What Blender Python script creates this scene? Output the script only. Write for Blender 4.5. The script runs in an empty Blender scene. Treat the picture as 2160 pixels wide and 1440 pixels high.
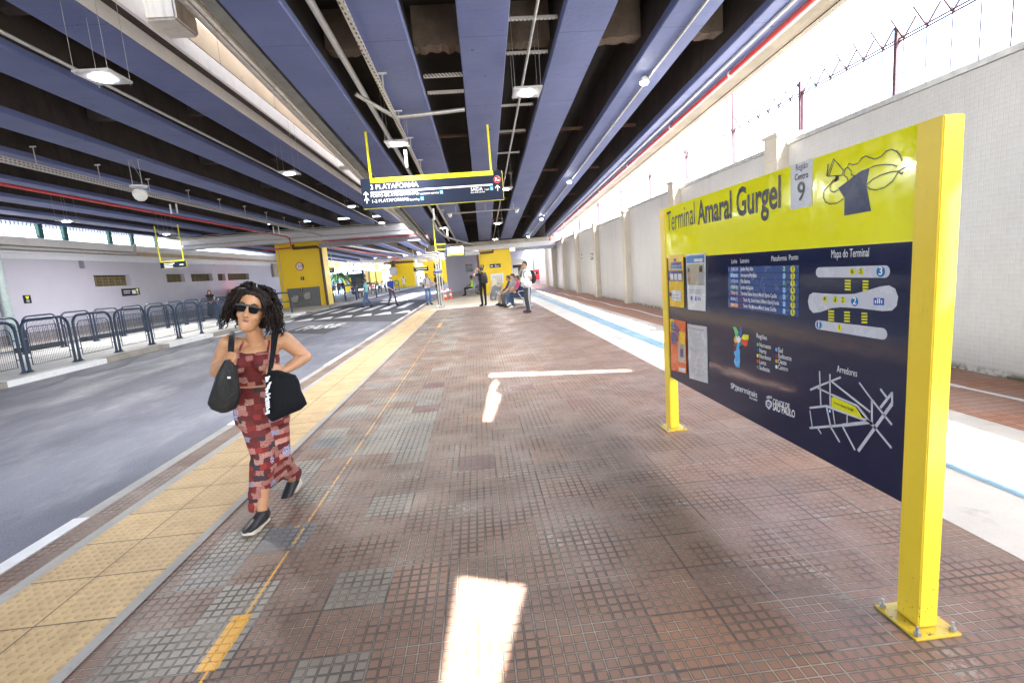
import bpy, bmesh, math, random
from mathutils import Vector, Matrix, Quaternion, noise as mnoise
random.seed(11)
S = bpy.context.scene
COL = S.collection

# ------------------------------------------------------------------ camera, sky, sun, exposure
F_PX, CX, CY, CAM_H = 1028.0, 1080.0, 720.0, 1.55
_f = Vector((1004 - CX, 573 - CY, F_PX)).normalized()
_d = Vector((545, 6950, F_PX)); _d -= _f * _d.dot(_f); _d.normalize()
_r = _d.cross(_f)
AX = (_r, _f, -_d)                     # world X, Y, Z expressed in camera coordinates (x right, y down, z forward)
cam_data = bpy.data.cameras.new('camera')
cam = bpy.data.objects.new('camera', cam_data); COL.objects.link(cam)
right = Vector((AX[0].x, AX[1].x, AX[2].x)); up = -Vector((AX[0].y, AX[1].y, AX[2].y)); back = -Vector((AX[0].z, AX[1].z, AX[2].z))
cam.matrix_world = Matrix(((right.x, up.x, back.x, 0), (right.y, up.y, back.y, 0), (right.z, up.z, back.z, CAM_H), (0, 0, 0, 1)))
cam_data.sensor_width = 36; cam_data.lens = F_PX / 2160 * 36
cam_data.clip_start = 0.05; cam_data.clip_end = 2000
S.camera = cam

SUN_TRAVEL = Vector((-0.48, 0.50, -1.0)).normalized()
world = bpy.data.worlds.new('World'); S.world = world; world.use_nodes = True
wn = world.node_tree; sky = wn.nodes.new('ShaderNodeTexSky'); sky.sky_type = 'NISHITA'; sky.sun_disc = False
sky.sun_elevation = math.asin(-SUN_TRAVEL.z); sky.sun_rotation = math.atan2(-SUN_TRAVEL.x, -SUN_TRAVEL.y)
sky.air_density = 1.0; sky.dust_density = 3.0; sky.ozone_density = 1.0
bg = wn.nodes['Background']; bg.inputs['Strength'].default_value = 0.15
wn.links.new(sky.outputs[0], bg.inputs[0])
sl = bpy.data.lights.new('sun', 'SUN'); sl.energy = 4.0; sl.angle = math.radians(0.5); sl.color = (1.0, 0.96, 0.9)
so = bpy.data.objects.new('sun', sl); COL.objects.link(so); so.location = (20, -20, 40)
so.rotation_euler = SUN_TRAVEL.to_track_quat('-Z', 'Y').to_euler()
S.view_settings.view_transform = 'Standard'; S.view_settings.look = 'None'
S.view_settings.exposure = 3.92; S.view_settings.gamma = 1.0
S.cycles.use_denoising = True
S.cycles.max_bounces = 8; S.cycles.diffuse_bounces = 6; S.cycles.glossy_bounces = 4
S.cycles.sample_clamp_indirect = 6.0
S.cycles.use_adaptive_sampling = True

# ------------------------------------------------------------------ measuring helpers (photo pixel -> place in the world)
def ray(x, y):
    c = Vector((x - CX, y - CY, F_PX))
    return Vector((AX[0].dot(c), AX[1].dot(c), AX[2].dot(c)))
O = Vector((0, 0, CAM_H))
def atZ(x, y, z=0.0): r = ray(x, y); return O + r * ((z - CAM_H) / r.z)
def atY(x, y, Y): r = ray(x, y); return O + r * (Y / r.y)
def atX(x, y, X): r = ray(x, y); return O + r * (X / r.x)
def ramp_z(Y): return 5.32 - 0.0535 * Y            # underside of the descending viaduct's beams

# ------------------------------------------------------------------ mesh helpers
class MB:
    def __init__(s): s.v = []; s.f = []; s.m = []; s.mi = 0
    def quad(s, a, b, c, d, m=None): s.poly([a, b, c, d], m)
    def poly(s, pts, m=None):
        n = len(s.v); s.v += [Vector(p) for p in pts]; s.f.append(list(range(n, n + len(pts)))); s.m.append(s.mi if m is None else m)
    def box(s, x0, x1, y0, y1, z0, z1, m=None):
        return s.hexa([(x0,y0,z0),(x1,y0,z0),(x1,y1,z0),(x0,y1,z0),(x0,y0,z1),(x1,y0,z1),(x1,y1,z1),(x0,y1,z1)], m)
    def hexa(s, p, m=None):
        n = len(s.v); s.v += [Vector(q) for q in p]
        for f in ((3,2,1,0),(4,5,6,7),(0,1,5,4),(1,2,6,5),(2,3,7,6),(3,0,4,7)):
            s.f.append([n + i for i in f]); s.m.append(s.mi if m is None else m)
    def rings(s, rs, cap=True, m=None, closed=False):
        n = len(s.v); k = len(rs[0]); mm = s.mi if m is None else m
        for r in rs: s.v += [Vector(q) for q in r]
        L = len(rs)
        for i in range(L if closed else L - 1):
            j = (i + 1) % L
            for t in range(k):
                u = (t + 1) % k
                s.f.append([n+i*k+t, n+i*k+u, n+j*k+u, n+j*k+t]); s.m.append(mm)
        if cap and not closed:
            s.f.append([n + t for t in range(k)][::-1]); s.m.append(mm)
            s.f.append([n + (L-1)*k + t for t in range(k)]); s.m.append(mm)
    def loft(s, secs, seg=16, cap=True, m=None):
        s.rings([[Vector(c) + Vector(a) * math.cos(2*math.pi*t/seg) + Vector(b) * math.sin(2*math.pi*t/seg) for t in range(seg)] for c, a, b in secs], cap, m)
    def tube(s, pts, r, seg=8, m=None, cap=True, closed=False, r2=None):
        pts = [Vector(p) for p in pts]; L = len(pts); rs = []
        ref = None
        for i, p in enumerate(pts):
            if closed: t = (pts[(i+1) % L] - pts[i-1])
            else: t = pts[min(i+1, L-1)] - pts[max(i-1, 0)]
            if t.length < 1e-9: t = Vector((0,0,1))
            t.normalize()
            if ref is None:
                ref = Vector((0,0,1)) if abs(t.z) < 0.9 else Vector((1,0,0))
            a = ref - t * ref.dot(t)
            if a.length < 1e-6: a = t.orthogonal()
            a.normalize(); ref = a; b = t.cross(a)
            rr = r[i] if isinstance(r, (list, tuple)) else r
            rs.append([p + a * rr * math.cos(2*math.pi*k/seg) + b * rr * math.sin(2*math.pi*k/seg) for k in range(seg)])
        s.rings(rs, cap, m, closed)
    def cyl(s, p0, p1, r, seg=12, m=None): s.tube([p0, p1], r, seg, m)
    def sphere(s, c, r, seg=12, m=None, sc=(1,1,1)):
        c = Vector(c); rs = []
        for i in range(1, seg // 2):
            a = math.pi * i / (seg // 2)
            rs.append([c + Vector((r*sc[0]*math.sin(a)*math.cos(2*math.pi*k/seg), r*sc[1]*math.sin(a)*math.sin(2*math.pi*k/seg), -r*sc[2]*math.cos(a))) for k in range(seg)])
        s.rings(rs, True, m)
    def prism(s, poly, off, m=None):
        off = Vector(off); a = [Vector(p) for p in poly]; s.rings([a, [p + off for p in a]], True, m)
    def build(s, name, mats, parent=None, smooth=False, bevel=0, origin=None, angle=40):
        if not isinstance(mats, (list, tuple)): mats = [mats]
        base = Vector((0, 0, 0))
        if parent is not None:
            base = Vector(parent['_o'])
        elif origin is not None: base = Vector(origin)
        me = bpy.data.meshes.new(name)
        me.from_pydata([tuple(v - base) for v in s.v], [], s.f)
        for mt in mats: me.materials.append(mt)
        for i, p in enumerate(me.polygons): p.material_index = min(s.m[i], len(mats) - 1)
        bm = bmesh.new(); bm.from_mesh(me)
        bmesh.ops.recalc_face_normals(bm, faces=bm.faces)
        if bevel: bmesh.ops.bevel(bm, geom=bm.edges[:], offset=bevel, segments=2, affect='EDGES', clamp_overlap=True)
        bm.to_mesh(me); bm.free()
        if smooth:
            me.polygons.foreach_set('use_smooth', [True] * len(me.polygons))
            try: me.set_sharp_from_angle(angle=math.radians(angle))
            except Exception: pass
        ob = bpy.data.objects.new(name, me); COL.objects.link(ob)
        if parent is not None: ob.parent = parent
        else: ob.location = base
        ob['_o'] = tuple(base)
        return ob
def tag(o, label=None, cat=None, group=None, kind=None):
    if label: o['label'] = label
    if cat: o['category'] = cat
    if group: o['group'] = group
    if kind: o['kind'] = kind
    return o
def thing(name, label, cat, loc=(0,0,0), group=None):
    e = bpy.data.objects.new(name, None); COL.objects.link(e); e.location = loc; e['_o'] = tuple(loc); e.empty_display_size = 0.2
    return tag(e, label, cat, group)
def struct(o): o['kind'] = 'structure'; return o
def copy_tree(o, parent=None):
    c = o.copy(); COL.objects.link(c)
    if parent is not None: c.parent = parent
    for ch in list(o.children): copy_tree(ch, c)
    return c
_fonts = {}
def text_mesh(mb, body, M, size=1.0, align='LEFT', m=None, bold=0.0, sx=1.0, shear=0.0, fit=None):
    cu = bpy.data.curves.new('t', 'FONT'); cu.body = body; cu.size = 1.0; cu.align_x = align; cu.offset = bold; cu.shear = shear
    cu.resolution_u = 3
    ob = bpy.data.objects.new('t', cu); COL.objects.link(ob)
    dg = bpy.context.evaluated_depsgraph_get(); ev = ob.evaluated_get(dg); me = bpy.data.meshes.new_from_object(ev)
    xs = [v.co.x for v in me.vertices] or [0, 1]
    w = max(xs) - min(xs)
    if fit: sx = fit / (w * size)
    n = len(mb.v)
    for v in me.vertices: mb.v.append(M @ Vector((v.co.x * size * sx, v.co.y * size, 0)))
    for p in me.polygons:
        mb.f.append([n + i for i in p.vertices]); mb.m.append(mb.mi if m is None else m)
    bpy.data.objects.remove(ob); bpy.data.curves.remove(cu); bpy.data.meshes.remove(me)
def frameM(o, x, y):
    x = Vector(x).normalized(); y = Vector(y).normalized(); z = x.cross(y); o = Vector(o)
    return Matrix(((x.x, y.x, z.x, o.x), (x.y, y.y, z.y, o.y), (x.z, y.z, z.z, o.z), (0, 0, 0, 1)))

# ------------------------------------------------------------------ materials
class NB:
    def __init__(s, name):
        s.mat = bpy.data.materials.new(name); s.mat.use_nodes = True; s.t = s.mat.node_tree
        s.b = s.t.nodes['Principled BSDF']
    def node(s, ty, **kw):
        n = s.t.nodes.new(ty)
        for k, v in kw.items(): setattr(n, k, v)
        return n
    def put(s, sock, v):
        if v is None: return
        if hasattr(v, 'is_output'): s.t.links.new(v, sock)
        else:
            if isinstance(v, (tuple, list)) and len(v) == 3 and sock.type == 'RGBA': v = (*v, 1)
            sock.default_value = v
    def math(s, op, a, b=None, c=None, clamp=False):
        n = s.node('ShaderNodeMath', operation=op); n.use_clamp = clamp
        for i, v in enumerate((a, b, c)): s.put(n.inputs[i], v)
        return n.outputs[0]
    def mix(s, f, a, b, blend='MIX'):
        n = s.node('ShaderNodeMix', data_type='RGBA', blend_type=blend)
        s.put(n.inputs[0], f); s.put(n.inputs[6], a); s.put(n.inputs[7], b); return n.outputs[2]
    def pos(s): return s.node('ShaderNodeNewGeometry').outputs['Position']
    def obj(s): return s.node('ShaderNodeTexCoord').outputs['Object']
    def sep(s, v): n = s.node('ShaderNodeSeparateXYZ'); s.put(n.inputs[0], v); return n.outputs
    def comb(s, x=0.0, y=0.0, z=0.0):
        n = s.node('ShaderNodeCombineXYZ')
        for i, v in enumerate((x, y, z)): s.put(n.inputs[i], v)
        return n.outputs[0]
    def vmul(s, v, k):
        n = s.node('ShaderNodeVectorMath', operation='MULTIPLY'); s.put(n.inputs[0], v); s.put(n.inputs[1], k); return n.outputs[0]
    def noise(s, v, scale=5.0, detail=4.0, rough=0.6, col=False, dist=0.0):
        n = s.node('ShaderNodeTexNoise'); s.put(n.inputs['Vector'], v); n.inputs['Scale'].default_value = scale
        n.inputs['Detail'].default_value = detail; n.inputs['Roughness'].default_value = rough; n.inputs['Distortion'].default_value = dist
        return n.outputs['Color' if col else 'Fac']
    def white(s, v, col=False):
        n = s.node('ShaderNodeTexWhiteNoise', noise_dimensions='3D'); s.put(n.inputs['Vector'], v); return n.outputs['Color' if col else 'Value']
    def ramp(s, f, lo, hi, a=0.0, b=1.0):
        n = s.node('ShaderNodeMapRange'); n.clamp = True
        for k, v in zip(('Value', 'From Min', 'From Max', 'To Min', 'To Max'), (f, lo, hi, a, b)): s.put(n.inputs[k], v)
        return n.outputs[0]
    def cramp(s, f, stops, interp='LINEAR'):
        n = s.node('ShaderNodeValToRGB'); n.color_ramp.interpolation = interp; e = n.color_ramp.elements
        while len(e) < len(stops): e.new(0.5)
        for el, (p, c) in zip(e, stops): el.position = p; el.color = (*c, 1)
        s.put(n.inputs[0], f); return n.outputs[0]
    def bump(s, h, strength=0.5, dist=0.01):
        n = s.node('ShaderNodeBump'); n.inputs['Strength'].default_value = strength; n.inputs['Distance'].default_value = dist
        s.put(n.inputs['Height'], h); s.t.links.new(n.outputs[0], s.b.inputs['Normal']); return n
    def out(s, col, rough=0.6, metal=0.0, spec=None):
        s.put(s.b.inputs['Base Color'], col); s.put(s.b.inputs['Roughness'], rough); s.put(s.b.inputs['Metallic'], metal)
        if spec is not None: s.b.inputs['Specular IOR Level'].default_value = spec
        return s.mat
def pm(name, col, rough=0.6, metal=0.0, var=0.15, scale=6.0, bump=0.0, spec=None, coat=0.0, dirt=0.0, bscale=40.0):
    n = NB(name); v = n.obj()
    a = n.noise(v, scale, 5, 0.65)
    c = n.mix(n.ramp(a, 0.3, 0.7), tuple(x * (1 - var) for x in col), tuple(min(1, x * (1 + var)) for x in col))
    if dirt:
        d = n.noise(v, scale * 0.37, 6, 0.7, dist=0.4)
        c = n.mix(n.ramp(d, 0.55, 0.75, 0, dirt), c, (0.06, 0.05, 0.045))
    if bump: n.bump(n.noise(v, bscale, 4), bump, 0.01)
    if coat: n.b.inputs['Coat Weight'].default_value = coat; n.b.inputs['Coat Roughness'].default_value = 0.08
    r = n.ramp(n.noise(v, scale * 2.3, 3), 0.3, 0.7, max(0.02, rough - 0.08), min(1, rough + 0.08))
    return n.out(c, r, metal, spec)
def emit(name, col, strength):
    n = NB(name); n.b.inputs['Emission Color'].default_value = (*col, 1); n.b.inputs['Emission Strength'].default_value = strength
    return n.out(col, 0.4)
# ------------------------------------------------------------------ setting materials
def tile_floor():
    n = NB('paving_tiles'); x, y, z = n.sep(n.pos())
    T = 0.30
    tx = n.math('DIVIDE', n.math('ADD', x, 0.28), T); ty = n.math('DIVIDE', n.math('ADD', y, 0.20), T)
    cell = n.comb(n.math('FLOOR', tx), n.math('FLOOR', ty), 0.0)
    rnd = n.white(cell); rnd2 = n.white(n.comb(n.math('FLOOR', tx), n.math('FLOOR', ty), 7.3))
    sx = n.math('MULTIPLY', tx, 6.0); sy = n.math('MULTIPLY', ty, 6.0)
    cell2 = n.comb(n.math('FLOOR', sx), n.math('FLOOR', sy), 3.1)
    r3 = n.white(cell2)
    def edge(v): return n.math('ABSOLUTE', n.math('SUBTRACT', n.math('FRACT', v), 0.5))
    wob = n.noise(n.pos(), 14, 3); wobs = n.math('MULTIPLY', n.math('SUBTRACT', wob, 0.5), 0.05)
    gx = n.math('ADD', edge(sx), wobs); gy = n.math('ADD', edge(sy), wobs)
    small = n.math('MAXIMUM', n.ramp(gx, 0.425, 0.445), n.ramp(gy, 0.425, 0.445)); rim = n.math('MAXIMUM', n.ramp(gx, 0.365, 0.395), n.ramp(gy, 0.365, 0.395))
    big = n.math('MAXIMUM', n.ramp(edge(tx), 0.484, 0.490), n.ramp(edge(ty), 0.484, 0.490))
    brown = n.cramp(rnd, [(0.0, (0.225, 0.137, 0.098)), (0.35, (0.272, 0.158, 0.108)), (0.7, (0.25, 0.152, 0.112)), (0.93, (0.31, 0.168, 0.106)), (1.0, (0.235, 0.150, 0.118))])
    grey = n.cramp(rnd2, [(0.0, (0.27, 0.235, 0.19)), (0.5, (0.33, 0.295, 0.24)), (0.8, (0.25, 0.23, 0.205)), (0.94, (0.19, 0.20, 0.21))], 'CONSTANT')
    red = (0.185, 0.062, 0.062)
    # older grey tiles mixed in near the kerb, brown elsewhere
    zone = n.math('MULTIPLY', n.math('LESS_THAN', x, -0.58), n.math('GREATER_THAN', rnd, 0.56))
    zone = n.math('MULTIPLY', zone, n.math('GREATER_THAN', x, -1.75))
    c = n.mix(zone, brown, grey)
    c = n.mix(n.math('MULTIPLY', n.math('LESS_THAN', rnd2, 0.02), n.math('LESS_THAN', x, 1.2)), c, red)
    pink = n.math('GREATER_THAN', rnd2, 0.99); c = n.mix(pink, c, (0.27, 0.13, 0.10))
    c = n.mix(n.ramp(r3, 0, 1, 0.0, 0.25), c, n.vmul(c, (0.65, 0.65, 0.66)))
    # large damp / dirty areas and worn patches that bare the mortar
    big_n = n.noise(n.pos(), 0.9, 4, 0.6); c = n.mix(n.ramp(big_n, 0.38, 0.62, 0.4, 0.0), c, n.vmul(c, (0.62, 0.62, 0.66)))
    w1 = n.noise(n.pos(), 2.2, 2); w2 = n.noise(n.pos(), 26, 4, 0.7, dist=0.8)
    worn = n.math('MULTIPLY', n.ramp(w1, 0.60, 0.70), n.ramp(w2, 0.50, 0.55))
    c = n.mix(worn, c, (0.33, 0.29, 0.24))
    st = n.noise(n.pos(), 5.5, 5, 0.7, dist=1.2); c = n.mix(n.ramp(st, 0.64, 0.74, 0, 0.55), c, (0.06, 0.05, 0.05))
    gr_n = n.noise(n.pos(), 3.0, 4)
    grout = n.mix(n.ramp(gr_n, 0.42, 0.66), (0.13, 0.105, 0.085), (0.36, 0.31, 0.245))
    c = n.mix(n.math('MULTIPLY', rim, n.ramp(gr_n, 0.3, 0.6, 0.95, 0.75)), c, n.vmul(c, (0.16, 0.135, 0.125))); c = n.mix(small, c, grout); c = n.mix(big, c, n.mix(n.ramp(n.noise(n.pos(), 1.7, 3), 0.45, 0.55), (0.29, 0.265, 0.225), (0.10, 0.09, 0.08)))  # dark rim paints the shadow line along each groove
    # yellow line: one fresh block and worn remnants
    yl = n.math('ABSOLUTE', n.math('ADD', x, 1.265))
    fresh = n.math('MULTIPLY', n.math('LESS_THAN', yl, 0.045), n.math('COMPARE', y, 2.07, 0.17))
    fresh = n.math('MULTIPLY', fresh, n.ramp(n.noise(n.pos(), 30, 4, 0.7), 0.36, 0.42))
    thin = n.math('MULTIPLY', n.math('LESS_THAN', n.math('ABSOLUTE', n.math('ADD', x, 1.253)), 0.006), n.ramp(n.noise(n.pos(), 3.5, 4, 0.7), 0.42, 0.47))
    frag = n.math('MULTIPLY', n.math('LESS_THAN', yl, 0.06), n.math('MULTIPLY', n.ramp(n.noise(n.pos(), 9, 5, 0.75), 0.60, 0.64), n.ramp(r3, 0.3, 0.35)))
    tall = n.math('MULTIPLY', n.math('LESS_THAN', yl, 0.05), n.math('COMPARE', y, 15.2, 0.6))
    pv = n.math('MAXIMUM', n.math('MAXIMUM', fresh, thin), n.math('MAXIMUM', frag, tall))
    c = n.mix(pv, c, (0.72, 0.36, 0.03))
    h = n.math('SUBTRACT', 1.0, n.math('MAXIMUM', small, big))
    h = n.math('ADD', h, n.math('MULTIPLY', n.noise(n.pos(), 60, 4), 0.25))
    n.bump(h, 0.9, 0.006)
    rough = n.ramp(n.noise(n.pos(), 1.4, 4), 0.35, 0.65, 0.34, 0.62)
    return n.out(c, n.math('ADD', rough, n.math('MULTIPLY', small, 0.2)), 0, 0.5)
def tactile(name, colA, colB, ridges=False, period=0.0417, tile=0.25, x0=0.0):
    n = NB(name); x, y, z = n.sep(n.pos())
    xs = n.math('SUBTRACT', x, x0)
    def c1(v, p): return n.math('SUBTRACT', n.math('FRACT', n.math('DIVIDE', v, p)), 0.5)
    if ridges:
        d = n.math('ABSOLUTE', c1(xs, period)); h = n.ramp(d, 0.22, 0.32, 1, 0)
    else:
        a, b = c1(xs, period), c1(y, period)
        d = n.math('SQRT', n.math('ADD', n.math('MULTIPLY', a, a), n.math('MULTIPLY', b, b))); h = n.ramp(d, 0.20, 0.36, 1, 0)
    ju = n.math('ABSOLUTE', c1(xs, tile)); jv = n.math('ABSOLUTE', c1(n.math('ADD', y, 0.07), tile))
    j = n.math('MAXIMUM', n.ramp(ju, 0.488, 0.492), n.ramp(jv, 0.488, 0.492))
    cell = n.comb(n.math('FLOOR', n.math('DIVIDE', xs, tile)), n.math('FLOOR', n.math('DIVIDE', n.math('ADD', y, 0.07), tile)), 0.0)
    c = n.mix(n.white(cell), colA, colB)
    c = n.mix(n.ramp(n.noise(n.pos(), 4, 6, 0.75), 0.42, 0.70, 0, 0.65), c, n.vmul(c, (0.62, 0.58, 0.55)))
    c = n.mix(n.ramp(n.noise(n.pos(), 35, 4, 0.7), 0.62, 0.7, 0, 0.4), c, (0.22, 0.19, 0.15))
    c = n.mix(n.math('MULTIPLY', h, 0.22), c, n.vmul(c, (0.62, 0.6, 0.6)))
    c = n.mix(j, c, (0.13, 0.09, 0.05))
    n.bump(n.math('SUBTRACT', h, j), 0.8, 0.006)
    return n.out(c, 0.55, 0, 0.4)
def asphalt():
    n = NB('asphalt'); p = n.pos(); x, y, z = n.sep(p)
    a = n.noise(p, 70, 3, 0.7); c = n.mix(n.ramp(a, 0.3, 0.7), (0.142, 0.146, 0.175), (0.25, 0.255, 0.295))
    st = n.noise(n.vmul(p, (0.55, 0.22, 1)), 1.3, 4, 0.6, dist=0.3)
    c = n.mix(n.ramp(st, 0.36, 0.60, 0.65, 0), c, n.vmul(c, (0.5, 0.5, 0.54)))
    wt = n.noise(n.vmul(p, (1.0, 0.45, 1)), 1.1, 5, 0.7); c = n.mix(n.ramp(wt, 0.5, 0.72, 0, 0.6), c, (0.31, 0.31, 0.33))
    sp = n.noise(p, 210, 2); c = n.mix(n.ramp(sp, 0.66, 0.72, 0, 0.6), c, (0.33, 0.33, 0.34))
    n.bump(n.noise(p, 120, 4), 0.35, 0.006)
    return n.out(c, n.ramp(wt, 0.4, 0.7, 0.75, 0.5), 0, 0.35)
def concrete(name, base, alt, stain=(0.12, 0.11, 0.10), st=0.5, scale=1.2, rough=0.8, joints=0.0, streak=0.0, bump=0.3):
    n = NB(name); p = n.pos(); x, y, z = n.sep(p)
    c = n.mix(n.ramp(n.noise(p, scale, 5, 0.65), 0.35, 0.65), base, alt)
    c = n.mix(n.ramp(n.noise(p, scale * 2.7, 6, 0.72, dist=0.6), 0.58, 0.74, 0, st), c, stain)
    c = n.mix(n.ramp(n.noise(p, 55, 3), 0.4, 0.7, 0, 0.2), c, n.vmul(c, (0.7, 0.7, 0.7)))
    if streak:
        s = n.noise(n.vmul(p, (7, 7, 0.5)), 1.0, 5, 0.7); c = n.mix(n.ramp(s, 0.5, 0.72, 0, streak), c, stain)
    if joints:
        j = n.math('ABSOLUTE', n.math('SUBTRACT', n.math('FRACT', n.math('DIVIDE', y, joints)), 0.5)); c = n.mix(n.ramp(j, 0.496, 0.498), c, (0.05, 0.045, 0.04))
    if bump: n.bump(n.noise(p, 30, 5), bump, 0.01)
    return n.out(c, rough)
def wall_tiles():
    n = NB('small_white_wall_tiles'); x, y, z = n.sep(n.pos())
    def e(v, p): return n.math('ABSOLUTE', n.math('SUBTRACT', n.math('FRACT', n.math('DIVIDE', v, p)), 0.5))
    j = n.math('MAXIMUM', n.ramp(e(y, 0.0525), 0.445, 0.465), n.ramp(e(z, 0.0525), 0.445, 0.465))
    cell = n.comb(n.math('FLOOR', n.math('DIVIDE', y, 0.0525)), n.math('FLOOR', n.math('DIVIDE', z, 0.0525)), 1.0)
    c = n.mix(n.white(cell), (0.485, 0.475, 0.465), (0.52, 0.51, 0.50))
    c = n.mix(n.ramp(n.noise(n.pos(), 0.8, 5, 0.65), 0.42, 0.7, 0, 0.25), c, (0.32, 0.31, 0.30))
    s = n.noise(n.vmul(n.pos(), (3, 3, 0.35)), 1.0, 5, 0.7); c = n.mix(n.ramp(s, 0.53, 0.75, 0, 0.5), c, (0.30, 0.28, 0.255))
    c = n.mix(j, c, (0.56, 0.55, 0.53))
    moss = n.math('MULTIPLY', n.ramp(z, 0.02, 0.09, 1, 0), n.ramp(n.noise(n.pos(), 9, 4), 0.4, 0.55)); c = n.mix(moss, c, (0.09, 0.085, 0.05))
    n.bump(n.math('SUBTRACT', 1.0, j), 0.5, 0.004)
    return n.out(c, 0.35, 0, 0.5)
def brick_floor():
    n = NB('brick_paving'); x, y, z = n.sep(n.pos())
    def e(v, p): return n.math('ABSOLUTE', n.math('SUBTRACT', n.math('FRACT', n.math('DIVIDE', v, p)), 0.5))
    j = n.math('MAXIMUM', n.ramp(e(x, 0.06), 0.42, 0.45), n.ramp(e(y, 0.10), 0.45, 0.47))
    cell = n.comb(n.math('FLOOR', n.math('DIVIDE', x, 0.06)), n.math('FLOOR', n.math('DIVIDE', y, 0.10)), 1.0)
    c = n.mix(n.white(cell), (0.32, 0.135, 0.075), (0.40, 0.19, 0.115))
    c = n.mix(n.ramp(n.noise(n.pos(), 1.6, 5, 0.7), 0.42, 0.68, 0, 0.7), c, (0.36, 0.28, 0.25))
    c = n.mix(j, c, (0.15, 0.10, 0.085)); n.bump(n.math('SUBTRACT', 1.0, j), 0.7, 0.005)
    return n.out(c, 0.65)
def blue_beam():
    n = NB('blue_painted_concrete'); p = n.pos(); x, y, z = n.sep(p)
    c = n.mix(n.ramp(n.noise(p, 1.1, 5, 0.6), 0.35, 0.65), (0.105, 0.132, 0.275), (0.132, 0.160, 0.325))
    sc = n.noise(n.vmul(p, (1.0, 7.0, 1.0)), 2.4, 5, 0.75); c = n.mix(n.ramp(sc, 0.60, 0.72, 0, 0.65), c, (0.05, 0.06, 0.12))
    yl = n.noise(n.vmul(p, (1, 0.5, 1)), 0.8, 4); c = n.mix(n.ramp(yl, 0.56, 0.74, 0, 0.3), c, (0.17, 0.18, 0.25))
    pj = n.math('ABSOLUTE', n.math('SUBTRACT', n.math('FRACT', n.math('DIVIDE', y, 2.55)), 0.5))
    c = n.mix(n.math('MULTIPLY', n.ramp(pj, 0.4965, 0.498), 0.7), c, (0.04, 0.05, 0.11))
    sp = n.noise(p, 6.0, 3, 0.5); c = n.mix(n.ramp(sp, 0.73, 0.75, 0, 0.9), c, (0.02, 0.02, 0.03))
    n.bump(n.noise(p, 12, 6, 0.7), 0.35, 0.02)
    return n.out(c, 0.6, 0, 0.35)
M = {}
M['tiles'] = tile_floor(); M['asphalt'] = asphalt()
M['asphalt_dark'] = pm('dark_asphalt', (0.055, 0.056, 0.066), 0.8, var=0.3, scale=20, bump=0.3, bscale=120)
M['yellow_tactile'] = tactile('yellow_tactile_tiles', (0.68, 0.48, 0.235), (0.585, 0.41, 0.205), x0=-2.705, tile=0.40, period=0.05)
M['blue_tactile'] = tactile('blue_tactile_strip', (0.20, 0.40, 0.58), (0.28, 0.47, 0.62), True, period=0.062, x0=3.07, tile=0.25)
M['walkway'] = concrete('walkway_concrete', (0.44, 0.43, 0.405), (0.53, 0.52, 0.495), (0.30, 0.30, 0.29), 0.8, 0.8)
M['border'] = concrete('kerb_concrete', (0.36, 0.34, 0.31), (0.44, 0.42, 0.385), (0.2, 0.18, 0.16), 0.5, 3)
M['kerb'] = concrete('kerb_stone', (0.27, 0.24, 0.20), (0.36, 0.33, 0.28), (0.14, 0.12, 0.10), 0.6, 2)
M['kerb_white'] = pm('white_kerb_paint', (0.74, 0.74, 0.73), 0.6, var=0.06, scale=9, dirt=0.25)
M['road_white'] = pm('white_road_paint', (0.72, 0.72, 0.72), 0.6, var=0.08, scale=14, dirt=0.15)
M['island'] = concrete('island_concrete', (0.46, 0.455, 0.45), (0.55, 0.545, 0.53), (0.3, 0.29, 0.28), 0.5, 1.0)
M['wall_tiles'] = wall_tiles(); M['brick'] = brick_floor()
M['pilaster'] = concrete('beige_block', (0.50, 0.46, 0.385), (0.57, 0.52, 0.44), (0.28, 0.24, 0.19), 0.5, 1.6)
M['wall_grey'] = pm('lilac_grey_paint', (0.46, 0.45, 0.545), 0.55, var=0.04, scale=0.6, dirt=0.06)
M['conc'] = concrete('old_concrete', (0.36, 0.33, 0.28), (0.47, 0.43, 0.37), (0.12, 0.10, 0.085), 0.7, 0.9, streak=0.5)
M['fascia'] = concrete('weathered_fascia', (0.13, 0.112, 0.085), (0.19, 0.165, 0.125), (0.05, 0.04, 0.03), 0.6, 1.2)
M['sunlit_white'] = pm('sunlit_white', (.80, .79, .78), .7, var=.05, dirt=.15)
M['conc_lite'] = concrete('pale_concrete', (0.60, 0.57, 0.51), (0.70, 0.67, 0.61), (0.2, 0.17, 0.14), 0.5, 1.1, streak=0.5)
M['conc_beige'] = concrete('beige_soffit_concrete', (0.43, 0.335, 0.225), (0.52, 0.42, 0.29), (0.17, 0.12, 0.08), 0.6, 0.7, joints=2.6)
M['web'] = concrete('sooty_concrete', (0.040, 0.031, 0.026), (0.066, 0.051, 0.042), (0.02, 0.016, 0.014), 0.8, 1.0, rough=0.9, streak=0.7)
M['deck'] = concrete('recess_black_deck', (0.018, 0.015, 0.013), (0.030, 0.025, 0.021), (0.012, 0.010, 0.009), 0.8, 1.2, rough=0.95)  # near-black colour deepens the shade in the gaps between beams
M['rubble'] = concrete('broken_brown_concrete', (0.115, 0.083, 0.06), (0.17, 0.125, 0.092), (0.035, 0.025, 0.02), 0.7, 3, bump=1.0)
M['blue'] = blue_beam()
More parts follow.
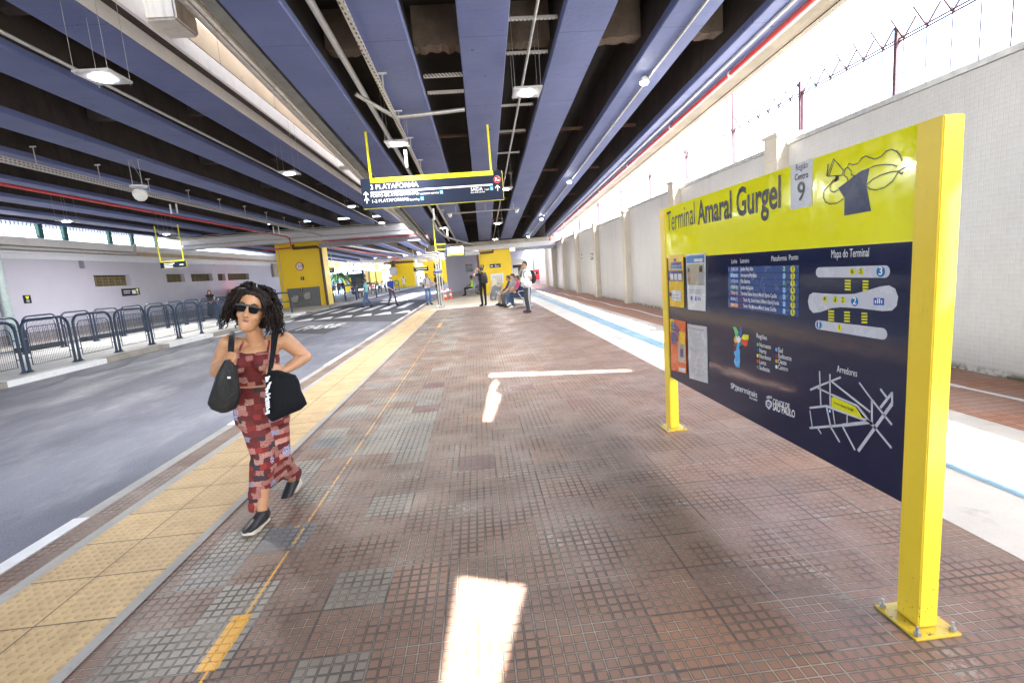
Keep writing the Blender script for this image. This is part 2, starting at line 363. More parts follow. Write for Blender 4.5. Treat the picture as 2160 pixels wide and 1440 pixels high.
def post_paint():
    n = NB('yellow_post_paint'); p = n.pos(); x, y, z = n.sep(p)
    c = n.mix(n.ramp(n.noise(p, 3, 4), .3, .7), (0.82, 0.585, 0.035), (0.88, 0.64, 0.045))
    low = n.ramp(z, 0.0, 0.5, 0.62, 0.72); ch = n.noise(p, 55, 5, .75); c = n.mix(n.math('GREATER_THAN', n.math('SUBTRACT', ch, low), 0.0), c, (0.03, 0.025, 0.02))
    sc = n.noise(n.vmul(p, (14, 14, 1.5)), 2.2, 6, .75); c = n.mix(n.ramp(sc, .60, .74, 0, .45), c, (0.42, 0.30, 0.05))
    c = n.mix(n.ramp(z, .0, .03, .5, 0), c, (0.25, 0.18, 0.05)); n.bump(n.noise(p, 90, 3), .12, .004); return n.out(c, .3)
M['yellow'] = post_paint()
M['pier_yellow'] = pm('pier_yellow_paint', (0.84, 0.57, 0.008), 0.5, var=0.035, scale=1.2, dirt=0.07, bump=0.08)
M['navy_steel'] = pm('navy_painted_steel', (0.012, 0.030, 0.068), 0.4, var=0.15)
M['steel'] = pm('galvanised_steel', (0.46, 0.46, 0.45), 0.42, 0.7, var=0.18, scale=9)
M['stainless'] = pm('stainless_steel', (0.50, 0.48, 0.44), 0.38, 0.45, var=0.08)
M['pipe_grey'] = pm('grey_pipe', (0.50, 0.50, 0.50), 0.4, var=0.1)
M['red'] = pm('red_pipe_paint', (0.50, 0.035, 0.035), 0.38, var=0.12)
M['brown_pipe'] = pm('brown_pipe_paint', (0.085, 0.045, 0.03), 0.45, var=0.15)
M['white'] = pm('white_plastic', (0.74, 0.74, 0.73), 0.45, var=0.05)
M['duct'] = pm('light_grey_duct', (0.50, 0.49, 0.52), 0.4, 0.15, var=0.06)
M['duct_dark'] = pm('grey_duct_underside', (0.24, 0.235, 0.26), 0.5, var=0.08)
M['black'] = pm('black_plastic', (0.015, 0.015, 0.017), 0.4, var=0.2)
M['dark'] = pm('dark_opening', (0.02, 0.018, 0.016), 0.9, var=0.2)
M['rust'] = pm('rusty_steel', (0.14, 0.075, 0.05), 0.7, 0.3, var=0.35, scale=25)
M['glass'] = pm('dark_glass', (0.02, 0.025, 0.03), 0.06, var=0.1)
M['led'] = emit('led_light', (1.0, 0.98, 0.95), 14.0)
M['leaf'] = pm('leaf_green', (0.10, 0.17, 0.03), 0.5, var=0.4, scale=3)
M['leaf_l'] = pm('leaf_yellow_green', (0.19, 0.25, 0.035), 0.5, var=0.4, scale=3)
M['bark'] = pm('bark', (0.10, 0.075, 0.055), 0.9, var=0.3, bump=0.6)
M['paper'] = pm('white_paper', (0.72, 0.72, 0.71), 0.5, var=0.03)
M['navy_print'] = pm('navy_print', (0.006, 0.011, 0.048), 0.08, var=0.06, spec=0.6)
nv = NB('navy_print'); v_ = nv.pos(); sp_ = nv.noise(v_, 60, 2, .4); sc_ = nv.noise(nv.vmul(v_, (1, 3, 30)), 3, 4, .7)
cc_ = nv.mix(nv.ramp(sp_, .79, .80), (0.006, 0.011, 0.048), (0.10, 0.10, 0.10)); nv.bump(nv.noise(v_, 2.2, 2), .05, .05); M['navy_print'] = nv.out(cc_, nv.ramp(sc_, .4, .7, .06, .16), 0, .6)
M['lime_print'] = pm('lime_yellow_print', (0.86, 0.83, 0.004), 0.10, var=0.03, spec=0.6)
M['sign_navy'] = pm('sign_dark_navy', (0.010, 0.016, 0.036), 0.55, var=0.05, spec=0.15)
M['sign_yellow'] = pm('sign_yellow', (0.78, 0.72, 0.01), 0.3, var=0.04)
M['ink_white'] = pm('white_lettering', (0.80, 0.80, 0.80), 0.6, var=0.02, spec=0.2)
M['ink_black'] = pm('black_lettering', (0.02, 0.02, 0.022), 0.25, var=0.02)
def flat(name, col, rough=0.25): 
    k = 'p_' + name
    if k not in M: M[k] = pm(name, col, rough, var=0.03)
    return M[k]

# ------------------------------------------------------------------ ground
def slab(name, x0, x1, y0, y1, z, mat, thick=0.0, parts=1):
    m = MB()
    if thick: m.box(x0, x1, y0, y1, z - thick, z)
    else: m.quad((x0, y0, z), (x1, y0, z), (x1, y1, z), (x0, y1, z))
    return struct(m.build(name, mat))
RZ = -0.13
m = MB(); m.quad((-600, -400, -0.30), (600, -400, -0.30), (600, 900, -0.30), (-600, 900, -0.30)); struct(m.build('ground', M['border']))
slab('road', -10.24, -2.955, -30, 140, RZ, M['asphalt'], 0.1)
slab('lane', -19.0, -15.93, -20, 140, RZ, M['asphalt'], 0.1)
slab('platform', -2.68, 2.46, -14, 22.2, 0.0, M['tiles'], 0.28)
slab('platform_far', -2.68, 2.46, 22.2, 46, -0.002, concrete('worn_platform_concrete', (0.42, 0.36, 0.28), (0.52, 0.46, 0.37), (0.25, 0.2, 0.16), 0.6, 0.7), 0.27)
slab('platform_band', -2.2, 2.6, 21.9, 22.9, 0.004, M['walkway'])
slab('tactile_paving', -2.68, -1.90, -14, 22.0, 0.004, M['yellow_tactile'])
m = MB(); m.box(-2.955, -2.70, -14, 46, -0.28, -0.001); m.box(-1.905, -1.865, -14, 22, -0.2, 0.005); struct(m.build('platform_edge', M['tiles']))
m = MB(); m.quad((-2.745, -14, 0.005), (-2.66, -14, 0.005), (-2.66, 46, 0.005), (-2.745, 46, 0.005)); m.quad((-1.915, -14, 0.009), (-1.855, -14, 0.009), (-1.855, 22, 0.009), (-1.915, 22, 0.009)); struct(m.build('tactile_border', M['border']))
m = MB(); m.box(-3.06, -2.955, -14, 60, -0.30, 0.004, 0)
for y0, y1 in ((-1.2, 3.55), (5.75, 7.5), (9.4, 11.4), (13.0, 15.2), (17.0, 19.4), (21.2, 23.6), (25.2, 27.2)):
    m.box(-3.064, -2.957, y0, y1, -0.25, 0.008, 1)
struct(m.build('platform_kerb', [M['border'], M['kerb_white']]))
slab('walkway', 2.46, 4.12, -14, 60, 0.003, M['walkway'], 0.25)
slab('brick_strip', 4.12, 5.5, -14, 60, 0.001, M['brick'], 0.25)
slab('blue_tactile_strip', 3.05, 3.33, -14, 38, 0.008, M['blue_tactile'])
# sun reflection on the brick strip, painted as a wavy white line
m = MB()
for i in range(60):
    y = -2 + i * 0.5; a = 0.05 * math.sin(i * 0.8) + 4.93 - 0.012 * y; w = 0.03 + 0.015 * random.random()
    b = 0.05 * math.sin((i + 1) * 0.8) + 4.93 - 0.012 * (y + 0.5)
    m.quad((a - w, y, 0.006), (a + w, y, 0.006), (b + w, y + 0.5, 0.006), (b - w, y + 0.5, 0.006))
struct(m.build('brick_sun_streak', M['road_white']))
# grey stains left on the walkway concrete
m = MB()
for cx, cy, r in ((2.86, 6.05, 0.17), (2.62, 5.3, 0.2), (2.9, 4.75, 0.13), (2.75, 9.6, 0.14)):
    pts = [(cx + r * (0.6 + 0.7 * mnoise.noise((k * 0.9, cx, cy))) * math.cos(k * math.pi / 10), cy + 2.3 * r * (0.7 + 0.7 * mnoise.noise((k * 0.9, cy, cx))) * math.sin(k * math.pi / 10), 0.007) for k in range(20)]
    m.poly(pts)
struct(m.build('walkway_stain', pm('grey_stain', (0.36, 0.36, 0.34), 0.8, var=0.2, scale=12)))
# island with kerb between the two roads
slab('island_pavement', -15.8, -10.5, -20, 30.5, 0.0, M['island'], 0.28)
slab('platform_two_pavement', -15.8, -10.0, 30.5, 140, -0.001, concrete('worn_pavement', (0.40, 0.36, 0.30), (0.47, 0.43, 0.36), (0.3, 0.25, 0.2), 0.5, 0.7), 0.28)
m = MB(); m.box(-10.5, -10.22, -20, 31.5, -0.30, 0.003, 0); m.box(-15.93, -15.8, -20, 60, -0.3, 0.003, 0)
m.box(-10.22, -9.9, 33.5, 140, -0.30, 0.003, 0)
for y0, y1 in ((11.0, 13.85), (16.6, 19.3), (21.8, 24.6), (27.2, 29.6), (36.5, 38.5)):
    m.box(-10.505, -10.215, y0, y1, -0.28, 0.007, 1)
struct(m.build('island_kerb', [M['kerb'], M['kerb_white']]))
slab('left_pavement', -20.1, -19.0, -20, 60, -0.02, M['walkway'], 0.2)
m = MB(); m.box(-19.02, -18.9, -20, 60, -0.3, -0.016); struct(m.build('left_kerb', M['conc_lite']))
# markings on the road
RW = MB()
rz = RZ + 0.004
def road_poly(mb, pts, z=rz): mb.poly([atZ(x, y, z) for x, y in pts])
zeb = MB(); road_poly(zeb, [(545, 678), (900, 678), (985, 629), (800, 634), (640, 655)], RZ + 0.004)
struct(zeb.build('crossing_asphalt', M['asphalt_dark']))
z2 = RZ + 0.008
for i in range(8):                                    # zebra bars run along the road
    x0 = -4.15 - i * 0.93
    RW.quad((x0, 27.6, z2), (x0 - 0.46, 27.6, z2), (x0 - 0.46, 32.2, z2), (x0, 32.2, z2))
for i in range(8):                                    # row of triangles before the crossing
    x0 = -3.25 - i * 0.95
    RW.poly([(x0, 23.6, z2), (x0 - 0.85, 23.6, z2), (x0 - 0.56, 25.1, z2), (x0 - 0.28, 25.1, z2)])
RW.quad((-10.05, 19, z2), (-9.85, 19, z2), (-9.85, 60, z2), (-10.05, 60, z2))
struct(RW.build('road_marking', M['road_white']))
pare = MB(); a, b, c, d = atZ(592, 703, z2 - 0.004), atZ(684, 704, z2 - 0.004), atZ(722, 689, z2 - 0.004), atZ(640, 689, z2 - 0.004)
pare.quad(a, b, c, d); struct(pare.build('marking_patch', M['asphalt_dark']))
pt = MB(); text_mesh(pt, 'PARE', frameM((a.x + 0.25, a.y + 0.6, z2), (1, 0, 0), (0, 1, 0)), size=2.3, fit=(b.x - a.x) - 0.5, bold=0.02)
struct(pt.build('road_lettering', M['road_white']))
# ------------------------------------------------------------------ viaducts overhead
def beam(parent, xl0, xr0, xl1, xr1, y0, y1, zf, depth=1.05):
    b = MB(); n = 26; blu = 0.13
    secs = []
    for i in range(n + 1):
        t = i / n; y = y0 + (y1 - y0) * t; s = (y - 7.0) / 26.0
        xl = xl0 + (xl1 - xl0) * s; xr = xr0 + (xr1 - xr0) * s; z = zf(y)
        j = lambda k: 0.012 * mnoise.noise((y * 1.3, k * 7.7 + xl0, 0.3))
        secs.append([Vector((xl + 0.012 + j(1), y, z)), Vector((xr - 0.012 + j(2), y, z)), Vector((xr + j(2), y, z + 0.02)), Vector((xr + j(2), y, z + blu + 2 * j(5))),
                     Vector((xr - 0.03, y, z + blu + 0.03)), Vector((xr - 0.14, y, z + depth)), Vector((xl + 0.14, y, z + depth)), Vector((xl + 0.03, y, z + blu + 0.03)),
                     Vector((xl + j(1), y, z + blu + 2 * j(6))), Vector((xl + j(1), y, z + 0.02))])
    for i in range(n):
        for k in range(10):
            k2 = (k + 1) % 10
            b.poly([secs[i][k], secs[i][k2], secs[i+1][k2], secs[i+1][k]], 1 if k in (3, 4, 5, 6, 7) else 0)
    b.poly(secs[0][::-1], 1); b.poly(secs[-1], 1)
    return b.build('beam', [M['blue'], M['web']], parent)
Y0, Y1 = 5.2, 33.0
ZT_ = 5.2
rv = thing('viaduct', 'descending viaduct over the platform with five wide blue beams', 'viaduct', (1.2, 20, 3.5))
rb = [(-2.78, -2.08, -2.5, -1.78), (-1.38, -0.68, -1.1, -0.32), (0.04, 0.75, 0.37, 1.13), (1.5, 2.2, 1.82, 2.56), (3.04, 3.71, 3.27, 4.0), (4.45, 5.08, 4.77, 5.4)]
for q in rb: beam(rv, *q, Y0, Y1, ramp_z)
def deck_strip(mb, x0, x1, y0, y1, dz, th=0.22, m=0, zf=ramp_z):
    p = [(x0, y0, zf(y0) + dz), (x1, y0, zf(y0) + dz), (x1, y1, zf(y1) + dz), (x0, y1, zf(y1) + dz)]
    mb.hexa(p + [(a, b, c + th) for a, b, c in p], m)
d = MB(); deck_strip(d, -3.1, 5.62, Y0, Y1 + 1.4, 1.0); d.box(-4.04, -3.96, -16, Y0 - 0.02, 5.24, 7.6); d.box(-3.95, 5.62, Y0 - 0.2, Y0 - 0.02, ZT_ + 0.04, ZT_ + 1.6); d.build('deck', M['deck'], rv)  # two closing plates added out of view to block stray sun
x = MB()
for yy, brk in ((8.6, True), (13.4, False), (17.6, False), (22.0, False), (27.4, False)):           # cross girders between the beams
    for i in range(5):
        s = (yy - 7) / 26; xl = rb[i][1] + (rb[i][3] - rb[i][1]) * s; xr = rb[i+1][0] + (rb[i+1][2] - rb[i+1][0]) * s
        z = ramp_z(yy)
        x = MB()
        if brk:                                                      # broken concrete diaphragm with a ragged lower edge
            n_ = 14; top = [(xl - 0.03 + (xr - xl + 0.06) * q_ / n_, yy, z + 0.98) for q_ in range(n_ + 1)]
            bot = [(p_[0], yy, z + 0.36 + 0.05 * mnoise.noise((p_[0] * 9, yy, i))) for p_ in top]
            for q_ in range(n_): x.hexa([bot[q_], bot[q_+1], (bot[q_+1][0], yy + .35, bot[q_+1][2] + .03), (bot[q_][0], yy + .35, bot[q_][2] + .03), top[q_], top[q_+1], (top[q_+1][0], yy + .35, z + .98), (top[q_][0], yy + .35, z + .98)])
            for q_ in range(3): px_ = xl + .2 + (xr - xl - .4) * q_ / 2; x.tube([(px_, yy - .004, z + .6 + .1 * (q_ % 2)), (px_ + .08, yy - .03, z + .5), (px_ + .05, yy - .05, z + .42)], .008, 5)
        else: x.box(xl - 0.05, xr + 0.05, yy, yy + 0.05, z + 0.45, z + 0.52)
        x.build('cross_girder', M['rubble'] if brk else M['rust'], rv)
cs = MB()                                       # cantilever soffits and fascia on both sides
def wedge(mb, xa, dza, xb, dzb, th, y0, y1, m=0):
    p = [(xa, y0, ramp_z(y0) + dza), (xb, y0, ramp_z(y0) + dzb), (xb, y1, ramp_z(y1) + dzb), (xa, y1, ramp_z(y1) + dza)]
    mb.hexa(p + [(a, b, c + th) for a, b, c in p], m)
wedge(cs, -3.95, 1.0, -3.0, 0.55, 0.25, Y0, Y1); cs.build('soffit', M['conc_beige'], rv)
cs = MB(); wedge(cs, 5.10, 0.62, 5.62, 0.48, 0.25, Y0, Y1); wedge(cs, 5.30, 0.16, 5.62, 0.12, 0.36, Y0, Y1); cs.build('fascia', M['fascia'], rv)
pp = MB(); wedge(pp, 5.62, 0.10, 5.74, 0.10, 1.5, Y0, Y1); pp.build('parapet', M['fascia'], rv); pp = MB(); pp.hexa([(-4.05, Y0 - 12, ramp_z(Y0 - 12) + .98), (-3.95, Y0 - 12, ramp_z(Y0 - 12) + .98), (-3.95, Y1, ramp_z(Y1) + .98), (-4.05, Y1, ramp_z(Y1) + .98), (-4.05, Y0 - 12, 7.6), (-3.95, Y0 - 12, 7.6), (-3.95, Y1, 6.9), (-4.05, Y1, 6.9)]); pp.build('parapet', M['conc_lite'], rv)  # inner parapet made tall, out of view, to keep sun off the road
g = MB()
for xa, dz, w, h in ((-2.98, 0.02, 0.16, 0.14), (5.12, 0.05, 0.10, 0.12)):
    wedge(g, xa, dz, xa + w, dz, h, Y0, Y1)
g.build('gutter', pm('weathered_gutter', (.24, .235, .21), .5, .4, var=.25, scale=3), rv)
g = MB()
for xa, dz, w, h in ((-3.12, 0.03, 0.05, 0.08), (-3.25, 0.10, 0.05, 0.07)): wedge(g, xa, dz, xa + w, dz, h, Y0, Y1)
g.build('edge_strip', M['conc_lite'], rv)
# added unseen sheet above and behind the camera, holes cut to shape the sun patches
TR = SUN_TRAVEL / -SUN_TRAVEL.z
ZT = 5.2
def up_to(p, z=ZT): p = Vector(p); return p - TR * (z - p.z)
holes = []
holes.append([up_to(q) for q in ((-0.22, 2.34, 0), (0.117, 2.20, 0), (-0.036, 1.65, 0), (-0.09, 1.25, 0), (-0.30, 1.25, 0), (-0.263, 1.68, 0))])
holes.append([up_to(q) for q in ((0.085, 7.36, 0), (2.08, 6.72, 0), (2.08, 6.56, 0), (0.065, 7.02, 0))])
holes.append([up_to(q) for q in ((0.15, 6.92, 0), (0.20, 6.6, 0), (0.12, 6.18, 0), (0.19, 5.95, 0), (0.16, 5.7, 0), (0.04, 4.90, 0), (-0.06, 4.92, 0), (0.02, 6.05, 0), (0.07, 6.55, 0))])
pc = [(1.668, 1.635, 1.69), (1.765, 1.635, 1.785), (1.765, 1.635, 1.36), (1.668, 1.635, 1.26)]
holes.append([up_to(q) for q in pc])
def sheet_with_holes(outer, holes, z, th):
    bm = bmesh.new(); edges = []
    for loop in [outer] + holes:
        vs = [bm.verts.new((p[0], p[1], z)) for p in loop]
        edges += [bm.edges.new((vs[i], vs[(i + 1) % len(vs)])) for i in range(len(vs))]
    bmesh.ops.triangle_fill(bm, use_beauty=True, edges=edges)
    r = bmesh.ops.extrude_face_region(bm, geom=bm.faces[:])
    bmesh.ops.translate(bm, verts=[v for v in r['geom'] if isinstance(v, bmesh.types.BMVert)], vec=(0, 0, th))
    bmesh.ops.recalc_face_normals(bm, faces=bm.faces)
    me = bpy.data.meshes.new('sun_patch_sheet'); bm.to_mesh(me); bm.free(); return me
me = sheet_with_holes([(-4.0, -16), (5.62, -16), (5.62, Y0 - 0.01), (-4.0, Y0 - 0.01)], holes, ZT, 0.03)
me.materials.append(M['web'])
o = bpy.data.objects.new('sun_patch_sheet', me); COL.objects.link(o); o.parent = rv; o.location = -Vector(rv['_o'])
# second span beyond the pier
rv2 = thing('viaduct', 'far end of the low viaduct sinking behind the yellow pier by the kiosk', 'viaduct', (1.5, 39, 2.8))
for q in rb[:5]: beam(rv2, q[2] - 0.1, q[3] - 0.1, q[2] + 0.1, q[3] + 0.1, 34.3, 41.6, ramp_z, 0.8)
d = MB(); deck_strip(d, -2.9, 4.35, 34.3, 42, 0.78); d.build('deck', M['deck'], rv2)
d = MB(); wedge(d, 4.2, 0.02, 4.35, 0.02, 1.0, 34.3, 42); wedge(d, -3.05, 0.05, -2.9, 0.05, 1.0, 33.9, 47); d.build('parapet', M['conc'], rv2)

LZ = 5.3
lvz = lambda y: LZ
lv = thing('viaduct', 'level viaduct over the bus road with many narrow blue beams', 'viaduct', (-12, 20, 5.3))
lxs = [(-5.5, -4.75), (-7.33, -6.56), (-9.65, -8.87), (-12.05, -11.12), (-14.3, -13.5), (-16.5, -15.7), (-18.7, -17.9), (-20.6, -19.9)]
for a, b_ in lxs: beam(lv, a, b_, a, b_, 1.0, 34.5, lvz, 1.0)
d = MB(); d.box(-21.2, -4.72, -16.0, 38.2, LZ + 0.98, LZ + 1.2); d.box(-21.2, -4.56, 0.6, 0.98, LZ - 0.0, LZ + 0.97); d.build('deck', M['deck'], lv)  # end plate added out of view to stop sun streaks
for yy in (8.2, 13.0, 17.8, 22.5, 27.5):
    for i in range(7): d = MB(); d.box(lxs[i+1][1] - 0.05, lxs[i][0] + 0.05, yy, yy + 0.22, LZ + 0.55, LZ + 0.99); d.build('cross_girder', M['web'], lv)
d = MB(); d.box(-4.75, -4.738, 2.0, 34.5, LZ + 0.03, LZ + 0.53); d.box(-4.56, -4.5, 2.0, 34.5, LZ + 0.23, LZ + 0.51); d.build('edge_face', M['sunlit_white'], lv)  # white plates put the light from the viaduct gap into the colour
d = MB(); d.box(-4.738, -4.56, 2.0, 34.5, LZ + 0.26, LZ + 0.5); d.build('edge_soffit', M['web'], lv)  # dark colour paints the shaded strip between the white faces
d = MB(); d.box(-21.5, -21.2, 2.0, 60, LZ + 0.3, LZ + 1.9); d.build('parapet', M['conc'], lv); d = MB(); d.box(-21.2, -20.6, 2, 60, LZ + 0.05, LZ + 0.3); d.build('soffit', M['conc'], lv); d = MB(); d.box(-4.72, -4.52, -14, 34.5, LZ + 0.515, LZ + 0.53); d.build('edge_strip', M['conc'], lv)
d = MB(); d.box(-4.71, -4.53, -14, 34.5, LZ + 0.56, LZ + 1.28); d.build('parapet', M['conc_beige'], lv)
for yy in (8.15, 18.3):
    d = MB(); d.box(-4.62, -4.08, yy, yy + 0.62, LZ + 0.28, LZ + 0.95); d.build('bracket', M['conc_lite'], lv, bevel=0.03)
lv2 = thing('viaduct', 'far span of the level viaduct with pale beams running past the yellow pillar', 'viaduct', (-12, 60, 5.2))
lvz2 = lambda y: LZ - 0.25 - 0.012 * (y - 38)
for a, b_ in lxs: beam(lv2, a, b_, a, b_, 38.0, 79.0, lvz2, 0.9)
for a, b_ in ((-3.6, -2.9), (-1.6, -0.9)): beam(lv2, a, b_, a, b_, 48.5, 79.0, lvz2, 0.9)
d = MB(); deck_strip(d, -21.2, -4.0, 38, 79, 0.88, zf=lvz2); deck_strip(d, -4.0, 0.5, 48, 79, 0.88, zf=lvz2)
for yy in (45, 52, 60, 68): d.box(-20, -4.8, yy, yy + 0.25, lvz2(yy) + 0.5, lvz2(yy) + 0.85)
d.build('deck', M['web'], lv2)
lv3 = thing('viaduct', 'most distant span of the level viaduct, thin pale strip behind the second yellow pillar', 'viaduct', (-10, 110, 5))
d = MB()
for a, b_ in lxs + [(-3.6, -2.9), (-1.6, -0.9)]: d.box(a, b_, 83, 150, 4.75, 5.6)
d.build('beam', M['conc_lite'], lv3); d = MB(); d.box(-21, 2, 83, 150, 5.55, 5.8); d.build('deck', M['web'], lv3)

# crossheads on the piers
def crosshead(label, x0, x1, y0, y1, z0, z1, duct=None, name='crosshead'):
    t = thing('crosshead', label, 'crosshead', ((x0 + x1) / 2, y0, z0))
    d = MB(); d.box(x0, x1, y0, y1, z0, z1); d.build('cap_beam', M['conc'], t, bevel=0.03)
    return t
t = crosshead('long concrete crosshead under the level viaduct, resting on the near yellow pillar', -19.5, -4.35, 34.9, 37.6, 4.72, 5.27)
d = MB(); d.box(-19.5, -3.3, 34.75, 34.895, 4.78, 5.12, 0); d.box(-19.5, -3.6, 34.755, 35.6, 4.50, 4.715, 0); d.box(-10.9, -3.0, 36.0, 36.3, 4.08, 4.42, 1); d.build('duct', [M['duct'], M['duct_dark']], t)
d = MB(); d.tube([(-19.5, 34.6, 5.22), (-3.4, 34.6, 5.2)], 0.035); d.tube([(-19.5, 34.5, 5.32), (-3.4, 34.5, 5.3)], 0.025); d.build('conduit', M['steel'], t)
t = crosshead('concrete crosshead under the low viaduct, carried by the yellow pier near the bench', -3.0, 6.2, 33.1, 34.2, 2.98, 3.50)
d = MB(); d.box(-2.9, 5.6, 33.75, 34.15, 3.503, 4.75); d.build('backwall', M['web'], t)
d = MB(); d.box(-1.9, 5.8, 32.85, 33.095, 2.92, 3.22, 0); d.box(2.7, 6.7, 32.84, 33.095, 2.70, 2.915, 1); d.box(-1.5, 0.35, 32.9, 33.095, 2.66, 2.9, 0); d.build('duct', [M['duct'], M['duct_dark']], t)
t = crosshead('distant concrete crosshead over the second yellow pillar', -20, 2, 79.3, 82.5, 4.35, 4.85)
d = MB(); d.box(-20, 1, 79.1, 79.295, 4.25, 4.7); d.build('duct', M['duct'], t)

# yellow piers
def pier(label, pts, z0, z1, name='pier'):
    t = thing('pier', label, 'pillar', (sum(p[0] for p in pts) / len(pts), sum(p[1] for p in pts) / len(pts), z0))
    d = MB(); d.prism([(x, y, z0) for x, y in pts], (0, 0, z1 - z0)); d.build('shaft', M['pier_yellow'], t, bevel=0.04)
    return t
P1 = pier('big yellow pillar with drinking fountains and a speed limit sign', [(-14.32, 36.95), (-11.0, 36.6), (-11.0, 38.2), (-14.0, 38.4)], -0.1, 4.72)
d = MB(); d.box(-14.05, -14.02, 36.80, 36.86, 0.5, 4.7); d.build('conduit', M['steel'], P1)
P2 = pier('yellow pier standing behind the row of waiting passengers', [(0.28, 33.2), (2.42, 33.2), (2.42, 34.0), (0.28, 34.0)], -0.1, 2.97)
a = atZ(817, 609, 0); 
P3 = pier('second yellow pillar down the road, behind the man in the navy shirt', [(-13.6, 80), (-9.9, 80), (-9.9, 82), (-13.6, 82)], -0.1, 4.34)
d = MB(); d.box(-9.88, -9.5, 80.3, 81.8, 0, 4.3); d.build('white_side', M['white'], P3)
P4 = pier('third yellow pillar, farthest down the road', [(-12.4, 118), (-8.2, 118), (-8.2, 120), (-12.4, 120)], -0.1, 4.9)
P5 = pier('narrow distant yellow pillar behind the three steel posts', [(-7.4, 100), (-4.6, 100), (-4.6, 101), (-7.4, 101)], -0.1, 4.4)

# brown drain pipes on the piers
def pipe(name, label, cat, pts, r, mat, group=None, seg=10, clamps=None):
    d = MB(); d.tube(pts, r, seg)
    if clamps:
        t = thing(name, label, cat, pts[0], group); d.build('pipe', mat, t, smooth=True)
        for a_, b_ in clamps: c = MB(); c.cyl(a_, b_, r * 1.35, 10); c.build('clamp', M['white'], t)
        return t
    return tag(d.build(name, mat, smooth=True, origin=pts[0]), label, cat, group)
pipe('drain_pipe', 'brown drain pipe running down the right edge of the big yellow pillar', 'pipe', [(-12.9, 36.6, 4.45), (-12.9, 36.55, 4.2), (-11.2, 36.4, 4.2), (-10.95, 36.4, 4.05), (-10.93, 36.4, 0.0)], 0.1, M['brown_pipe'])
pipe('drain_pipe', 'brown drain pipe down the left side of the yellow pier by the bench', 'pipe', [(1.25, 33.1, 2.9), (1.25, 33.05, 2.76), (0.3, 33.05, 2.74), (0.2, 33.05, 2.6), (0.2, 33.05, 0.0)], 0.07, M['brown_pipe'])
pipe('drain_pipe', 'brown drain pipe across the top of the second yellow pillar', 'pipe', [(-14.4, 79.6, 3.95), (-9.6, 79.6, 3.9)], 0.14, M['brown_pipe'])
# red fire mains
def rz(y, dz): return ramp_z(y) + dz
cl = [((4.96 + 0.004 * (y - 7), y, rz(y, -0.06)), (4.96 + 0.004 * (y - 7), y + 0.06, rz(y + 0.06, -0.06))) for y in (6.4, 9.2, 12.0, 15.4, 19.0, 23.0, 27.0, 31.0)]
pipe('fire_main', 'red fire pipe with white clamps under the right edge beam', 'pipe', [(4.94, 5.3, rz(5.3, -0.06)), (5.06, 32.6, rz(32.6, -0.06)), (5.06, 32.7, 3.2)], 0.045, M['red'], clamps=cl)
pipe('fire_main', 'long red fire pipe hung under the left viaduct beams', 'pipe', [(-12.27, 8, 4.8), (-12.27, 33.9, 4.8), (-12.27, 34.4, 4.75), (-12.25, 34.4, 4.1), (-14.2, 34.4, 4.05)], 0.05, M['red'])
pipe('fire_main', 'red fire pipe beyond the big yellow pillar running to the far pillar', 'pipe', [(-10.8, 38.5, 4.25), (-11.5, 79, 4.55), (-12.8, 79, 4.5), (-12.8, 79, 3.9)], 0.06, M['red'])
pipe('fire_main', 'dark red pipe along the grey duct by the viaduct gap', 'pipe', [(-10.6, 35.9, 4.5), (-3.25, 35.9, 4.47), (-3.2, 35.8, 3.6), (-2.0, 35.8, 3.55)], 0.05, M['red'])
# conduits along the right viaduct
def along(x, dz, y0=5.3, y1=32.8, k=0.008, n=12): return [(x + k * (y - 7), y, rz(y, dz)) for y in [y0 + (y1 - y0) * i / n for i in range(n + 1)]]
pipe('conduit', 'thin steel conduit carrying round lamps under the fourth blue beam', 'conduit', along(3.42, -0.03), 0.022, M['steel'])
pipe('conduit', 'light grey conduit beside the red pipe under the edge beam', 'conduit', along(4.72, -0.02), 0.03, M['pipe_grey'])
pipe('conduit', 'grey conduit hanging in the bay between the middle beams above the square lamps', 'conduit', along(1.12, 0.05), 0.022, M['steel'])
pipe('conduit', 'dark grey pipe in the bay right of the first blue beam', 'conduit', along(-1.78, 0.12), 0.05, M['pipe_grey'])
pipe('conduit', 'bent cable conduit crossing between the beams above the hanging platform sign', 'conduit', [(-1.9, 9.6, rz(9.6, 0.1)), (-1.3, 10.2, rz(10.2, -0.13)), (0.05, 10.0, rz(10, -0.13))], 0.04, M['steel'])
pipe('conduit', 'thin brown conduit under the left viaduct beside the square lamps', 'conduit', [(-5.62, 4, 4.95), (-5.62, 34, 4.95)], 0.025, M['steel'])
pipe('conduit', 'curved silver hose running from the beam to the far crosshead', 'conduit', [(-1.72, 22.5, 4.0), (-1.7, 24.5, 3.72), (-1.45, 26.5, 3.5), (-0.9, 29, 3.42), (0.0, 32.7, 3.32)], 0.05, M['pipe_grey'])
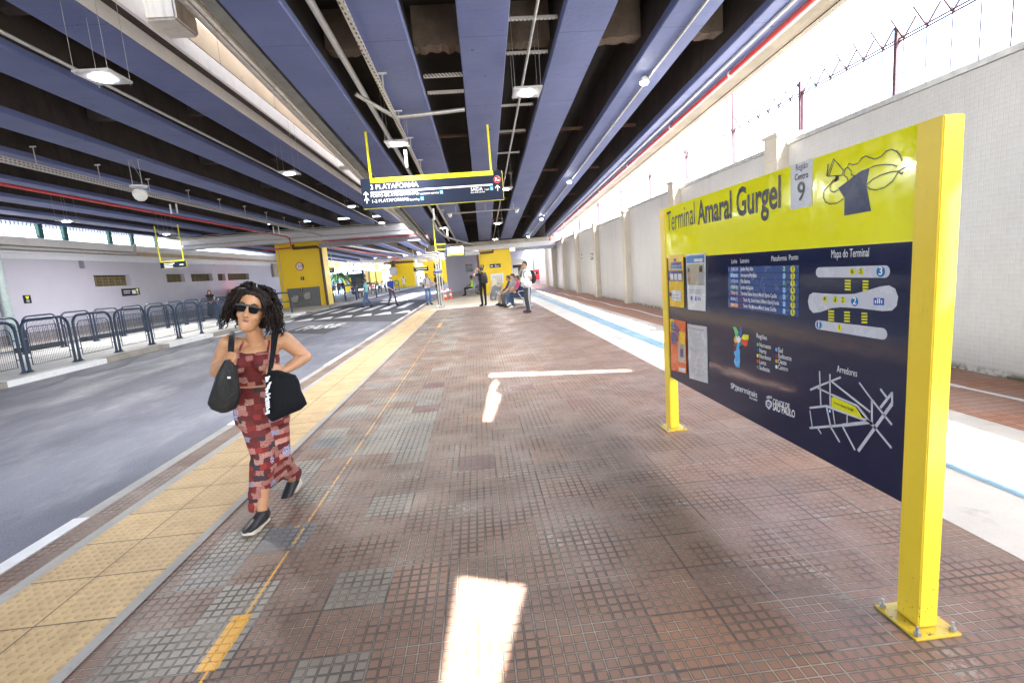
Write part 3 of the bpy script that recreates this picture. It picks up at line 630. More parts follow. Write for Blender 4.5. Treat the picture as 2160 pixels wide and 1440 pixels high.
# perforated cable trays
def tray_mat():
    n = NB('perforated_tray'); x, y, z = n.sep(n.pos())
    def e(v, p): return n.math('ABSOLUTE', n.math('SUBTRACT', n.math('FRACT', n.math('DIVIDE', v, p)), 0.5))
    hole = n.math('MULTIPLY', n.math('LESS_THAN', e(y, 0.11), 0.26), n.math('LESS_THAN', e(n.math('ADD', z, x), 0.06), 0.2))
    return n.out(n.mix(hole, (0.50, 0.48, 0.45), (0.08, 0.07, 0.065)), 0.45, 0.3)
M['tray'] = tray_mat()
def tray(label, pts, w, h, rods, rod_top, side=0):
    t = thing('cable_tray', label, 'cable tray', pts[0])
    d = MB()
    for a_, b_ in zip(pts[:-1], pts[1:]):
        a_, b_ = Vector(a_), Vector(b_)
        p = [a_ + Vector((-w/2, 0, 0)), a_ + Vector((w/2, 0, 0)), b_ + Vector((w/2, 0, 0)), b_ + Vector((-w/2, 0, 0))]
        d.hexa([*p, *[q + Vector((0, 0, h)) for q in p]])
    d.build('tray', M['tray'], t)
    for y in rods:
        r = MB(); 
        for a_, b_ in zip(pts[:-1], pts[1:]):
            if a_[1] <= y <= b_[1]:
                k = (y - a_[1]) / (b_[1] - a_[1]); px = a_[0] + k * (b_[0] - a_[0]) + side; pz = a_[2] + k * (b_[2] - a_[2])
        r.cyl((px, y, pz), (px, y, rod_top(y)), 0.012, 6); r.box(px - 0.07, px + 0.07, y - 0.015, y + 0.015, rod_top(y) - 0.03, rod_top(y) - 0.001)
        r.build('rod', M['steel'], t)
    return t
tray('perforated cable tray hung on rods under the second blue beam', [(-1.30, 5.3, 4.82), (-1.28, 12, 4.46), (-1.22, 20, 4.03), (-1.0, 32.5, 3.36)], 0.07, 0.05, (8.6, 10.2, 11.8, 13.6, 15.6, 18.0, 21), lambda y: ramp_z(y), 0.05)
tray('long perforated cable tray hung on rods under the left viaduct', [(-10.2, 7, 4.75), (-10.2, 34.2, 4.75), (-10.6, 37.5, 4.4), (-9.0, 78, 4.6)], 0.12, 0.12, (12.9, 14.9, 17.0, 19.2, 21.4, 23.6, 25.9, 28.2, 30.6, 33), lambda y: LZ, 0.0)
# ladder like tray rungs in the bays of the right viaduct
for yy in (7.6, 8.6, 10.8, 12.4, 14.2):
    d = MB(); d.box(0.78, 1.5, yy, yy + 0.05, rz(yy, 0.18), rz(yy, 0.22)); tag(d.build('tray_rung', M['tray'], origin=(1.1, yy, rz(yy, 0.18))), 'perforated steel bar bridging the bay between the third and fourth beams', 'bracket', 'perforated bars in the lamp bay')
for yy in (9.2, 9.9):
    d = MB(); d.box(-0.62, 0.08, yy, yy + 0.06, rz(yy, 0.15), rz(yy, 0.2)); tag(d.build('tray_rung', M['tray'], origin=(-0.3, yy, rz(yy, 0.15))), 'perforated steel bar bridging the bay left of the middle beam', 'bracket', 'paired bars left of the middle beam')

# lamps: square LED panels on wires, and round lamps on the conduit
M['lamp_panel'] = pm('lamp_panel_white', (.34, .34, .36), .5, var=.04)
def square_lamp(loc, top, label, group, s=0.23, power=8.0):
    t = thing('square_lamp', label, 'lamp', loc, group)
    d = MB(); x, y, z = loc
    d.box(x - s, x + s, y - s, y + s, z, z + 0.035); d.build('panel', M['lamp_panel'], t, bevel=0.006)
    d = MB(); d.loft([((x, y, z - 0.004), (s * 0.52, 0, 0), (0, s * 0.52, 0)), ((x, y, z - 0.012), (s * 0.5, 0, 0), (0, s * 0.5, 0))], 20); d.build('led', M['led'], t)
    d = MB()
    for a_ in (-1, 1):
        for b_ in (-1, 1): d.cyl((x + a_ * s * 0.9, y + b_ * s * 0.9, z - 0.03), (x + a_ * s * 0.9, y + b_ * s * 0.9, top), 0.003, 4)
    d.build('hanger_wire', M['steel'], t)
    li = bpy.data.lights.new('square_lamp_light', 'AREA'); li.shape = 'DISK'; li.size = s * 1.1; li.energy = power; li.color = (1, .98, .95)
    lo = bpy.data.objects.new('square_lamp_light', li); COL.objects.link(lo); lo.parent = t; lo.location = (0, 0, -.03)
    return t
GL = 'square lamps under the left viaduct'; GR = 'square lamps under the low viaduct'
for loc, lb in (((-4.68, 7.25, 4.45), 'nearest square lamp under the left viaduct, beside the conduit and white ledge'), ((-4.70, 13.85, 4.5), 'square lamp second from the front in the row beside the left viaduct ledge'),
                ((-4.72, 20.5, 4.5), 'square lamp just left of the hanging platform sign'), ((-4.77, 27.0, 4.5), 'small far square lamp below the left end of the platform sign'),
                ((-14.64, 19.3, 4.5), 'square lamp above the green railing over the lilac wall'), ((-14.78, 25.3, 4.5), 'square lamp over the small far hanging sign by the lilac wall')):
    square_lamp(loc, LZ + 0.6, lb, GL, power=11.0 if loc[0] > -10 else 34.0)
for loc, lb in (((1.08, 8.42, 4.36), 'bright square lamp in the bay right of the middle beam, nearest the camera'), ((-1.37, 10.55, 4.23), 'square lamp just above the platform sign, left of the tray'),
                ((1.10, 15.4, 3.97), 'square lamp at the right end of the hanging platform sign'), ((1.16, 22.4, 3.61), 'square lamp above the camera bar, right of the middle beam'),
                ((-1.3, 22.7, 3.60), 'square lamp by the curved silver hose'), ((1.26, 28.4, 3.29), 'farthest square lamp, close to the duct above the yellow pier')):
    square_lamp(loc, ramp_z(loc[1]) + 0.6, lb, GR)
for y, lb in ((9.24, 'nearest round lamp on the conduit under the fourth beam'), (16.9, 'second round lamp along the conduit under the fourth beam'), (24.7, 'third round lamp along the conduit under the fourth beam'), (31.6, 'last round lamp by the far crosshead under the fourth beam')):
    z = ramp_z(y) - 0.12; xx = 3.34 + 0.008 * (y - 9); t = thing('round_lamp', lb, 'lamp', (xx, y, z), 'round lamps on the conduit')
    d = MB(); d.loft([((xx, y, z + 0.10), (0.04, 0, 0), (0, 0.04, 0)), ((xx, y, z + 0.03), (0.08, 0, 0), (0, 0.08, 0)), ((xx, y, z), (0.085, 0, 0), (0, 0.085, 0))], 16); d.build('housing', M['white'], t)
    d = MB(); d.sphere((xx, y, z - 0.01), 0.07, 12, sc=(1, 1, 0.6)); d.build('bulb', M['led'], t, smooth=True)
# ------------------------------------------------------------------ right wall, its pilasters and the fence above it
w = thing('boundary_wall', 'long wall of small white tiles with beige block pilasters beside the sunny walkway', 'wall', (5.6, 15, 0))
d = MB(); d.box(5.5, 5.75, -14, 17.3, -0.2, 3.27); d.box(5.5, 5.75, 17.3, 44, -0.2, 3.10); d.build('tiled_wall', M['wall_tiles'], w)
d = MB(); d.box(5.46, 5.79, -14, 17.25, 3.273, 3.34); d.box(5.46, 5.79, 17.3, 44, 3.103, 3.16); d.build('coping', M['steel'], w)
for y in (-0.2, 4.2 - 9, 8.55, 13.0, 17.3, 21.7, 25.9, 29.8, 33.9, 37.5):
    d = MB(); top = 3.44 if y < 17 else 3.2
    nb = 9
    for i in range(nb):
        z0 = -0.05 + i * (top + 0.05) / nb; d.box(5.30 + 0.004 * (i % 2), 5.80, y - 0.19, y + 0.19, z0 + 0.004, z0 + (top + 0.05) / nb - 0.004)
    d.box(5.315, 5.79, y - 0.18, y + 0.18, -0.05, top - 0.01); d.box(5.27, 5.82, y - 0.22, y + 0.22, top, top + 0.05)
    d.build('pilaster', M['pilaster'], w)
fz = 3.34
M['rust_dark'] = pm('dark_rusty_steel', (0.060, 0.028, 0.040), 0.7, 0.2, var=0.35, scale=25)
fn = thing('spiked_fence', 'rusty spiked wire fence standing behind the top of the white tiled wall', 'fence', (6.3, 15, 3.2))
d = MB(); 
for z in (1.02, 0.98): d.tube([(6.3, 1.0 + i, fz + z) for i in range(48)], 0.013, 5)
d.build('wire', M['rust_dark'], fn)
tall = {8: 1.0, 12: 0.0, 16: 1.0, 20: 0.6, 24: 1.0}
for i, y in enumerate((3.4, 5.2, 7.1, 9.2, 11.6, 14.2, 17.2, 20.6, 24.5, 29, 34)):
    d = MB(); d.box(6.26, 6.34, y - 0.025, y + 0.025, 0.0, fz + 1.1 + (0.75 if i % 3 == 1 else 0.12)); d.build('post', M['rust_dark'], fn)
d = MB(); y = 1.6
while y < 38:
    d.tube([(6.3, y, fz + 1.0), (6.22, y + 0.13, fz + 1.30)], 0.017, 4); d.tube([(6.3, y, fz + 1.0), (6.38, y - 0.10, fz + 1.24)], 0.014, 4)
    d.tube([(6.3, y, 0.0), (6.3, y, fz + 1.0)], 0.010, 4)
    y += 0.36
so_ = d.build('spike', M['rust_dark'], fn); so_['kind'] = 'stuff'
# white buildings over the wall
M['bldg_white'] = pm('white_render', (0.82, 0.81, 0.80), 0.7, var=0.04, scale=0.3)
M['bldg_pale'] = pm('pale_blue_render', (0.55, 0.62, 0.75), 0.6, var=0.06, scale=0.3)
b = thing('apartment_block', 'bleached white building with bluish window strips above the right end of the wall', 'building', (30, 26, 0))
d = MB(); d.box(26, 40, 17, 24, -0.3, 26); d.build('wall', M['bldg_white'], b)
for k in range(5):
    d = MB(); yy = 18.0 + k * 1.1; d.box(25.9, 25.995, yy, yy + (0.25 if k % 2 else 0.12), 6.0 + (k % 3) * 1.2, 10.0 + (k % 2) * 2); d.build('window_strip', M['bldg_pale'], b)
b = thing('apartment_block', 'overexposed white building far behind the wall beyond the viaduct edge', 'building', (20, 60, 0))
d = MB(); d.box(14, 30, 48, 80, -0.3, 14); d.build('wall', M['bldg_white'], b)
for k in range(6):
    d = MB(); d.box(13.94, 13.995, 50 + k * 4.6, 51.2 + k * 4.6, 6.5, 8.2); d.build('window', M['bldg_pale'], b)
d = MB(); d.box(5.9, 14, 2.4, 7.4, 3.0, 3.3)
gs = MB(); gs.hexa([(6.6, 1.0, 2.0), (12, 1.0, 2.0), (12, 5.2, 2.0), (6.6, 5.2, 2.0), (6.6, 1.0, 4.2), (12, 1.0, 6), (12, 5.2, 4.2), (6.6, 5.2, 3.3)])
struct(gs.build('grass_bank', M['leaf_l']))

# ------------------------------------------------------------------ left wall, railing and lane
LX = -20.0
def wy(x, y): return atX(x, y, LX)
t = thing('station_wall', 'long lilac grey wall with recessed block vents across the bus road', 'wall', (LX, 30, 0))
def zl(x, y): return atX(x, y, LX).z
# openings measured as (left px, right px, top px, bottom px)
vents = [((200, 596), (280, 614)), ((352, 590), (393, 604)), ((404, 589), (451, 600)), ((460, 587), (478, 597)), ((481, 585), (527, 595))]
rects = []
for (xa, ya), (xb, yb) in vents:
    a, c = wy(xa, ya), wy(xb, yb); rects.append((a.y, c.y, min(a.z, c.z), max(a.z, c.z)))
rects = [(y0, y1, 2.32 - 0.0 * i, 2.92) if i == 0 else (y0, y1, 2.42, 2.95) for i, (y0, y1, z0, z1) in enumerate(rects)]
small = [((165, 549), (176, 566)), ((448, 551), (453, 559)), ((525, 552), (529, 560))]
for (xa, ya), (xb, yb) in small:
    a, c = wy(xa, ya), wy(xb, yb); rects.append((a.y, max(c.y, a.y + 0.35), c.z, a.z - 0.01))
rects.sort()
d = MB(); y = -14.0; Z0, Z1 = -0.2, 3.66; YE = 52.0
for (y0, y1, z0, z1) in rects:
    d.box(LX - 0.35, LX, y, y0, Z0, Z1); d.box(LX - 0.35, LX, y0, y1, Z0, z0); d.box(LX - 0.35, LX, y0, y1, z1, Z1); y = y1
d.box(LX - 0.35, LX, y, YE, Z0, Z1)
d.build('painted_wall', M['wall_grey'], t)
d = MB(); d.box(LX - 0.6, LX - 0.38, -14, YE, Z0, Z1); d.build('backing', M['dark'], t)
d = MB(); d.box(LX, LX + 0.012, -14, YE, -0.05, 0.42); d.build('skirting', pm('grey_brown_skirting', (0.27, 0.24, 0.25), 0.7, dirt=0.2), t)
M['block'] = pm('tan_block', (0.20, 0.165, 0.09), 0.8, var=0.1)
for k, (y0, y1, z0, z1) in enumerate(rects):
    if z1 - z0 < 0.75 and y1 - y0 > 0.7:
        d = MB(); n = max(2, int((y1 - y0) / 0.42))
        for i in range(n + 1):
            yy = y0 + (y1 - y0) * i / n; d.box(LX - 0.34, LX - 0.26, yy - 0.035, yy + 0.035, z0, z1)
        for i in range(1, n * 4):
            yy = y0 + (y1 - y0) * i / (n * 4); d.box(LX - 0.33, LX - 0.27, yy - 0.012, yy + 0.012, z0, z1)
        for i in range(1, 4): d.box(LX - 0.335, LX - 0.265, y0, y1, z0 + (z1 - z0) * i / 4 - 0.014, z0 + (z1 - z0) * i / 4 + 0.014)
        d.build('vent', M['block'], t)
d = MB(); d.box(LX - 0.3, LX + 0.06, -14, YE, 3.663, 3.90); d.box(LX - 0.3, LX + 0.14, -14, YE, 3.903, 4.0); d.build('ledge', pm('pale_blue_ledge', (.62, .64, .70), .4, var=.06), t)
d = MB(); d.box(LX - 0.5, LX - 0.02, -14, 60, 4.003, 4.24, 0); d.box(LX - 0.55, LX + 0.16, -14, 60, 4.243, 4.62, 1); d.build('parapet', [M['conc_beige'], M['sunlit_white']], t)  # upper band coloured white in place of sunlight
pipe('wall_pipe', 'fat silver pipe running along the top of the lilac wall', 'pipe', [(LX + 0.2, 5, 4.15), (LX + 0.2, 30.3, 4.12), (LX + 0.2, 30.6, 4.2), (LX + 0.2, 30.7, 4.7)], 0.08, M['pipe_grey'])
pipe('drain_pipe', 'pale grey standpipe in front of the lilac wall at the picture edge', 'pipe', [(LX + 0.25, 22.0, -0.05), (LX + 0.25, 22.0, 3.9)], 0.16, pm('pale_green_pipe', (0.36, 0.44, 0.46), 0.4, 0.3))
fr = thing('railing', 'green metal railing with pickets on the parapet above the lilac wall', 'railing', (LX - 0.1, 25, 4.62))
gm = pm('green_railing_paint', (0.04, 0.16, 0.15), 0.45); rx = LX - 0.1
d = MB()
for z in (4.72, 5.5, 5.62): d.box(rx - 0.02, rx + 0.02, 8, 42, z - 0.02, z + 0.02)
d.build('rail', gm, fr)
for y in (19.5, 21.3, 24.8, 26.2, 29.2, 31.0, 33.2, 36.5): 
    d = MB(); d.box(rx - 0.07, rx + 0.07, y - 0.11, y + 0.11, 4.6, 5.75); d.build('post', gm, fr)
d = MB(); y = 14.0
while y < 31: d.box(rx - 0.012, rx + 0.012, y - 0.012, y + 0.012, 4.7, 5.62); y += 0.2
p_ = d.build('picket', gm, fr); p_['kind'] = 'stuff'
# dark rubber blocks beyond the barriers
for a_, b_, lb in (((27, 736), (118, 722), 'black rubber bumper block lying nearest in the far lane behind the barriers'), ((165, 712), (293, 690), 'long black rubber bumper block farther along the far lane')):
    p, q = atZ(*a_, 0), atZ(*b_, 0); d = MB(); x_ = -16.15
    d.box(x_, x_ + 0.35, p.y * x_ / p.x, q.y * x_ / q.x, 0.001, 0.17); tag(d.build('rubber_block', M['black'], bevel=0.03, origin=(x_, p.y, 0)), lb, 'bumper', 'rubber bumper blocks')

# small signs on walls
def wall_sign(name, label, cat, o, ux, w_, h_, items, base=None, group=None, proud=0.02, fmat=None):
    """flat plate centred at o; ux = reading direction; items drawn on it"""
    ux = Vector(ux); n_ = ux.cross(Vector((0, 0, 1)))
    t = thing(name, label, cat, Vector(o), group); o = Vector(o)
    d = MB(); c = [o + ux * a * w_ / 2 + Vector((0, 0, b * h_ / 2)) for a, b in ((-1, -1), (1, -1), (1, 1), (-1, 1))]
    d.hexa([*(q for q in c), *(q + n_ * proud for q in c)]); d.build('plate', base or M['sign_navy'], t)
    return t, lambda u, v, k=0.004: o + ux * (u * w_ / 2) + Vector((0, 0, v * h_ / 2)) + n_ * (proud + k), ux
def rectp(mb, at, u0, u1, v0, v1, m=0, k=0.004): mb.poly([at(u0, v0, k), at(u1, v0, k), at(u1, v1, k), at(u0, v1, k)], m)
def small_sign(o, ux, s, label, group):
    t, at, u = wall_sign('pictogram_sign', label, 'sign', o, ux, s, s, [], group=group)
    d = MB(); d.poly([at(-0.55, 0.75), at(0.55, 0.75), at(0.25, 0.1), at(0.25, 0.0), at(-0.25, 0.0), at(-0.25, 0.1)], 0); rectp(d, at, -0.45, 0.45, -0.55, -0.2, 1); rectp(d, at, -0.35, 0.35, -0.8, -0.65, 1)
    d.build('pictogram', [flat('pict_yellow', (0.7, 0.68, 0.02)), M['steel']], t)
p = wy(57, 631); small_sign((LX + 0.002, p.y, p.z), (0, 1, 0), 0.36, 'small black sign with yellow pictogram, alone at the left end of the lilac wall', 'small pictogram signs')
p = wy(289, 614.5); small_sign((LX + 0.002, p.y, p.z), (0, 1, 0), 0.4, 'small black sign with yellow pictogram beside the navy plate on the lilac wall', 'small pictogram signs')
p = wy(273, 616); t, at, u = wall_sign('wall_plate', 'navy direction plate with a white panel below the first vent', 'sign', (LX + 0.002, p.y, p.z), (0, 1, 0), 1.25, 0.42, [])
d = MB(); rectp(d, at, 0.3, 0.8, -0.5, 0.5); rectp(d, at, -0.8, 0.1, 0.2, 0.4); rectp(d, at, -0.8, 0.0, -0.3, -0.15); d.build('print', M['paper'], t)

# ------------------------------------------------------------------ barriers
M['mesh'] = M['navy_steel']
def barrier(label, loc, group, wd=1.36, h=1.24):
    t = thing('barrier', label, 'barrier', loc, group); x, y0, z0 = loc; y1 = y0 + wd; r = 0.034; R = 0.26
    d = MB(); pts = [(x, y0, z0)]
    for k in range(7): a_ = math.pi - k * math.pi / 12; pts.append((x, y0 + R + R * math.cos(a_), z0 + h - R + R * math.sin(a_)))
    for k in range(7): a_ = math.pi / 2 - k * math.pi / 12; pts.append((x, y1 - R + R * math.cos(a_), z0 + h - R + R * math.sin(a_)))
    pts.append((x, y1, z0)); d.tube(pts, r, 10); d.build('frame', M['navy_steel'], t, smooth=True)
    i0, i1, b0, b1, R2 = y0 + 0.12, y1 - 0.12, z0 + 0.16, z0 + h - 0.17, 0.15
    d = MB(); pts = [(x, i0, b0)]
    for k in range(5): a_ = math.pi - k * math.pi / 8; pts.append((x, i0 + R2 + R2 * math.cos(a_), b1 - R2 + R2 * math.sin(a_)))
    for k in range(5): a_ = math.pi / 2 - k * math.pi / 8; pts.append((x, i1 - R2 + R2 * math.cos(a_), b1 - R2 + R2 * math.sin(a_)))
    pts.append((x, i1, b0)); d.tube(pts, 0.013, 6, closed=True)
    for s in (0.25, 0.75):
        zz = b0 + (b1 - b0) * s - 0.05; d.cyl((x, y0, zz), (x, i0, zz), 0.014, 6); d.cyl((x, i1, zz), (x, y1, zz), 0.014, 6)
    d.build('inner_frame', M['navy_steel'], t, smooth=True)
    d = MB(); n = 22
    for i in range(1, n):
        yy = i0 + (i1 - i0) * i / n; top = b1 if 0.12 < i / n < 0.88 else b1 - 0.07; d.box(x - 0.003, x + 0.003, yy - 0.002, yy + 0.002, b0, top)
    for k in range(1, 6): zz = b0 + (b1 - b0) * k / 6; d.box(x - 0.002, x + 0.002, i0, i1, zz - 0.002, zz + 0.002)
    d.build('wire_mesh', M['navy_steel'], t)
    for yy in (y0, y1):
        d = MB(); d.box(x - 0.075, x + 0.075, yy - 0.06, yy + 0.06, z0, z0 + 0.012)
        for k in range(4):
            a_ = k * math.pi / 2 + math.pi / 4; d.poly([(x, yy, z0 + 0.12), (x + 0.07 * math.cos(a_), yy + 0.07 * math.sin(a_), z0 + 0.012), (x, yy, z0 + 0.012)])
        d.build('foot', M['navy_steel'], t)
    return t
GB = 'hooped barriers along the bus lane island'
ords = ['first', 'second', 'third', 'fourth', 'fifth', 'sixth', 'seventh', 'eighth', 'ninth', 'tenth', 'eleventh', 'twelfth']
first = barrier('first hooped navy barrier from the left along the near kerb, cut by the picture edge', (-10.87, 10.80, 0.0), GB)
for i in range(1, 11):
    c = copy_tree(first); c.location.y = 10.80 + i * 1.515 - (0 if i < 6 else 0.02 * i)
    c['label'] = '%s hooped navy barrier from the left along the near kerb' % ords[i]
for i in range(11):
    c = copy_tree(first); c.location.x = -15.15; c.location.y = 15.75 + i * 1.52
    c['label'] = '%s hooped navy barrier from the left in the back row by the far lane' % ords[i]
# plain hoops beside and beyond the yellow pillar
def hoop(label, loc, ang, wd, h, group, r=0.045):
    t = thing('hoop_rail', label, 'hoop rail', loc, group); x, y, z = loc; dx, dy = math.cos(ang), math.sin(ang); R = 0.18
    d = MB(); pts = [(x, y, z)]
    for k in range(6): a_ = math.pi - k * math.pi / 10; s = R + R * math.cos(a_); pts.append((x + dx * s, y + dy * s, z + h - R + R * math.sin(a_)))
    for k in range(6): a_ = math.pi / 2 - k * math.pi / 10; s = wd - R + R * math.cos(a_); pts.append((x + dx * s, y + dy * s, z + h - R + R * math.sin(a_)))
    pts.append((x + dx * wd, y + dy * wd, z)); d.tube(pts, r, 8); d.build('frame', M['navy_steel'], t, smooth=True)
    d = MB(); d.cyl((x, y, z + h * 0.55), (x + dx * wd, y + dy * wd, z + h * 0.55), r * 0.6, 6); d.build('bar', M['navy_steel'], t)
GH = 'hooped rails around the yellow pillar'
hoop('hooped rail in front of the left foot of the yellow pillar', (-11.95, 29.3, 0), 0.25, 1.0, 1.2, GH)
hoop('hooped rail partly behind the curly hair left of the yellow pillar', (-13.4, 29.6, 0), 0.25, 1.2, 1.2, GH)
for i in range(4):
    hoop('%s hooped rail right of the yellow pillar, before the seated passengers' % ords[i], (-11.2 + 0.62 * i, 39.0 + 1.0 * i, 0), 1.2, 1.5, 1.25, GH, 0.06)
for i in range(5):
    hoop('%s hooped rail beside the articulated bus' % ords[i], (-12.4 + 0.55 * i, 56 + 1.5 * i, 0), 0.3, 0.5, 1.25, GH, 0.06)

# ------------------------------------------------------------------ big information board
BX = 1.64
ya, yb = 1.64, 4.245                # near and far post
t = thing('information_board', 'large navy and yellow terminal information board on two yellow posts', 'sign board', (1.70, 2.9, 0))
for yy, nm in ((ya, 'near'), (yb - 0.10, 'far')):
    d = MB(); d.box(1.632, 1.712, yy, yy + 0.105, 0.012, 1.955); d.build('post', M['yellow'], t, bevel=0.004)
    d = MB(); d.box(1.577, 1.767, yy - 0.05, yy + 0.155, 0.0, 0.010); d.build('base_plate', M['yellow'], t, bevel=0.002)
    for bx_ in (1.598, 1.746):
        for by_ in (yy - 0.03, yy + 0.135):
            d = MB(); d.cyl((bx_, by_, 0.012), (bx_, by_, 0.026), 0.012, 6); d.cyl((bx_, by_, 0.026), (bx_, by_, 0.048), 0.006, 8); d.build('bolt', M['steel'], t)
y0, y1 = ya + 0.105, yb - 0.10
ZH = 1.535
d = MB(); d.box(BX + 0.004, BX + 0.05, y0, y1, 0.49, ZH); d.build('panel', M['navy_print'], t)
d = MB(); d.box(BX, BX + 0.052, y0, y1, ZH + 0.001, 1.955); hd = d.build('header', M['lime_print'], t)
K = [0]
def bp(x, y, k=1): p = atX(x, y, BX); return Vector((BX + (0.004 if p.z < ZH else 0) - 0.0012 * k, p.y, p.z))
BMs = [M['ink_white'], M['ink_black'], flat('board_white', (0.55, 0.56, 0.62)), flat('board_blue', (0.03, 0.075, 0.24)), flat('chip_blue', (0.01, 0.10, 0.42)), flat('chip_cyan', (0.08, 0.40, 0.80)), flat('chip_teal', (0.01, 0.22, 0.22)),
       flat('chip_maroon', (0.22, 0.015, 0.05)), flat('chip_orange', (0.75, 0.25, 0.01)), flat('dot_yellow', (0.70, 0.68, 0.01)), flat('dot_green', (0.14, 0.56, 0.20)), flat('dot_red', (0.75, 0.06, 0.02)),
       flat('board_navy', (0.012, 0.022, 0.085)), flat('dot_blue', (0.01, 0.17, 0.42)), flat('gold', (0.75, 0.45, 0.01))]
def bt(mb, s, p0, p1, size, m=0, bold=0.0, k=2):
    """text on the board between two photo points of its baseline"""
    a_, b_ = bp(*p0, k), bp(*p1, k)
    if len(s) == 1: text_mesh(mb, s, frameM((a_ + b_) / 2, (b_ - a_), (0, 0, 1)), size=size * 0.62, align='CENTER', m=m, bold=bold); return
    text_mesh(mb, s, frameM(a_, (b_ - a_), (0, 0, 1)), size=size * (0.62 if size < 0.15 or size == 0.128 / 0.62 else 1.0), m=m, bold=bold, fit=(b_ - a_).length)
def bdisc(mb, p, r, m, k=2):
    c = bp(*p, k); r *= 0.52; mb.poly([c + Vector((0, -r * math.cos(2 * math.pi * i / 20), r * math.sin(2 * math.pi * i / 20))) for i in range(20)], m)
def bpoly(mb, pts, m, k=1): mb.poly([bp(x, y, k) for x, y in pts], m)
def bline(mb, p, q, w, m, k=2):
    a_, b_ = bp(*p, k), bp(*q, k); n_ = Vector((1, 0, 0)).cross((b_ - a_).normalized()) * w * 0.26; mb.poly([a_ - n_, b_ - n_, b_ + n_, a_ + n_], m)
# header print
d = MB(); bt(d, 'Terminal', (1408, 489), (1466, 472), 0.235, 1); bt(d, 'Amaral Gurgel', (1473, 473), (1649, 436), 0.235, 1, bold=0.022); d.build('title', BMs, t)
d = MB(); bpoly(d, [(1668, 443), (1713.5, 434), (1715, 333.5), (1668.5, 348.5)], 2, 1); d.build('region_label', BMs, t)
d = MB(); bt(d, 'Região', (1679, 361), (1704, 353.5), 0.072, 1); bt(d, 'Centro', (1677, 381), (1705.5, 374), 0.068, 1, 0.02); bt(d, '9', (1683.5, 424), (1698, 421), 0.128 / 0.62, 1, 0.012); d.build('region_lettering', BMs, t)
# line drawing of a figure with a megaphone
d = MB()
body = [(1768.5, 397), (1790, 381), (1802, 371), (1818, 360), (1835, 354), (1828, 391), (1838, 445), (1781, 455), (1782, 418)]
bpoly(d, body, 12, 1)
def strokes(pts, w=0.0085):
    for p, q in zip(pts[:-1], pts[1:]): bline(d, p, q, w, 1, 2)
strokes([(1759, 335), (1780, 359), (1777, 370), (1746, 372), (1759, 335)]); strokes([(1761, 338), (1750, 371)]); strokes([(1748, 346), (1745, 371)], 0.014)
strokes([(1803, 372), (1796, 368), (1797, 361), (1793, 357), (1790, 353), (1784, 356), (1781, 370), (1787, 374), (1790, 381)])
strokes([(1788, 353), (1792, 345), (1800, 348), (1811, 345), (1818, 334), (1827, 329), (1836, 333), (1847, 336), (1860, 330), (1870, 319), (1882, 315), (1893, 320), (1901, 330), (1903, 341)])
strokes([(1836, 354), (1850, 349), (1868, 347), (1884, 348), (1893, 351)]); strokes([(1828, 391), (1842, 378), (1860, 369), (1880, 363), (1897, 361), (1912, 352), (1920, 350), (1921, 346), (1914, 346)])
strokes([(1828, 392), (1836, 399), (1850, 401), (1868, 395), (1884, 382), (1896, 362), (1903, 368), (1906, 362)])
strokes([(1766, 379), (1752, 388), (1739, 402), (1737, 415), (1742, 426), (1753, 431), (1768, 428), (1780, 419)]); strokes([(1759, 378), (1752, 390), (1752, 402), (1759, 406), (1769, 400)]); strokes([(1766, 371), (1762, 382), (1770, 376), (1766, 372)], 0.022)
d.build('illustration', BMs, t)
# route table
d = MB(); bpoly(d, [(1535, 648), (1683.5, 668), (1684.5, 559.5), (1535, 563)], 3, 1)
rows_l = [563, 577, 591, 605, 619, 631, 643.5, 656]; rows_r = [559.5, 575, 591, 607, 623, 638.5, 653.5, 668]
rows_l = [563 + (648 - 563) * i / 7 for i in range(8)]; rows_r = [559.5 + (668 - 559.5) * i / 7 for i in range(8)]
for i in range(1, 7): bline(d, (1535, rows_l[i]), (1684, rows_r[i]), 0.008, 12, 2)
d.build('route_table', BMs, t)
names = ['Jardim Pery Alto', 'Aeroporto/Perdizes', 'Vila Sabrina', 'Jardim da Saúde', 'Terminal Santa Amaro/Metrô Santa Cecília', 'Term. Pq. Dom Pedro II/Metrô Barra Funda', 'Term. Vila Mariana/Metrô Santa Cecília']
codes = ['118C/10', '875A/10', '1732/10', '4708/10', '7500/10', '8106/11', '9041/11']; chip = [4, 5, 4, 6, 7, 4, 8]; plat = '2212323'; ponto = '3214626'
ends = [1589, 1596, 1582, 1589, 1638, 1643, 1637]
d = MB()
def ry(x, i, f): 
    k = (x - 1535) / 149.0; a_ = rows_l[i] + (rows_l[i+1] - rows_l[i]) * f; b_ = rows_r[i] + (rows_r[i+1] - rows_r[i]) * f; return a_ + (b_ - a_) * k
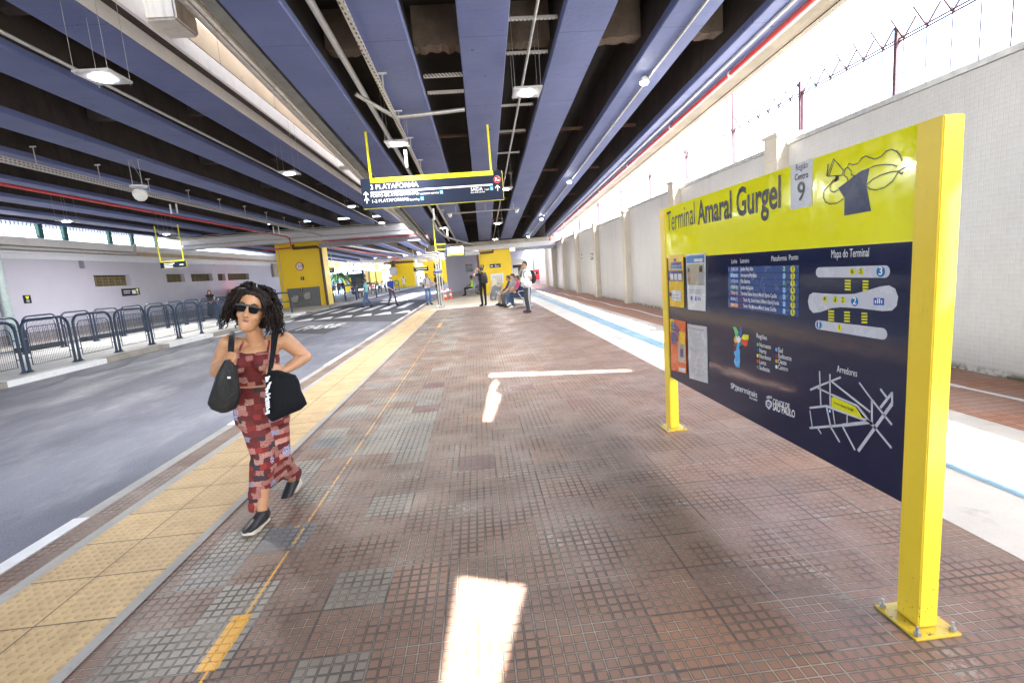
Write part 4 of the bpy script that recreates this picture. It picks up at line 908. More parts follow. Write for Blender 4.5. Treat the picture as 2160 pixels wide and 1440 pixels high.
for i in range(7):
    bpoly(d, [(1540, ry(1540, i, 0.82)), (1556.5, ry(1556.5, i, 0.82)), (1556.5, ry(1556.5, i, 0.2)), (1540, ry(1540, i, 0.2))], chip[i], 2)
    bt(d, codes[i], (1541.5, ry(1541.5, i, 0.68)), (1555.5, ry(1555.5, i, 0.68)), 0.045, 0, 0.01, 3)
    xs = 1562 if i < 5 else 1567.5
    if i >= 5: bdisc(d, (1564, ry(1564, i, 0.5)), 0.026, 7, 2)
    bt(d, names[i], (xs, ry(xs, i, 0.68)), (ends[i], ry(ends[i], i, 0.68)), 0.052, 0, 0.012, 3)
    bdisc(d, (1653.5, ry(1653.5, i, 0.5)), 0.030, 5 if i not in (0, 2) else 6, 2); bt(d, plat[i], (1651.8, ry(1652, i, 0.72)), (1655.2, ry(1655, i, 0.72)), 0.052, 0, 0.01, 3)
    bdisc(d, (1671.5, ry(1671.5, i, 0.5)), 0.036, 9, 2); bt(d, ponto[i], (1669.8, ry(1670, i, 0.72)), (1673.3, ry(1673, i, 0.72)), 0.055, 1, 0.01, 3)
bt(d, 'Linha', (1542, 556), (1553.5, 555), 0.062, 0); bt(d, 'Letreiro', (1561, 554.5), (1579, 554), 0.062, 0); bt(d, 'Plataforma', (1626, 551), (1658, 549), 0.066, 0); bt(d, 'Ponto', (1663, 549), (1682.5, 547.5), 0.066, 0)
d.build('route_lettering', BMs, t)
# terminal map
d = MB()
def capsule(p, q, hp, hq, m, k=1, n=12):
    a_, b_ = bp(*p, k), bp(*q, k); ax_ = (b_ - a_).normalized(); u_ = Vector((0, 0, 1)); pts = []
    for i in range(n + 1): g_ = math.pi / 2 + math.pi * i / n; pts.append(a_ + ax_ * math.cos(g_) * hp + u_ * math.sin(g_) * hp)
    for i in range(n + 1): g_ = -math.pi / 2 + math.pi * i / n; pts.append(b_ + ax_ * math.cos(g_) * hq + u_ * math.sin(g_) * hq)
    d.poly(pts, m)
capsule((1727, 574.5), (1865, 573), 0.024, 0.025, 2); capsule((1725, 685), (1860, 704), 0.022, 0.024, 2)
bpoly(d, [(1714, 617), (1735, 619), (1772, 620.5), (1800, 620), (1830, 612), (1856, 604), (1874, 602), (1887, 609), (1893, 626), (1890, 645), (1880, 655), (1860, 656), (1810, 650), (1772, 648), (1752, 650), (1730, 658), (1714, 660), (1706, 651), (1703, 636), (1706, 622)], 2, 1)
for p_ in ((1797, 573), (1815, 573), (1739, 631), (1761, 632), (1777, 633), (1770, 691)): bdisc(d, p_, 0.030, 9, 2)
for p_, r in (((1857, 573), 0.042), ((1802, 636), 0.040), ((1727, 685), 0.037)): bdisc(d, p_, r, 13, 2)
bpoly(d, [(1842, 628), (1864, 629), (1864, 644), (1842, 643)], 4, 2)
for x_, h_ in ((1846.5, 0.02), (1851, 0.035), (1855, 0.035), (1859.5, 0.025)):
    bdisc(d, (x_, 631.5 if h_ > 0.03 else 634.5), 0.007, 0, 3); bpoly(d, [(x_ - 1.2, 640), (x_ + 1.2, 640), (x_ + 1.2, 633.5 if h_ > 0.03 else 636), (x_ - 1.2, 633.5 if h_ > 0.03 else 636)], 0, 3)
for cx_, cy_ in ((1787, 601), (1824.5, 602), (1752, 665), (1785.5, 667.5), (1822, 670)):
    for j in range(4):
        yy = cy_ - 10 + j * 6.2 + 0.0; bpoly(d, [(cx_ - 6.2, yy + 2.8), (cx_ + 6.2, yy + 3.4), (cx_ + 6.2, yy - 0.4), (cx_ - 6.2, yy - 0.9)], 9, 1)
d.build('terminal_map', BMs, t)
d = MB()
for s_, x_, y_ in (('6', 1797, 577), ('5', 1815, 577), ('4', 1739, 634.6), ('3', 1761, 635.8), ('2', 1777, 636.8), ('1', 1770, 694.6)): bt(d, s_, (x_ - 2, y_), (x_ + 2, y_), 0.050, 1, 0.012, 3)
for s_, x_, y_ in (('3', 1857, 579.5), ('2', 1802, 642), ('1', 1727, 690.6)): bt(d, s_, (x_ - 3.4, y_), (x_ + 3.4, y_), 0.075, 0, 0.015, 3)
bt(d, 'Mapa do Terminal', (1752, 544), (1831, 541), 0.085, 0); bt(d, 'Arredores', (1764.5, 784), (1807, 794.5), 0.075, 0)
d.build('map_lettering', BMs, t)
# regions
d = MB()
reg = [(10, [(1545, 689), (1552, 690), (1557, 700), (1555, 712), (1550, 708), (1548, 698)]), (4, [(1557, 708), (1561, 692), (1565, 688), (1564, 702), (1563, 710)]), (9, [(1564, 710), (1567, 705), (1574, 706), (1578, 706), (1578, 716), (1570, 717), (1563, 715)]),
       (11, [(1562, 716), (1570, 718), (1577, 716), (1576, 728), (1570, 731), (1562, 722)]), (0, [(1550, 708), (1557, 708), (1562, 714), (1560, 722), (1556, 724), (1551, 714)]), (14, [(1548, 710), (1551, 714), (1555, 722), (1550, 724), (1547, 718)]),
       (7, [(1548, 724), (1553, 725), (1552, 738), (1547, 737)]), (6, [(1560, 722), (1563, 722), (1569, 727), (1562, 729), (1558, 732)]), (5, [(1554, 723), (1559, 725), (1558, 734), (1560, 740), (1560, 760), (1559, 775), (1551, 773), (1547, 762), (1550, 752), (1547, 742), (1552, 738)])]
for m_, pts in reg: bpoly(d, pts, m_, 1)
d.build('region_map', BMs, t)
d = MB(); bt(d, 'Regiões', (1595, 711.5), (1616.5, 717), 0.062, 0, 0.008)
for s_, x0, y0_, x1, y1_, m_ in (('Noroeste', 1601, 731, 1625, 736), ('Norte', 1601, 742.5, 1615.5, 746), ('Nordeste', 1601, 754, 1625, 759.5), ('Leste', 1601, 766.5, 1615, 769.5), ('Sudeste', 1601, 778, 1622.5, 784.5),
                                 ('Sul', 1640.5, 741.5, 1650, 743.5), ('Sudoeste', 1640.5, 753, 1668.5, 759.5), ('Oeste', 1640.5, 766, 1658, 770.5), ('Centro', 1640.5, 778, 1661, 783.5)) and []: pass
rl = [('Noroeste', 1601, 731, 1625, 736.5, 10), ('Norte', 1601, 743, 1615.5, 746.5, 4), ('Nordeste', 1601, 754.5, 1625, 760.5, 9), ('Leste', 1601, 766.5, 1615, 770.5, 11), ('Sudeste', 1601, 778.5, 1622.5, 785, 6),
      ('Sul', 1640.5, 742, 1650, 744.5, 5), ('Sudoeste', 1640.5, 754, 1668.5, 761, 7), ('Oeste', 1640.5, 766, 1658, 770.5, 14), ('Centro', 1640.5, 778, 1661, 783.5, 0)]
for s_, x0, y0_, x1, y1_, m_ in rl:
    bt(d, s_, (x0, y0_), (x1, y1_), 0.062, 0, 0.004); bdisc(d, (x0 - 3.3, y0_ - 4.5), 0.021, m_, 2)
d.build('region_legend', BMs, t)
# logos
d = MB(); bt(d, 'SP', (1541, 818), (1549, 821), 0.085, 0, 0.02); bt(d, 'terminais', (1556, 823.5), (1596.5, 839), 0.095, 0, 0.002); bt(d, 'Noroeste', (1580, 840), (1596.5, 846), 0.042, 0, 0.006)
for q in (0, 3.2): strokes_ = [((1549.8 + q, 812 + q * .3), (1552.8 + q, 818 + q * .3)), ((1552.8 + q, 818 + q * .3), (1549.8 + q, 824 + q * .3))]; [bline(d, a_, b_, 0.013, 0, 2) for a_, b_ in strokes_]
d.build('operator_logo', BMs, t)
d = MB(); bt(d, 'CIDADE DE', (1629.5, 851), (1664.5, 863), 0.072, 0, 0.012); bt(d, 'SÃO PAULO', (1629.5, 864), (1676, 881), 0.095, 0, 0.022)
bpoly(d, [(1614, 845), (1620, 842), (1628, 848), (1627, 857), (1621, 864), (1614, 855)], 2, 1); bpoly(d, [(1617, 848), (1622, 847), (1625, 852), (1621, 858), (1617, 854)], 12, 2); bline(d, (1618, 851), (1624, 853), 0.01, 2, 3)
for x_ in (1616, 1619, 1622, 1625): bpoly(d, [(x_, 840), (x_ + 2.2, 841), (x_ + 2.2, 834 + abs(x_ - 1620) * .3), (x_, 834 + abs(x_ - 1620) * .3)], 2, 1)
d.build('city_logo', BMs, t)
# street map
d = MB()
def zc(x, y): return (1500 + x / 4.5, 760 + y / 4.5)
for a_, b_, w_ in (((1024, 100), (1036, 425), .018), ((1122, 130), (1125, 435), .018), ((935, 280), (1035, 235), .02), ((1035, 235), (1225, 160), .018), ((1005, 260), (1140, 325), .018), ((1140, 325), (1380, 430), .020), ((1380, 430), (1520, 610), .024),
                   ((1140, 200), (1505, 490), .02), ((1400, 210), (1525, 380), .016), ((1520, 375), (1520, 610), .02), ((1525, 380), (1710, 610), .02), ((1600, 270), (1660, 350), .02), ((1600, 450), (1710, 310), .022), ((1712, 300), (1712, 410), .018), ((1712, 410), (1390, 860), .028),
                   ((930, 450), (1085, 432), .02), ((1085, 432), (1500, 580), .024), ((1090, 440), (1130, 630), .02), ((1150, 470), (1170, 605), .014), ((1285, 510), (1285, 600), .014), ((930, 640), (1240, 615), .022), ((1240, 615), (1500, 585), .03), ((932, 475), (958, 650), .014),
                   ((1130, 630), (1215, 775), .02), ((1240, 620), (1360, 850), .02), ((1010, 645), (1040, 695), .016), ((1500, 580), (1550, 640), .028), ((1550, 640), (1705, 830), .02)):
    bline(d, zc(*a_), zc(*b_), w_, 2, 1)
bpoly(d, [zc(*q) for q in ((1140, 350), (1165, 345), (1370, 440), (1438, 545), (1410, 545), (1140, 440))], 9, 3)
bt(d, 'Terminal', zc(1162, 405), zc(1222, 432), 0.028, 1, 0, 4); bt(d, 'Amaral Gurgel', zc(1230, 436), zc(1350, 480), 0.030, 1, 0.015, 4)
bpoly(d, [zc(*q) for q in ((1114, 495), (1140, 500), (1142, 462), (1116, 458))], 4, 3); bdisc(d, zc(1128, 479), 0.012, 0, 4)
d.build('street_map', BMs, t)
# four leaflets taped on the panel: separate things
def leaflet(label, quad, items, mats):
    c = [bp(*q, 3) for q in quad]; t2 = thing('leaflet', label, 'leaflet', (c[0] + c[2]) / 2, 'leaflets taped on the information board')
    n_ = Vector((-1, 0, 0)); d = MB(); d.hexa([*(q + Vector((0.002, 0, 0)) for q in c), *(q + n_ * 0.004 for q in c)]); d.build('sheet', mats[0], t2)
    d = MB()
    for u0, u1, v0, v1, m_ in items:
        f_ = lambda u, v: (c[0] * (1 - u) + c[1] * u) * (1 - v) + (c[3] * (1 - u) + c[2] * u) * v + n_ * (0.0052 + 0.0005 * m_)
        d.poly([f_(u0, v0), f_(u1, v0), f_(u1, v1), f_(u0, v1)], m_ - 1)
    d.build('print', mats[1:], t2)
    return c, n_, t2
ly, lw, lb_, lo, lp, lg = flat('leaf_yellow', (0.75, 0.47, 0.01)), flat('leaf_white', (0.66, 0.67, 0.68)), flat('leaf_blue', (0.03, 0.17, 0.45)), flat('leaf_orange', (0.72, 0.13, 0.03)), flat('leaf_purple', (0.07, 0.04, 0.20)), flat('leaf_grey', (0.33, 0.33, 0.34))
lt = flat('leaf_tan', (0.42, 0.37, 0.27)); ls = flat('leaf_skin', (0.40, 0.22, 0.13))
leaflet('yellow leaflet with purple band and white boxes, top left on the board', [(1414, 645), (1443, 649), (1442, 536), (1411, 538.5)], [(0.2, 0.9, 0.80, 0.86, 2), (0.15, 0.95, 0.73, 0.79, 1), (0.02, 0.98, 0.50, 0.70, 2), (0.12, 0.34, 0.52, 0.64, 3), (0.42, 0.62, 0.52, 0.64, 3), (0.68, 0.92, 0.52, 0.64, 3), (0.2, 0.85, 0.12, 0.32, 3), (0.0, 0.18, 0.2, 0.27, 2), (0.4, 0.55, 0.87, 0.93, 2), (0.3, 0.7, 0.16, 0.18, 4), (0.3, 0.7, 0.22, 0.24, 4)], [ly, lb_, lp, lw, lg])
leaflet('white leaflet with blue heading and a photo of two people, second on the board', [(1452, 652.5), (1488, 656), (1489, 533), (1449, 536.5)], [(0.03, 0.97, 0.84, 0.97, 1), (0.45, 0.9, 0.86, 0.91, 2), (0.05, 0.97, 0.45, 0.82, 3), (0.06, 0.22, 0.47, 0.68, 5), (0.70, 0.92, 0.45, 0.68, 4), (0.74, 0.9, 0.68, 0.79, 6), (0.08, 0.2, 0.68, 0.76, 6), (0.26, 0.52, 0.6, 0.76, 2), (0.15, 0.85, 0.36, 0.372, 4), (0.15, 0.85, 0.33, 0.342, 4), (0.15, 0.85, 0.30, 0.312, 4), (0.2, 0.32, 0.18, 0.25, 1), (0.62, 0.8, 0.18, 0.24, 4), (0.46, 0.55, 0.17, 0.25, 1)], [lw, lb_, flat('leaf_w2', (0.6, 0.62, 0.6)), lt, lg, ls, flat('leaf_hair', (0.03, 0.02, 0.02))])
c, n_, t2 = leaflet('orange and yellow sports event leaflet, bottom left on the board', [(1417, 780), (1448, 788), (1446, 678), (1414, 672)], [(0.0, 0.3, 0.75, 1.0, 2), (0.6, 1.0, 0.56, 0.80, 2), (0.52, 1.0, 0.2, 0.62, 1), (0.66, 0.86, 0.30, 0.48, 3), (0.70, 0.82, 0.46, 0.55, 4), (0.55, 1.0, 0.02, 0.1, 5)], [lo, lt, ly, lp, ls, lw])
d = MB()
for i, s_ in enumerate(('EVENTO', 'ESPORTIVO', 'E CULTURAL', 'PARA A', 'MELHOR', 'IDADE')):
    v = 0.86 - i * 0.068; wd_ = (0.36, 0.5, 0.56, 0.36, 0.42, 0.32)[i]; f_ = lambda u, v: (c[0] * (1 - u) + c[1] * u) * (1 - v) + (c[3] * (1 - u) + c[2] * u) * v
    p_ = f_(0.1, v) + n_ * 0.008; q_ = f_(0.1 + wd_, v) + n_ * 0.008; text_mesh(d, s_, frameM(p_, q_ - p_, (0, 0, 1)), 0.062, bold=0.02, fit=(q_ - p_).length)
d.build('lettering', lb_, t2)
leaflet('grey printed timetable leaflet, lower right of the four on the board', [(1455, 797), (1493, 808), (1491, 689), (1451, 683)], [(0.08, 0.14, 0.93, 0.97, 1), (0.2, 0.9, 0.92, 0.94, 2)] + [(0.12, 0.4 + 0.5 * ((i * 37) % 10) / 10, 0.87 - i * 0.028, 0.877 - i * 0.028, 2) for i in range(29)], [flat('leaf_pale', (0.52, 0.53, 0.55)), lo, lg])

# ------------------------------------------------------------------ hanging signs
def hang_sign(label, x0, x1, y, z0, z1, rods, rod_z, texts, k=1.0, group=None):
    t = thing('hanging_sign', label, 'sign', ((x0 + x1) / 2, y, z0), group); W = x1 - x0; Hh = z1 - z0
    d = MB(); d.box(x0, x1, y, y + 0.06, z0, z1); d.build('panel', M['sign_navy'], t)
    d = MB(); d.box(x0, x1, y + 0.005, y + 0.055, z0 - 0.008, z0 - 0.0005); d.box(x1 + 0.0005, x1 + 0.008, y + 0.005, y + 0.055, z0 - 0.008, z1); d.build('edge_trim', M['sign_yellow'], t)
    d = MB(); d.box(rods[0] - 0.02, rods[1] + 0.04, y - 0.008, y - 0.001, z1 - 0.095 * k, z1 + 0.004); d.build('yellow_bar', M['sign_yellow'], t)
    for r in rods:
        d = MB(); d.box(r - 0.022, r + 0.022, y - 0.02, y + 0.02, z1 + 0.005, rod_z); d.build('rod', M['sign_yellow'], t)
    return t
SY = 11.3; p0, p1 = atY(762, 377, SY), atY(1061, 423, SY)
sx0, sx1, sz0, sz1 = atY(763, 410, SY).x, atY(1060.5, 392, SY).x, atY(912, 431, SY).z, atY(905, 369, SY).z
t = hang_sign('dark navy hanging sign reading 3 PLATAFORMA on two yellow rods', sx0, sx1, SY, sz0, sz1, (-2.12, 0.53), 4.72, None)
d = MB()
def st(s_, a_, b_, size, bold=0.0, shear=0.0, m=0):
    p_, q_ = atY(*a_, SY - 0.0015), atY(*b_, SY - 0.004); q_.z = p_.z; text_mesh(d, s_, frameM(p_, (1, 0, 0), (0, 0, 1)), size, bold=bold, fit=q_.x - p_.x, shear=shear, m=m)
st('3 PLATAFORMA', (781, 400.5), (882, 395), 0.150, 0.004); st('POSTO DE ATENDIMENTO', (782, 417), (882, 411), 0.092, 0.003); st('/ customer service', (883, 411), (926, 409), 0.066, 0, 0.2)
st('1-2 PLATAFORMAS', (784, 428), (860, 424), 0.092, 0.003); st('/ boarding', (861, 423.5), (885, 422), 0.066, 0, 0.2); st('SAÍDA', (993, 403.5), (1018, 402), 0.108, 0.008); st('/ exit', (1021, 402), (1032, 401), 0.075, 0, 0.2); st('RUA ANA CINTRA', (993, 408), (1023, 406), 0.042, 0.01)
d.build('lettering', M['ink_white'], t)
def sp(x, y, k=1): return atY(x, y, SY - 0.0015 * k)
d = MB(); a_, b_ = sp(781.5, 406), sp(1039, 390.5); zl_ = (a_.z + b_.z) / 2
d.quad((a_.x, SY - 0.0015, zl_ - 0.018), (b_.x, SY - 0.0015, zl_ - 0.018), (b_.x, SY - 0.0015, zl_ + 0.018), (a_.x, SY - 0.0015, zl_ + 0.018))
def arrow(x, y, s):
    c = sp(x, y); X, Z, Y_ = c.x, c.z, SY - 0.0015
    d.quad((X - .016*s, Y_, Z - .1*s), (X + .016*s, Y_, Z - .1*s), (X + .016*s, Y_, Z + .08*s), (X - .016*s, Y_, Z + .08*s))
    for k in (-1, 1): d.poly([(X, Y_ - .0004, Z + .11*s), (X + k * .085*s, Y_ - .0004, Z + .025*s), (X + k * .085*s, Y_ - .0004, Z - .02*s), (X, Y_ - .0004, Z + .06*s)])
arrow(772, 411, .62); arrow(773.5, 423, .62); arrow(1049.5, 396.5, .62)
d.build('line_and_arrow', M['ink_white'], t)
for x_, y_ in ((931, 405), (890.5, 418.5), (1037, 397.5)): d = MB(); c = sp(x_, y_); d.quad((c.x - .035, c.y, c.z - .04), (c.x + .035, c.y, c.z - .04), (c.x + .035, c.y, c.z + .04), (c.x - .035, c.y, c.z + .04), 0); d.quad((c.x - .012, c.y - .001, c.z - .025), (c.x + .016, c.y - .001, c.z - .025), (c.x + .016, c.y - .001, c.z + .02), (c.x - .012, c.y - .001, c.z + .02), 1); d.build('pictogram', [flat('pict_blue', (0.03, 0.36, 0.80)), M['ink_white']], t)
d = MB(); c = sp(1048.5, 378.5, 2)
def ringp(mb, c, r0, r1, n, m, yy):
    for i in range(n):
        a0, a1 = 2 * math.pi * i / n, 2 * math.pi * (i + 1) / n
        mb.quad((c.x + r0 * math.cos(a0), yy, c.z + r0 * math.sin(a0)), (c.x + r1 * math.cos(a0), yy, c.z + r1 * math.sin(a0)), (c.x + r1 * math.cos(a1), yy, c.z + r1 * math.sin(a1)), (c.x + r0 * math.cos(a1), yy, c.z + r0 * math.sin(a1)), m)
ringp(d, c, 0.062, 0.08, 24, 0, SY - 0.002)
d.quad((c.x - .06, SY - .003, c.z - .05), (c.x - .045, SY - .003, c.z - .062), (c.x + .06, SY - .003, c.z + .05), (c.x + .045, SY - .003, c.z + .062), 0)
d.quad((c.x - .045, SY - .002, c.z - .03), (c.x + .05, SY - .002, c.z - .03), (c.x + .05, SY - .002, c.z - .01), (c.x - .045, SY - .002, c.z - .01), 1); d.quad((c.x - .04, SY - .002, c.z + .0), (c.x - .005, SY - .002, c.z + .0), (c.x - .005, SY - .002, c.z + .035), (c.x - .04, SY - .002, c.z + .035), 1)
d.build('no_smoking_mark', [flat('nos_red', (0.6, 0.03, 0.03)), M['ink_white']], t)
# small far sign over the lane
t = hang_sign('small dark hanging sign on yellow rods in front of the lilac wall', -16.95, -15.6, 28, 3.03, 3.40, (-16.9, -15.7), 5.28, None, 0.5)
d = MB()
for z, a_, b_ in ((3.26, -16.75, -16.2), (3.17, -16.75, -16.3), (3.08, -16.75, -16.3), (3.17, -15.95, -15.75)): d.quad((a_, 27.995, z - 0.022), (b_, 27.995, z - 0.022), (b_, 27.995, z + 0.022), (a_, 27.995, z + 0.022))
d.build('lettering_line', M['ink_white'], t)
for lb, px, py, w_, Y, rods_ in (('far hanging platform sign at the left of the bright far pillars', 888, 566, 30, 62, 1), ('tiny hanging sign beside the brown pipe of the big yellow pillar', 698, 569, 12, 58, 1), ('tiny hanging sign just left of the three steel posts', 921, 560, 11, 66, 1)):
    a_, b_ = atY(px - w_ / 2, py + 7, Y), atY(px + w_ / 2, py - 6, Y)
    t = hang_sign(lb, a_.x, b_.x, Y, a_.z, b_.z, (a_.x + 0.15, b_.x - 0.15), 5.0, None, 2.0)
    d = MB(); d.quad((a_.x + .3, Y - .03, a_.z + .2), (b_.x - .2, Y - .03, a_.z + .2), (b_.x - .2, Y - .03, a_.z + .3), (a_.x + .3, Y - .03, a_.z + .3)); d.build('lettering_line', M['ink_white'], t)
# ------------------------------------------------------------------ things on and around the piers
def fpt(x, y, k=0.0):                       # point on the front face of the big yellow pillar
    n_ = Vector((0.35, 3.32, 0)).normalized(); r = ray(x, y); p0 = Vector((-14.32, 36.95, 0)); return O + r * ((p0 - O).dot(n_) / r.dot(n_)) - n_ * k
UX = Vector((3.32, -0.35, 0)).normalized(); NF = Vector((-0.35, -3.32, 0)).normalized()
c = fpt(632.5, 562, 0.0); t = thing('speed_sign', 'round white speed limit sign with red rim reading 10 on the yellow pillar', 'road sign', c)
def disc3(mb, c, u, v, r, n, m=0): mb.poly([c + u * r * math.cos(2 * math.pi * i / n) + v * r * math.sin(2 * math.pi * i / n) for i in range(n)], m)
Zv = Vector((0, 0, 1))
d = MB(); d.cyl(c + NF * 0.002, c + NF * 0.03, 0.30, 28); d.build('rim', flat('sign_red', (0.55, 0.02, 0.02)), t)
d = MB(); disc3(d, c + NF * 0.033, UX, Zv, 0.245, 28); d.build('face', M['paper'], t)
d = MB(); text_mesh(d, '10', frameM(c + NF * 0.036 - UX * 0.17 - Zv * 0.08, UX, Zv), 0.32, bold=0.004, fit=0.34); text_mesh(d, 'km/h', frameM(c + NF * 0.036 - UX * 0.07 - Zv * 0.155, UX, Zv), 0.07, fit=0.14); d.build('lettering', M['ink_black'], t)
p = fpt(638, 587); small_sign(p + NF * 0.002, UX, 0.24, 'small black pictogram sign under the speed limit sign', 'small pictogram signs')
t = thing('fountain_panel', 'dark grey wall panel behind the two drinking fountains on the yellow pillar', 'panel', fpt(642, 640, 0))
q = [fpt(613, 649), fpt(678, 645), fpt(674.5, 605.5), fpt(606, 610.5)]; q[0].z = q[1].z = -0.05; q[2].z = q[3].z = 1.38
d = MB(); d.hexa([*(a_ + NF * 0.002 for a_ in q), *(a_ + NF * 0.05 for a_ in q)]); d.build('panel', pm('slate_grey_paint', (0.13, 0.135, 0.15), 0.5, var=0.1, scale=3), t)
p = fpt(637, 610.5); small_sign(p + NF * 0.052, UX, 0.2, 'small black pictogram sign at the top of the grey fountain panel', 'small pictogram signs')
for (x_, y_), lb in (((626.5, 629), 'lower left stainless drinking fountain on the grey panel'), ((651.5, 622), 'higher right stainless drinking fountain on the grey panel')):
    c = fpt(x_, y_, 0); t = thing('drinking_fountain', lb, 'drinking fountain', c + NF * 0.052, 'drinking fountains on the yellow pillar')
    def F(u, n_, z): return c + UX * u + NF * (0.052 + n_) + Zv * z
    d = MB(); d.hexa([F(-.2, 0, -.28), F(.2, 0, -.28), F(.2, .26, -.28), F(-.2, .26, -.28), F(-.23, 0, .05), F(.23, 0, .05), F(.23, .36, .05), F(-.23, .36, .05)]); d.build('basin_body', M['stainless'], t, bevel=0.02)
    d = MB(); d.rings([[F(a_ * .24, .18 + b_ * .19, z_) for a_, b_ in [(math.cos(k * math.pi / 8), math.sin(k * math.pi / 8)) for k in range(16)]] for z_ in (.055, .10)]); d.build('basin_rim', M['stainless'], t)
    for u in (-.12, 0.04, .14):
        d = MB(); d.tube([F(u, .12, .10), F(u, .12, .17), F(u, .18, .19)], 0.016, 6); d.build('spout', M['white'], t)
    d = MB(); d.cyl(F(.06, .37, .0), F(.06, .385, .0), 0.035, 10); d.build('button', flat('pict_blue', (0.03, 0.36, 0.80)), t)
# things on the middle yellow pier (front face y = 33.2)
FY = 33.19
p = atY(1044.5, 560.5, FY); t, at, u = wall_sign('wall_plate', 'navy direction plate with white panel on the yellow pier by the bench', 'sign', p, (1, 0, 0), 0.74, 0.24, [])
d = MB(); rectp(d, at, -0.85, -0.4, -0.4, 0.3); rectp(d, at, -0.1, 0.2, 0.3, 0.5); rectp(d, at, -0.1, 0.8, -0.15, 0.1); rectp(d, at, -0.1, 0.7, -0.6, -0.4); d.build('print', M['paper'], t)
p = atY(1017.5, 562, FY); small_sign(p, (1, 0, 0), 0.2, 'small pictogram sign at the upper left of the yellow pier by the bench', 'small pictogram signs')
p = atY(1049, 587, FY); t, at, u = wall_sign('notice_board', 'white notice sheet board on the yellow pier behind the wrapped bundle', 'notice board', p, (1, 0, 0), 0.86, 0.66, [], base=M['paper'])
d = MB()
for i in range(5): rectp(d, at, -0.75 + i * 0.32, -0.55 + i * 0.32, -0.7, 0.6)
d.build('print', flat('faint_grey', (0.5, 0.5, 0.5)), t)
# screen hung under the viaduct
t = thing('info_screen', 'lit passenger information screen hanging beside the steel posts', 'screen', atY(959, 529, 24))
a_, b_ = atY(941, 541, 24), atY(979, 517.5, 24); d = MB(); d.box(a_.x, b_.x, 24, 24.12, a_.z, b_.z); d.build('housing', M['black'], t, bevel=0.01)
W_, H_ = b_.x - a_.x, b_.z - a_.z
scr = [emit('scr_white', (0.9, 0.92, 0.95), 0.16), emit('scr_blue', (0.03, 0.2, 0.65), 0.14), emit('scr_lime', (0.7, 0.8, 0.02), 0.14), emit('scr_red', (0.5, 0.02, 0.08), 0.14), emit('scr_navy', (0.02, 0.03, 0.12), 0.1)]
d = MB()
def sr(u0, u1, v0, v1, m_, k=1): Y_ = 23.998 - 0.002 * k; d.quad((a_.x + W_ * u0, Y_, a_.z + H_ * v0), (a_.x + W_ * u1, Y_, a_.z + H_ * v0), (a_.x + W_ * u1, Y_, a_.z + H_ * v1), (a_.x + W_ * u0, Y_, a_.z + H_ * v1), m_)
sr(.08, .94, .08, .92, 0); sr(.08, .26, .24, .92, 1, 2); sr(.08, .94, .08, .24, 2, 2); sr(.6, .9, .78, .84, 3, 2); sr(.3, .58, .32, .42, 4, 2); sr(.62, .9, .32, .42, 4, 2); sr(.3, .5, .74, .82, 4, 2); sr(.11, .22, .7, .82, 0, 3); sr(.11, .22, .42, .52, 0, 3)
d.build('display', scr, t)
d = MB(); d.box(-1.86, -1.80, 24.02, 24.08, b_.z - 0.25, 4.05); d.box(-1.80, -1.35, 24.02, 24.06, b_.z + 0.12, b_.z + 0.16); d.box(a_.x - 0.5, a_.x, 24.03, 24.07, a_.z + H_ * .7, a_.z + H_ * .8); d.build('hanger', M['sign_yellow'], t)
# camera bar
t = thing('camera_bar', 'grey pipe hung across three beams with two white surveillance cameras', 'camera', (0.5, 20.5, 3.9))
zb = ramp_z(20.5) - 0.16
d = MB(); d.tube([(-1.0, 20.5, zb - 0.10), (2.0, 20.5, zb - 0.10)], 0.03, 8)
for x_ in (-0.6, 0.6, 1.75): d.cyl((x_, 20.5, zb - 0.1), (x_, 20.5, ramp_z(20.5)), 0.012, 6)
d.build('pipe', M['steel'], t)
d = MB(); d.cyl((-0.85, 20.5, zb - 0.12), (-0.85, 20.5, zb - 0.2), 0.08, 12); d.sphere((-0.85, 20.5, zb - 0.2), 0.07, 10); d.build('dome_camera', M['white'], t)
d = MB(); d.hexa([(1.80, 20.3, zb - .28), (1.90, 20.3, zb - .28), (1.98, 20.62, zb - .14), (1.88, 20.62, zb - .14), (1.80, 20.3, zb - .18), (1.90, 20.3, zb - .18), (1.98, 20.62, zb - .04), (1.88, 20.62, zb - .04)]); d.build('bullet_camera', M['white'], t)
# white device hung under the left viaduct
p = atZ(296, 412, 4.35); t = thing('dome_device', 'white dome device hung on rods below the cable tray under the left viaduct', 'dome device', p)
d = MB(); d.loft([(p + Vector((0, 0, .14)), (.14, 0, 0), (0, .14, 0)), (p + Vector((0, 0, .05)), (.18, 0, 0), (0, .18, 0)), (p + Vector((0, 0, .0)), (.175, 0, 0), (0, .175, 0)), (p + Vector((0, 0, -.09)), (.14, 0, 0), (0, .14, 0)), (p + Vector((0, 0, -.15)), (.07, 0, 0), (0, .07, 0))], 20); d.build('dome', M['white'], t, smooth=True)
d = MB(); d.loft([(p + Vector((0, 0, .25)), (.22, 0, 0), (0, .22, 0)), (p + Vector((0, 0, .21)), (.19, 0, 0), (0, .19, 0))], 20); d.build('shade', M['white'], t)
d = MB(); d.cyl(p + Vector((.1, 0, .3)), p + Vector((.1, 0, 1.2)), 0.012, 6); d.cyl(p + Vector((-.15, 0, .25)), p + Vector((-.15, 0, 1.2)), 0.01, 6); d.cyl(p + Vector((.1, 0, .45)), p + Vector((-.15, 0, 1.1)), 0.006, 4); d.build('rod', M['steel'], t)
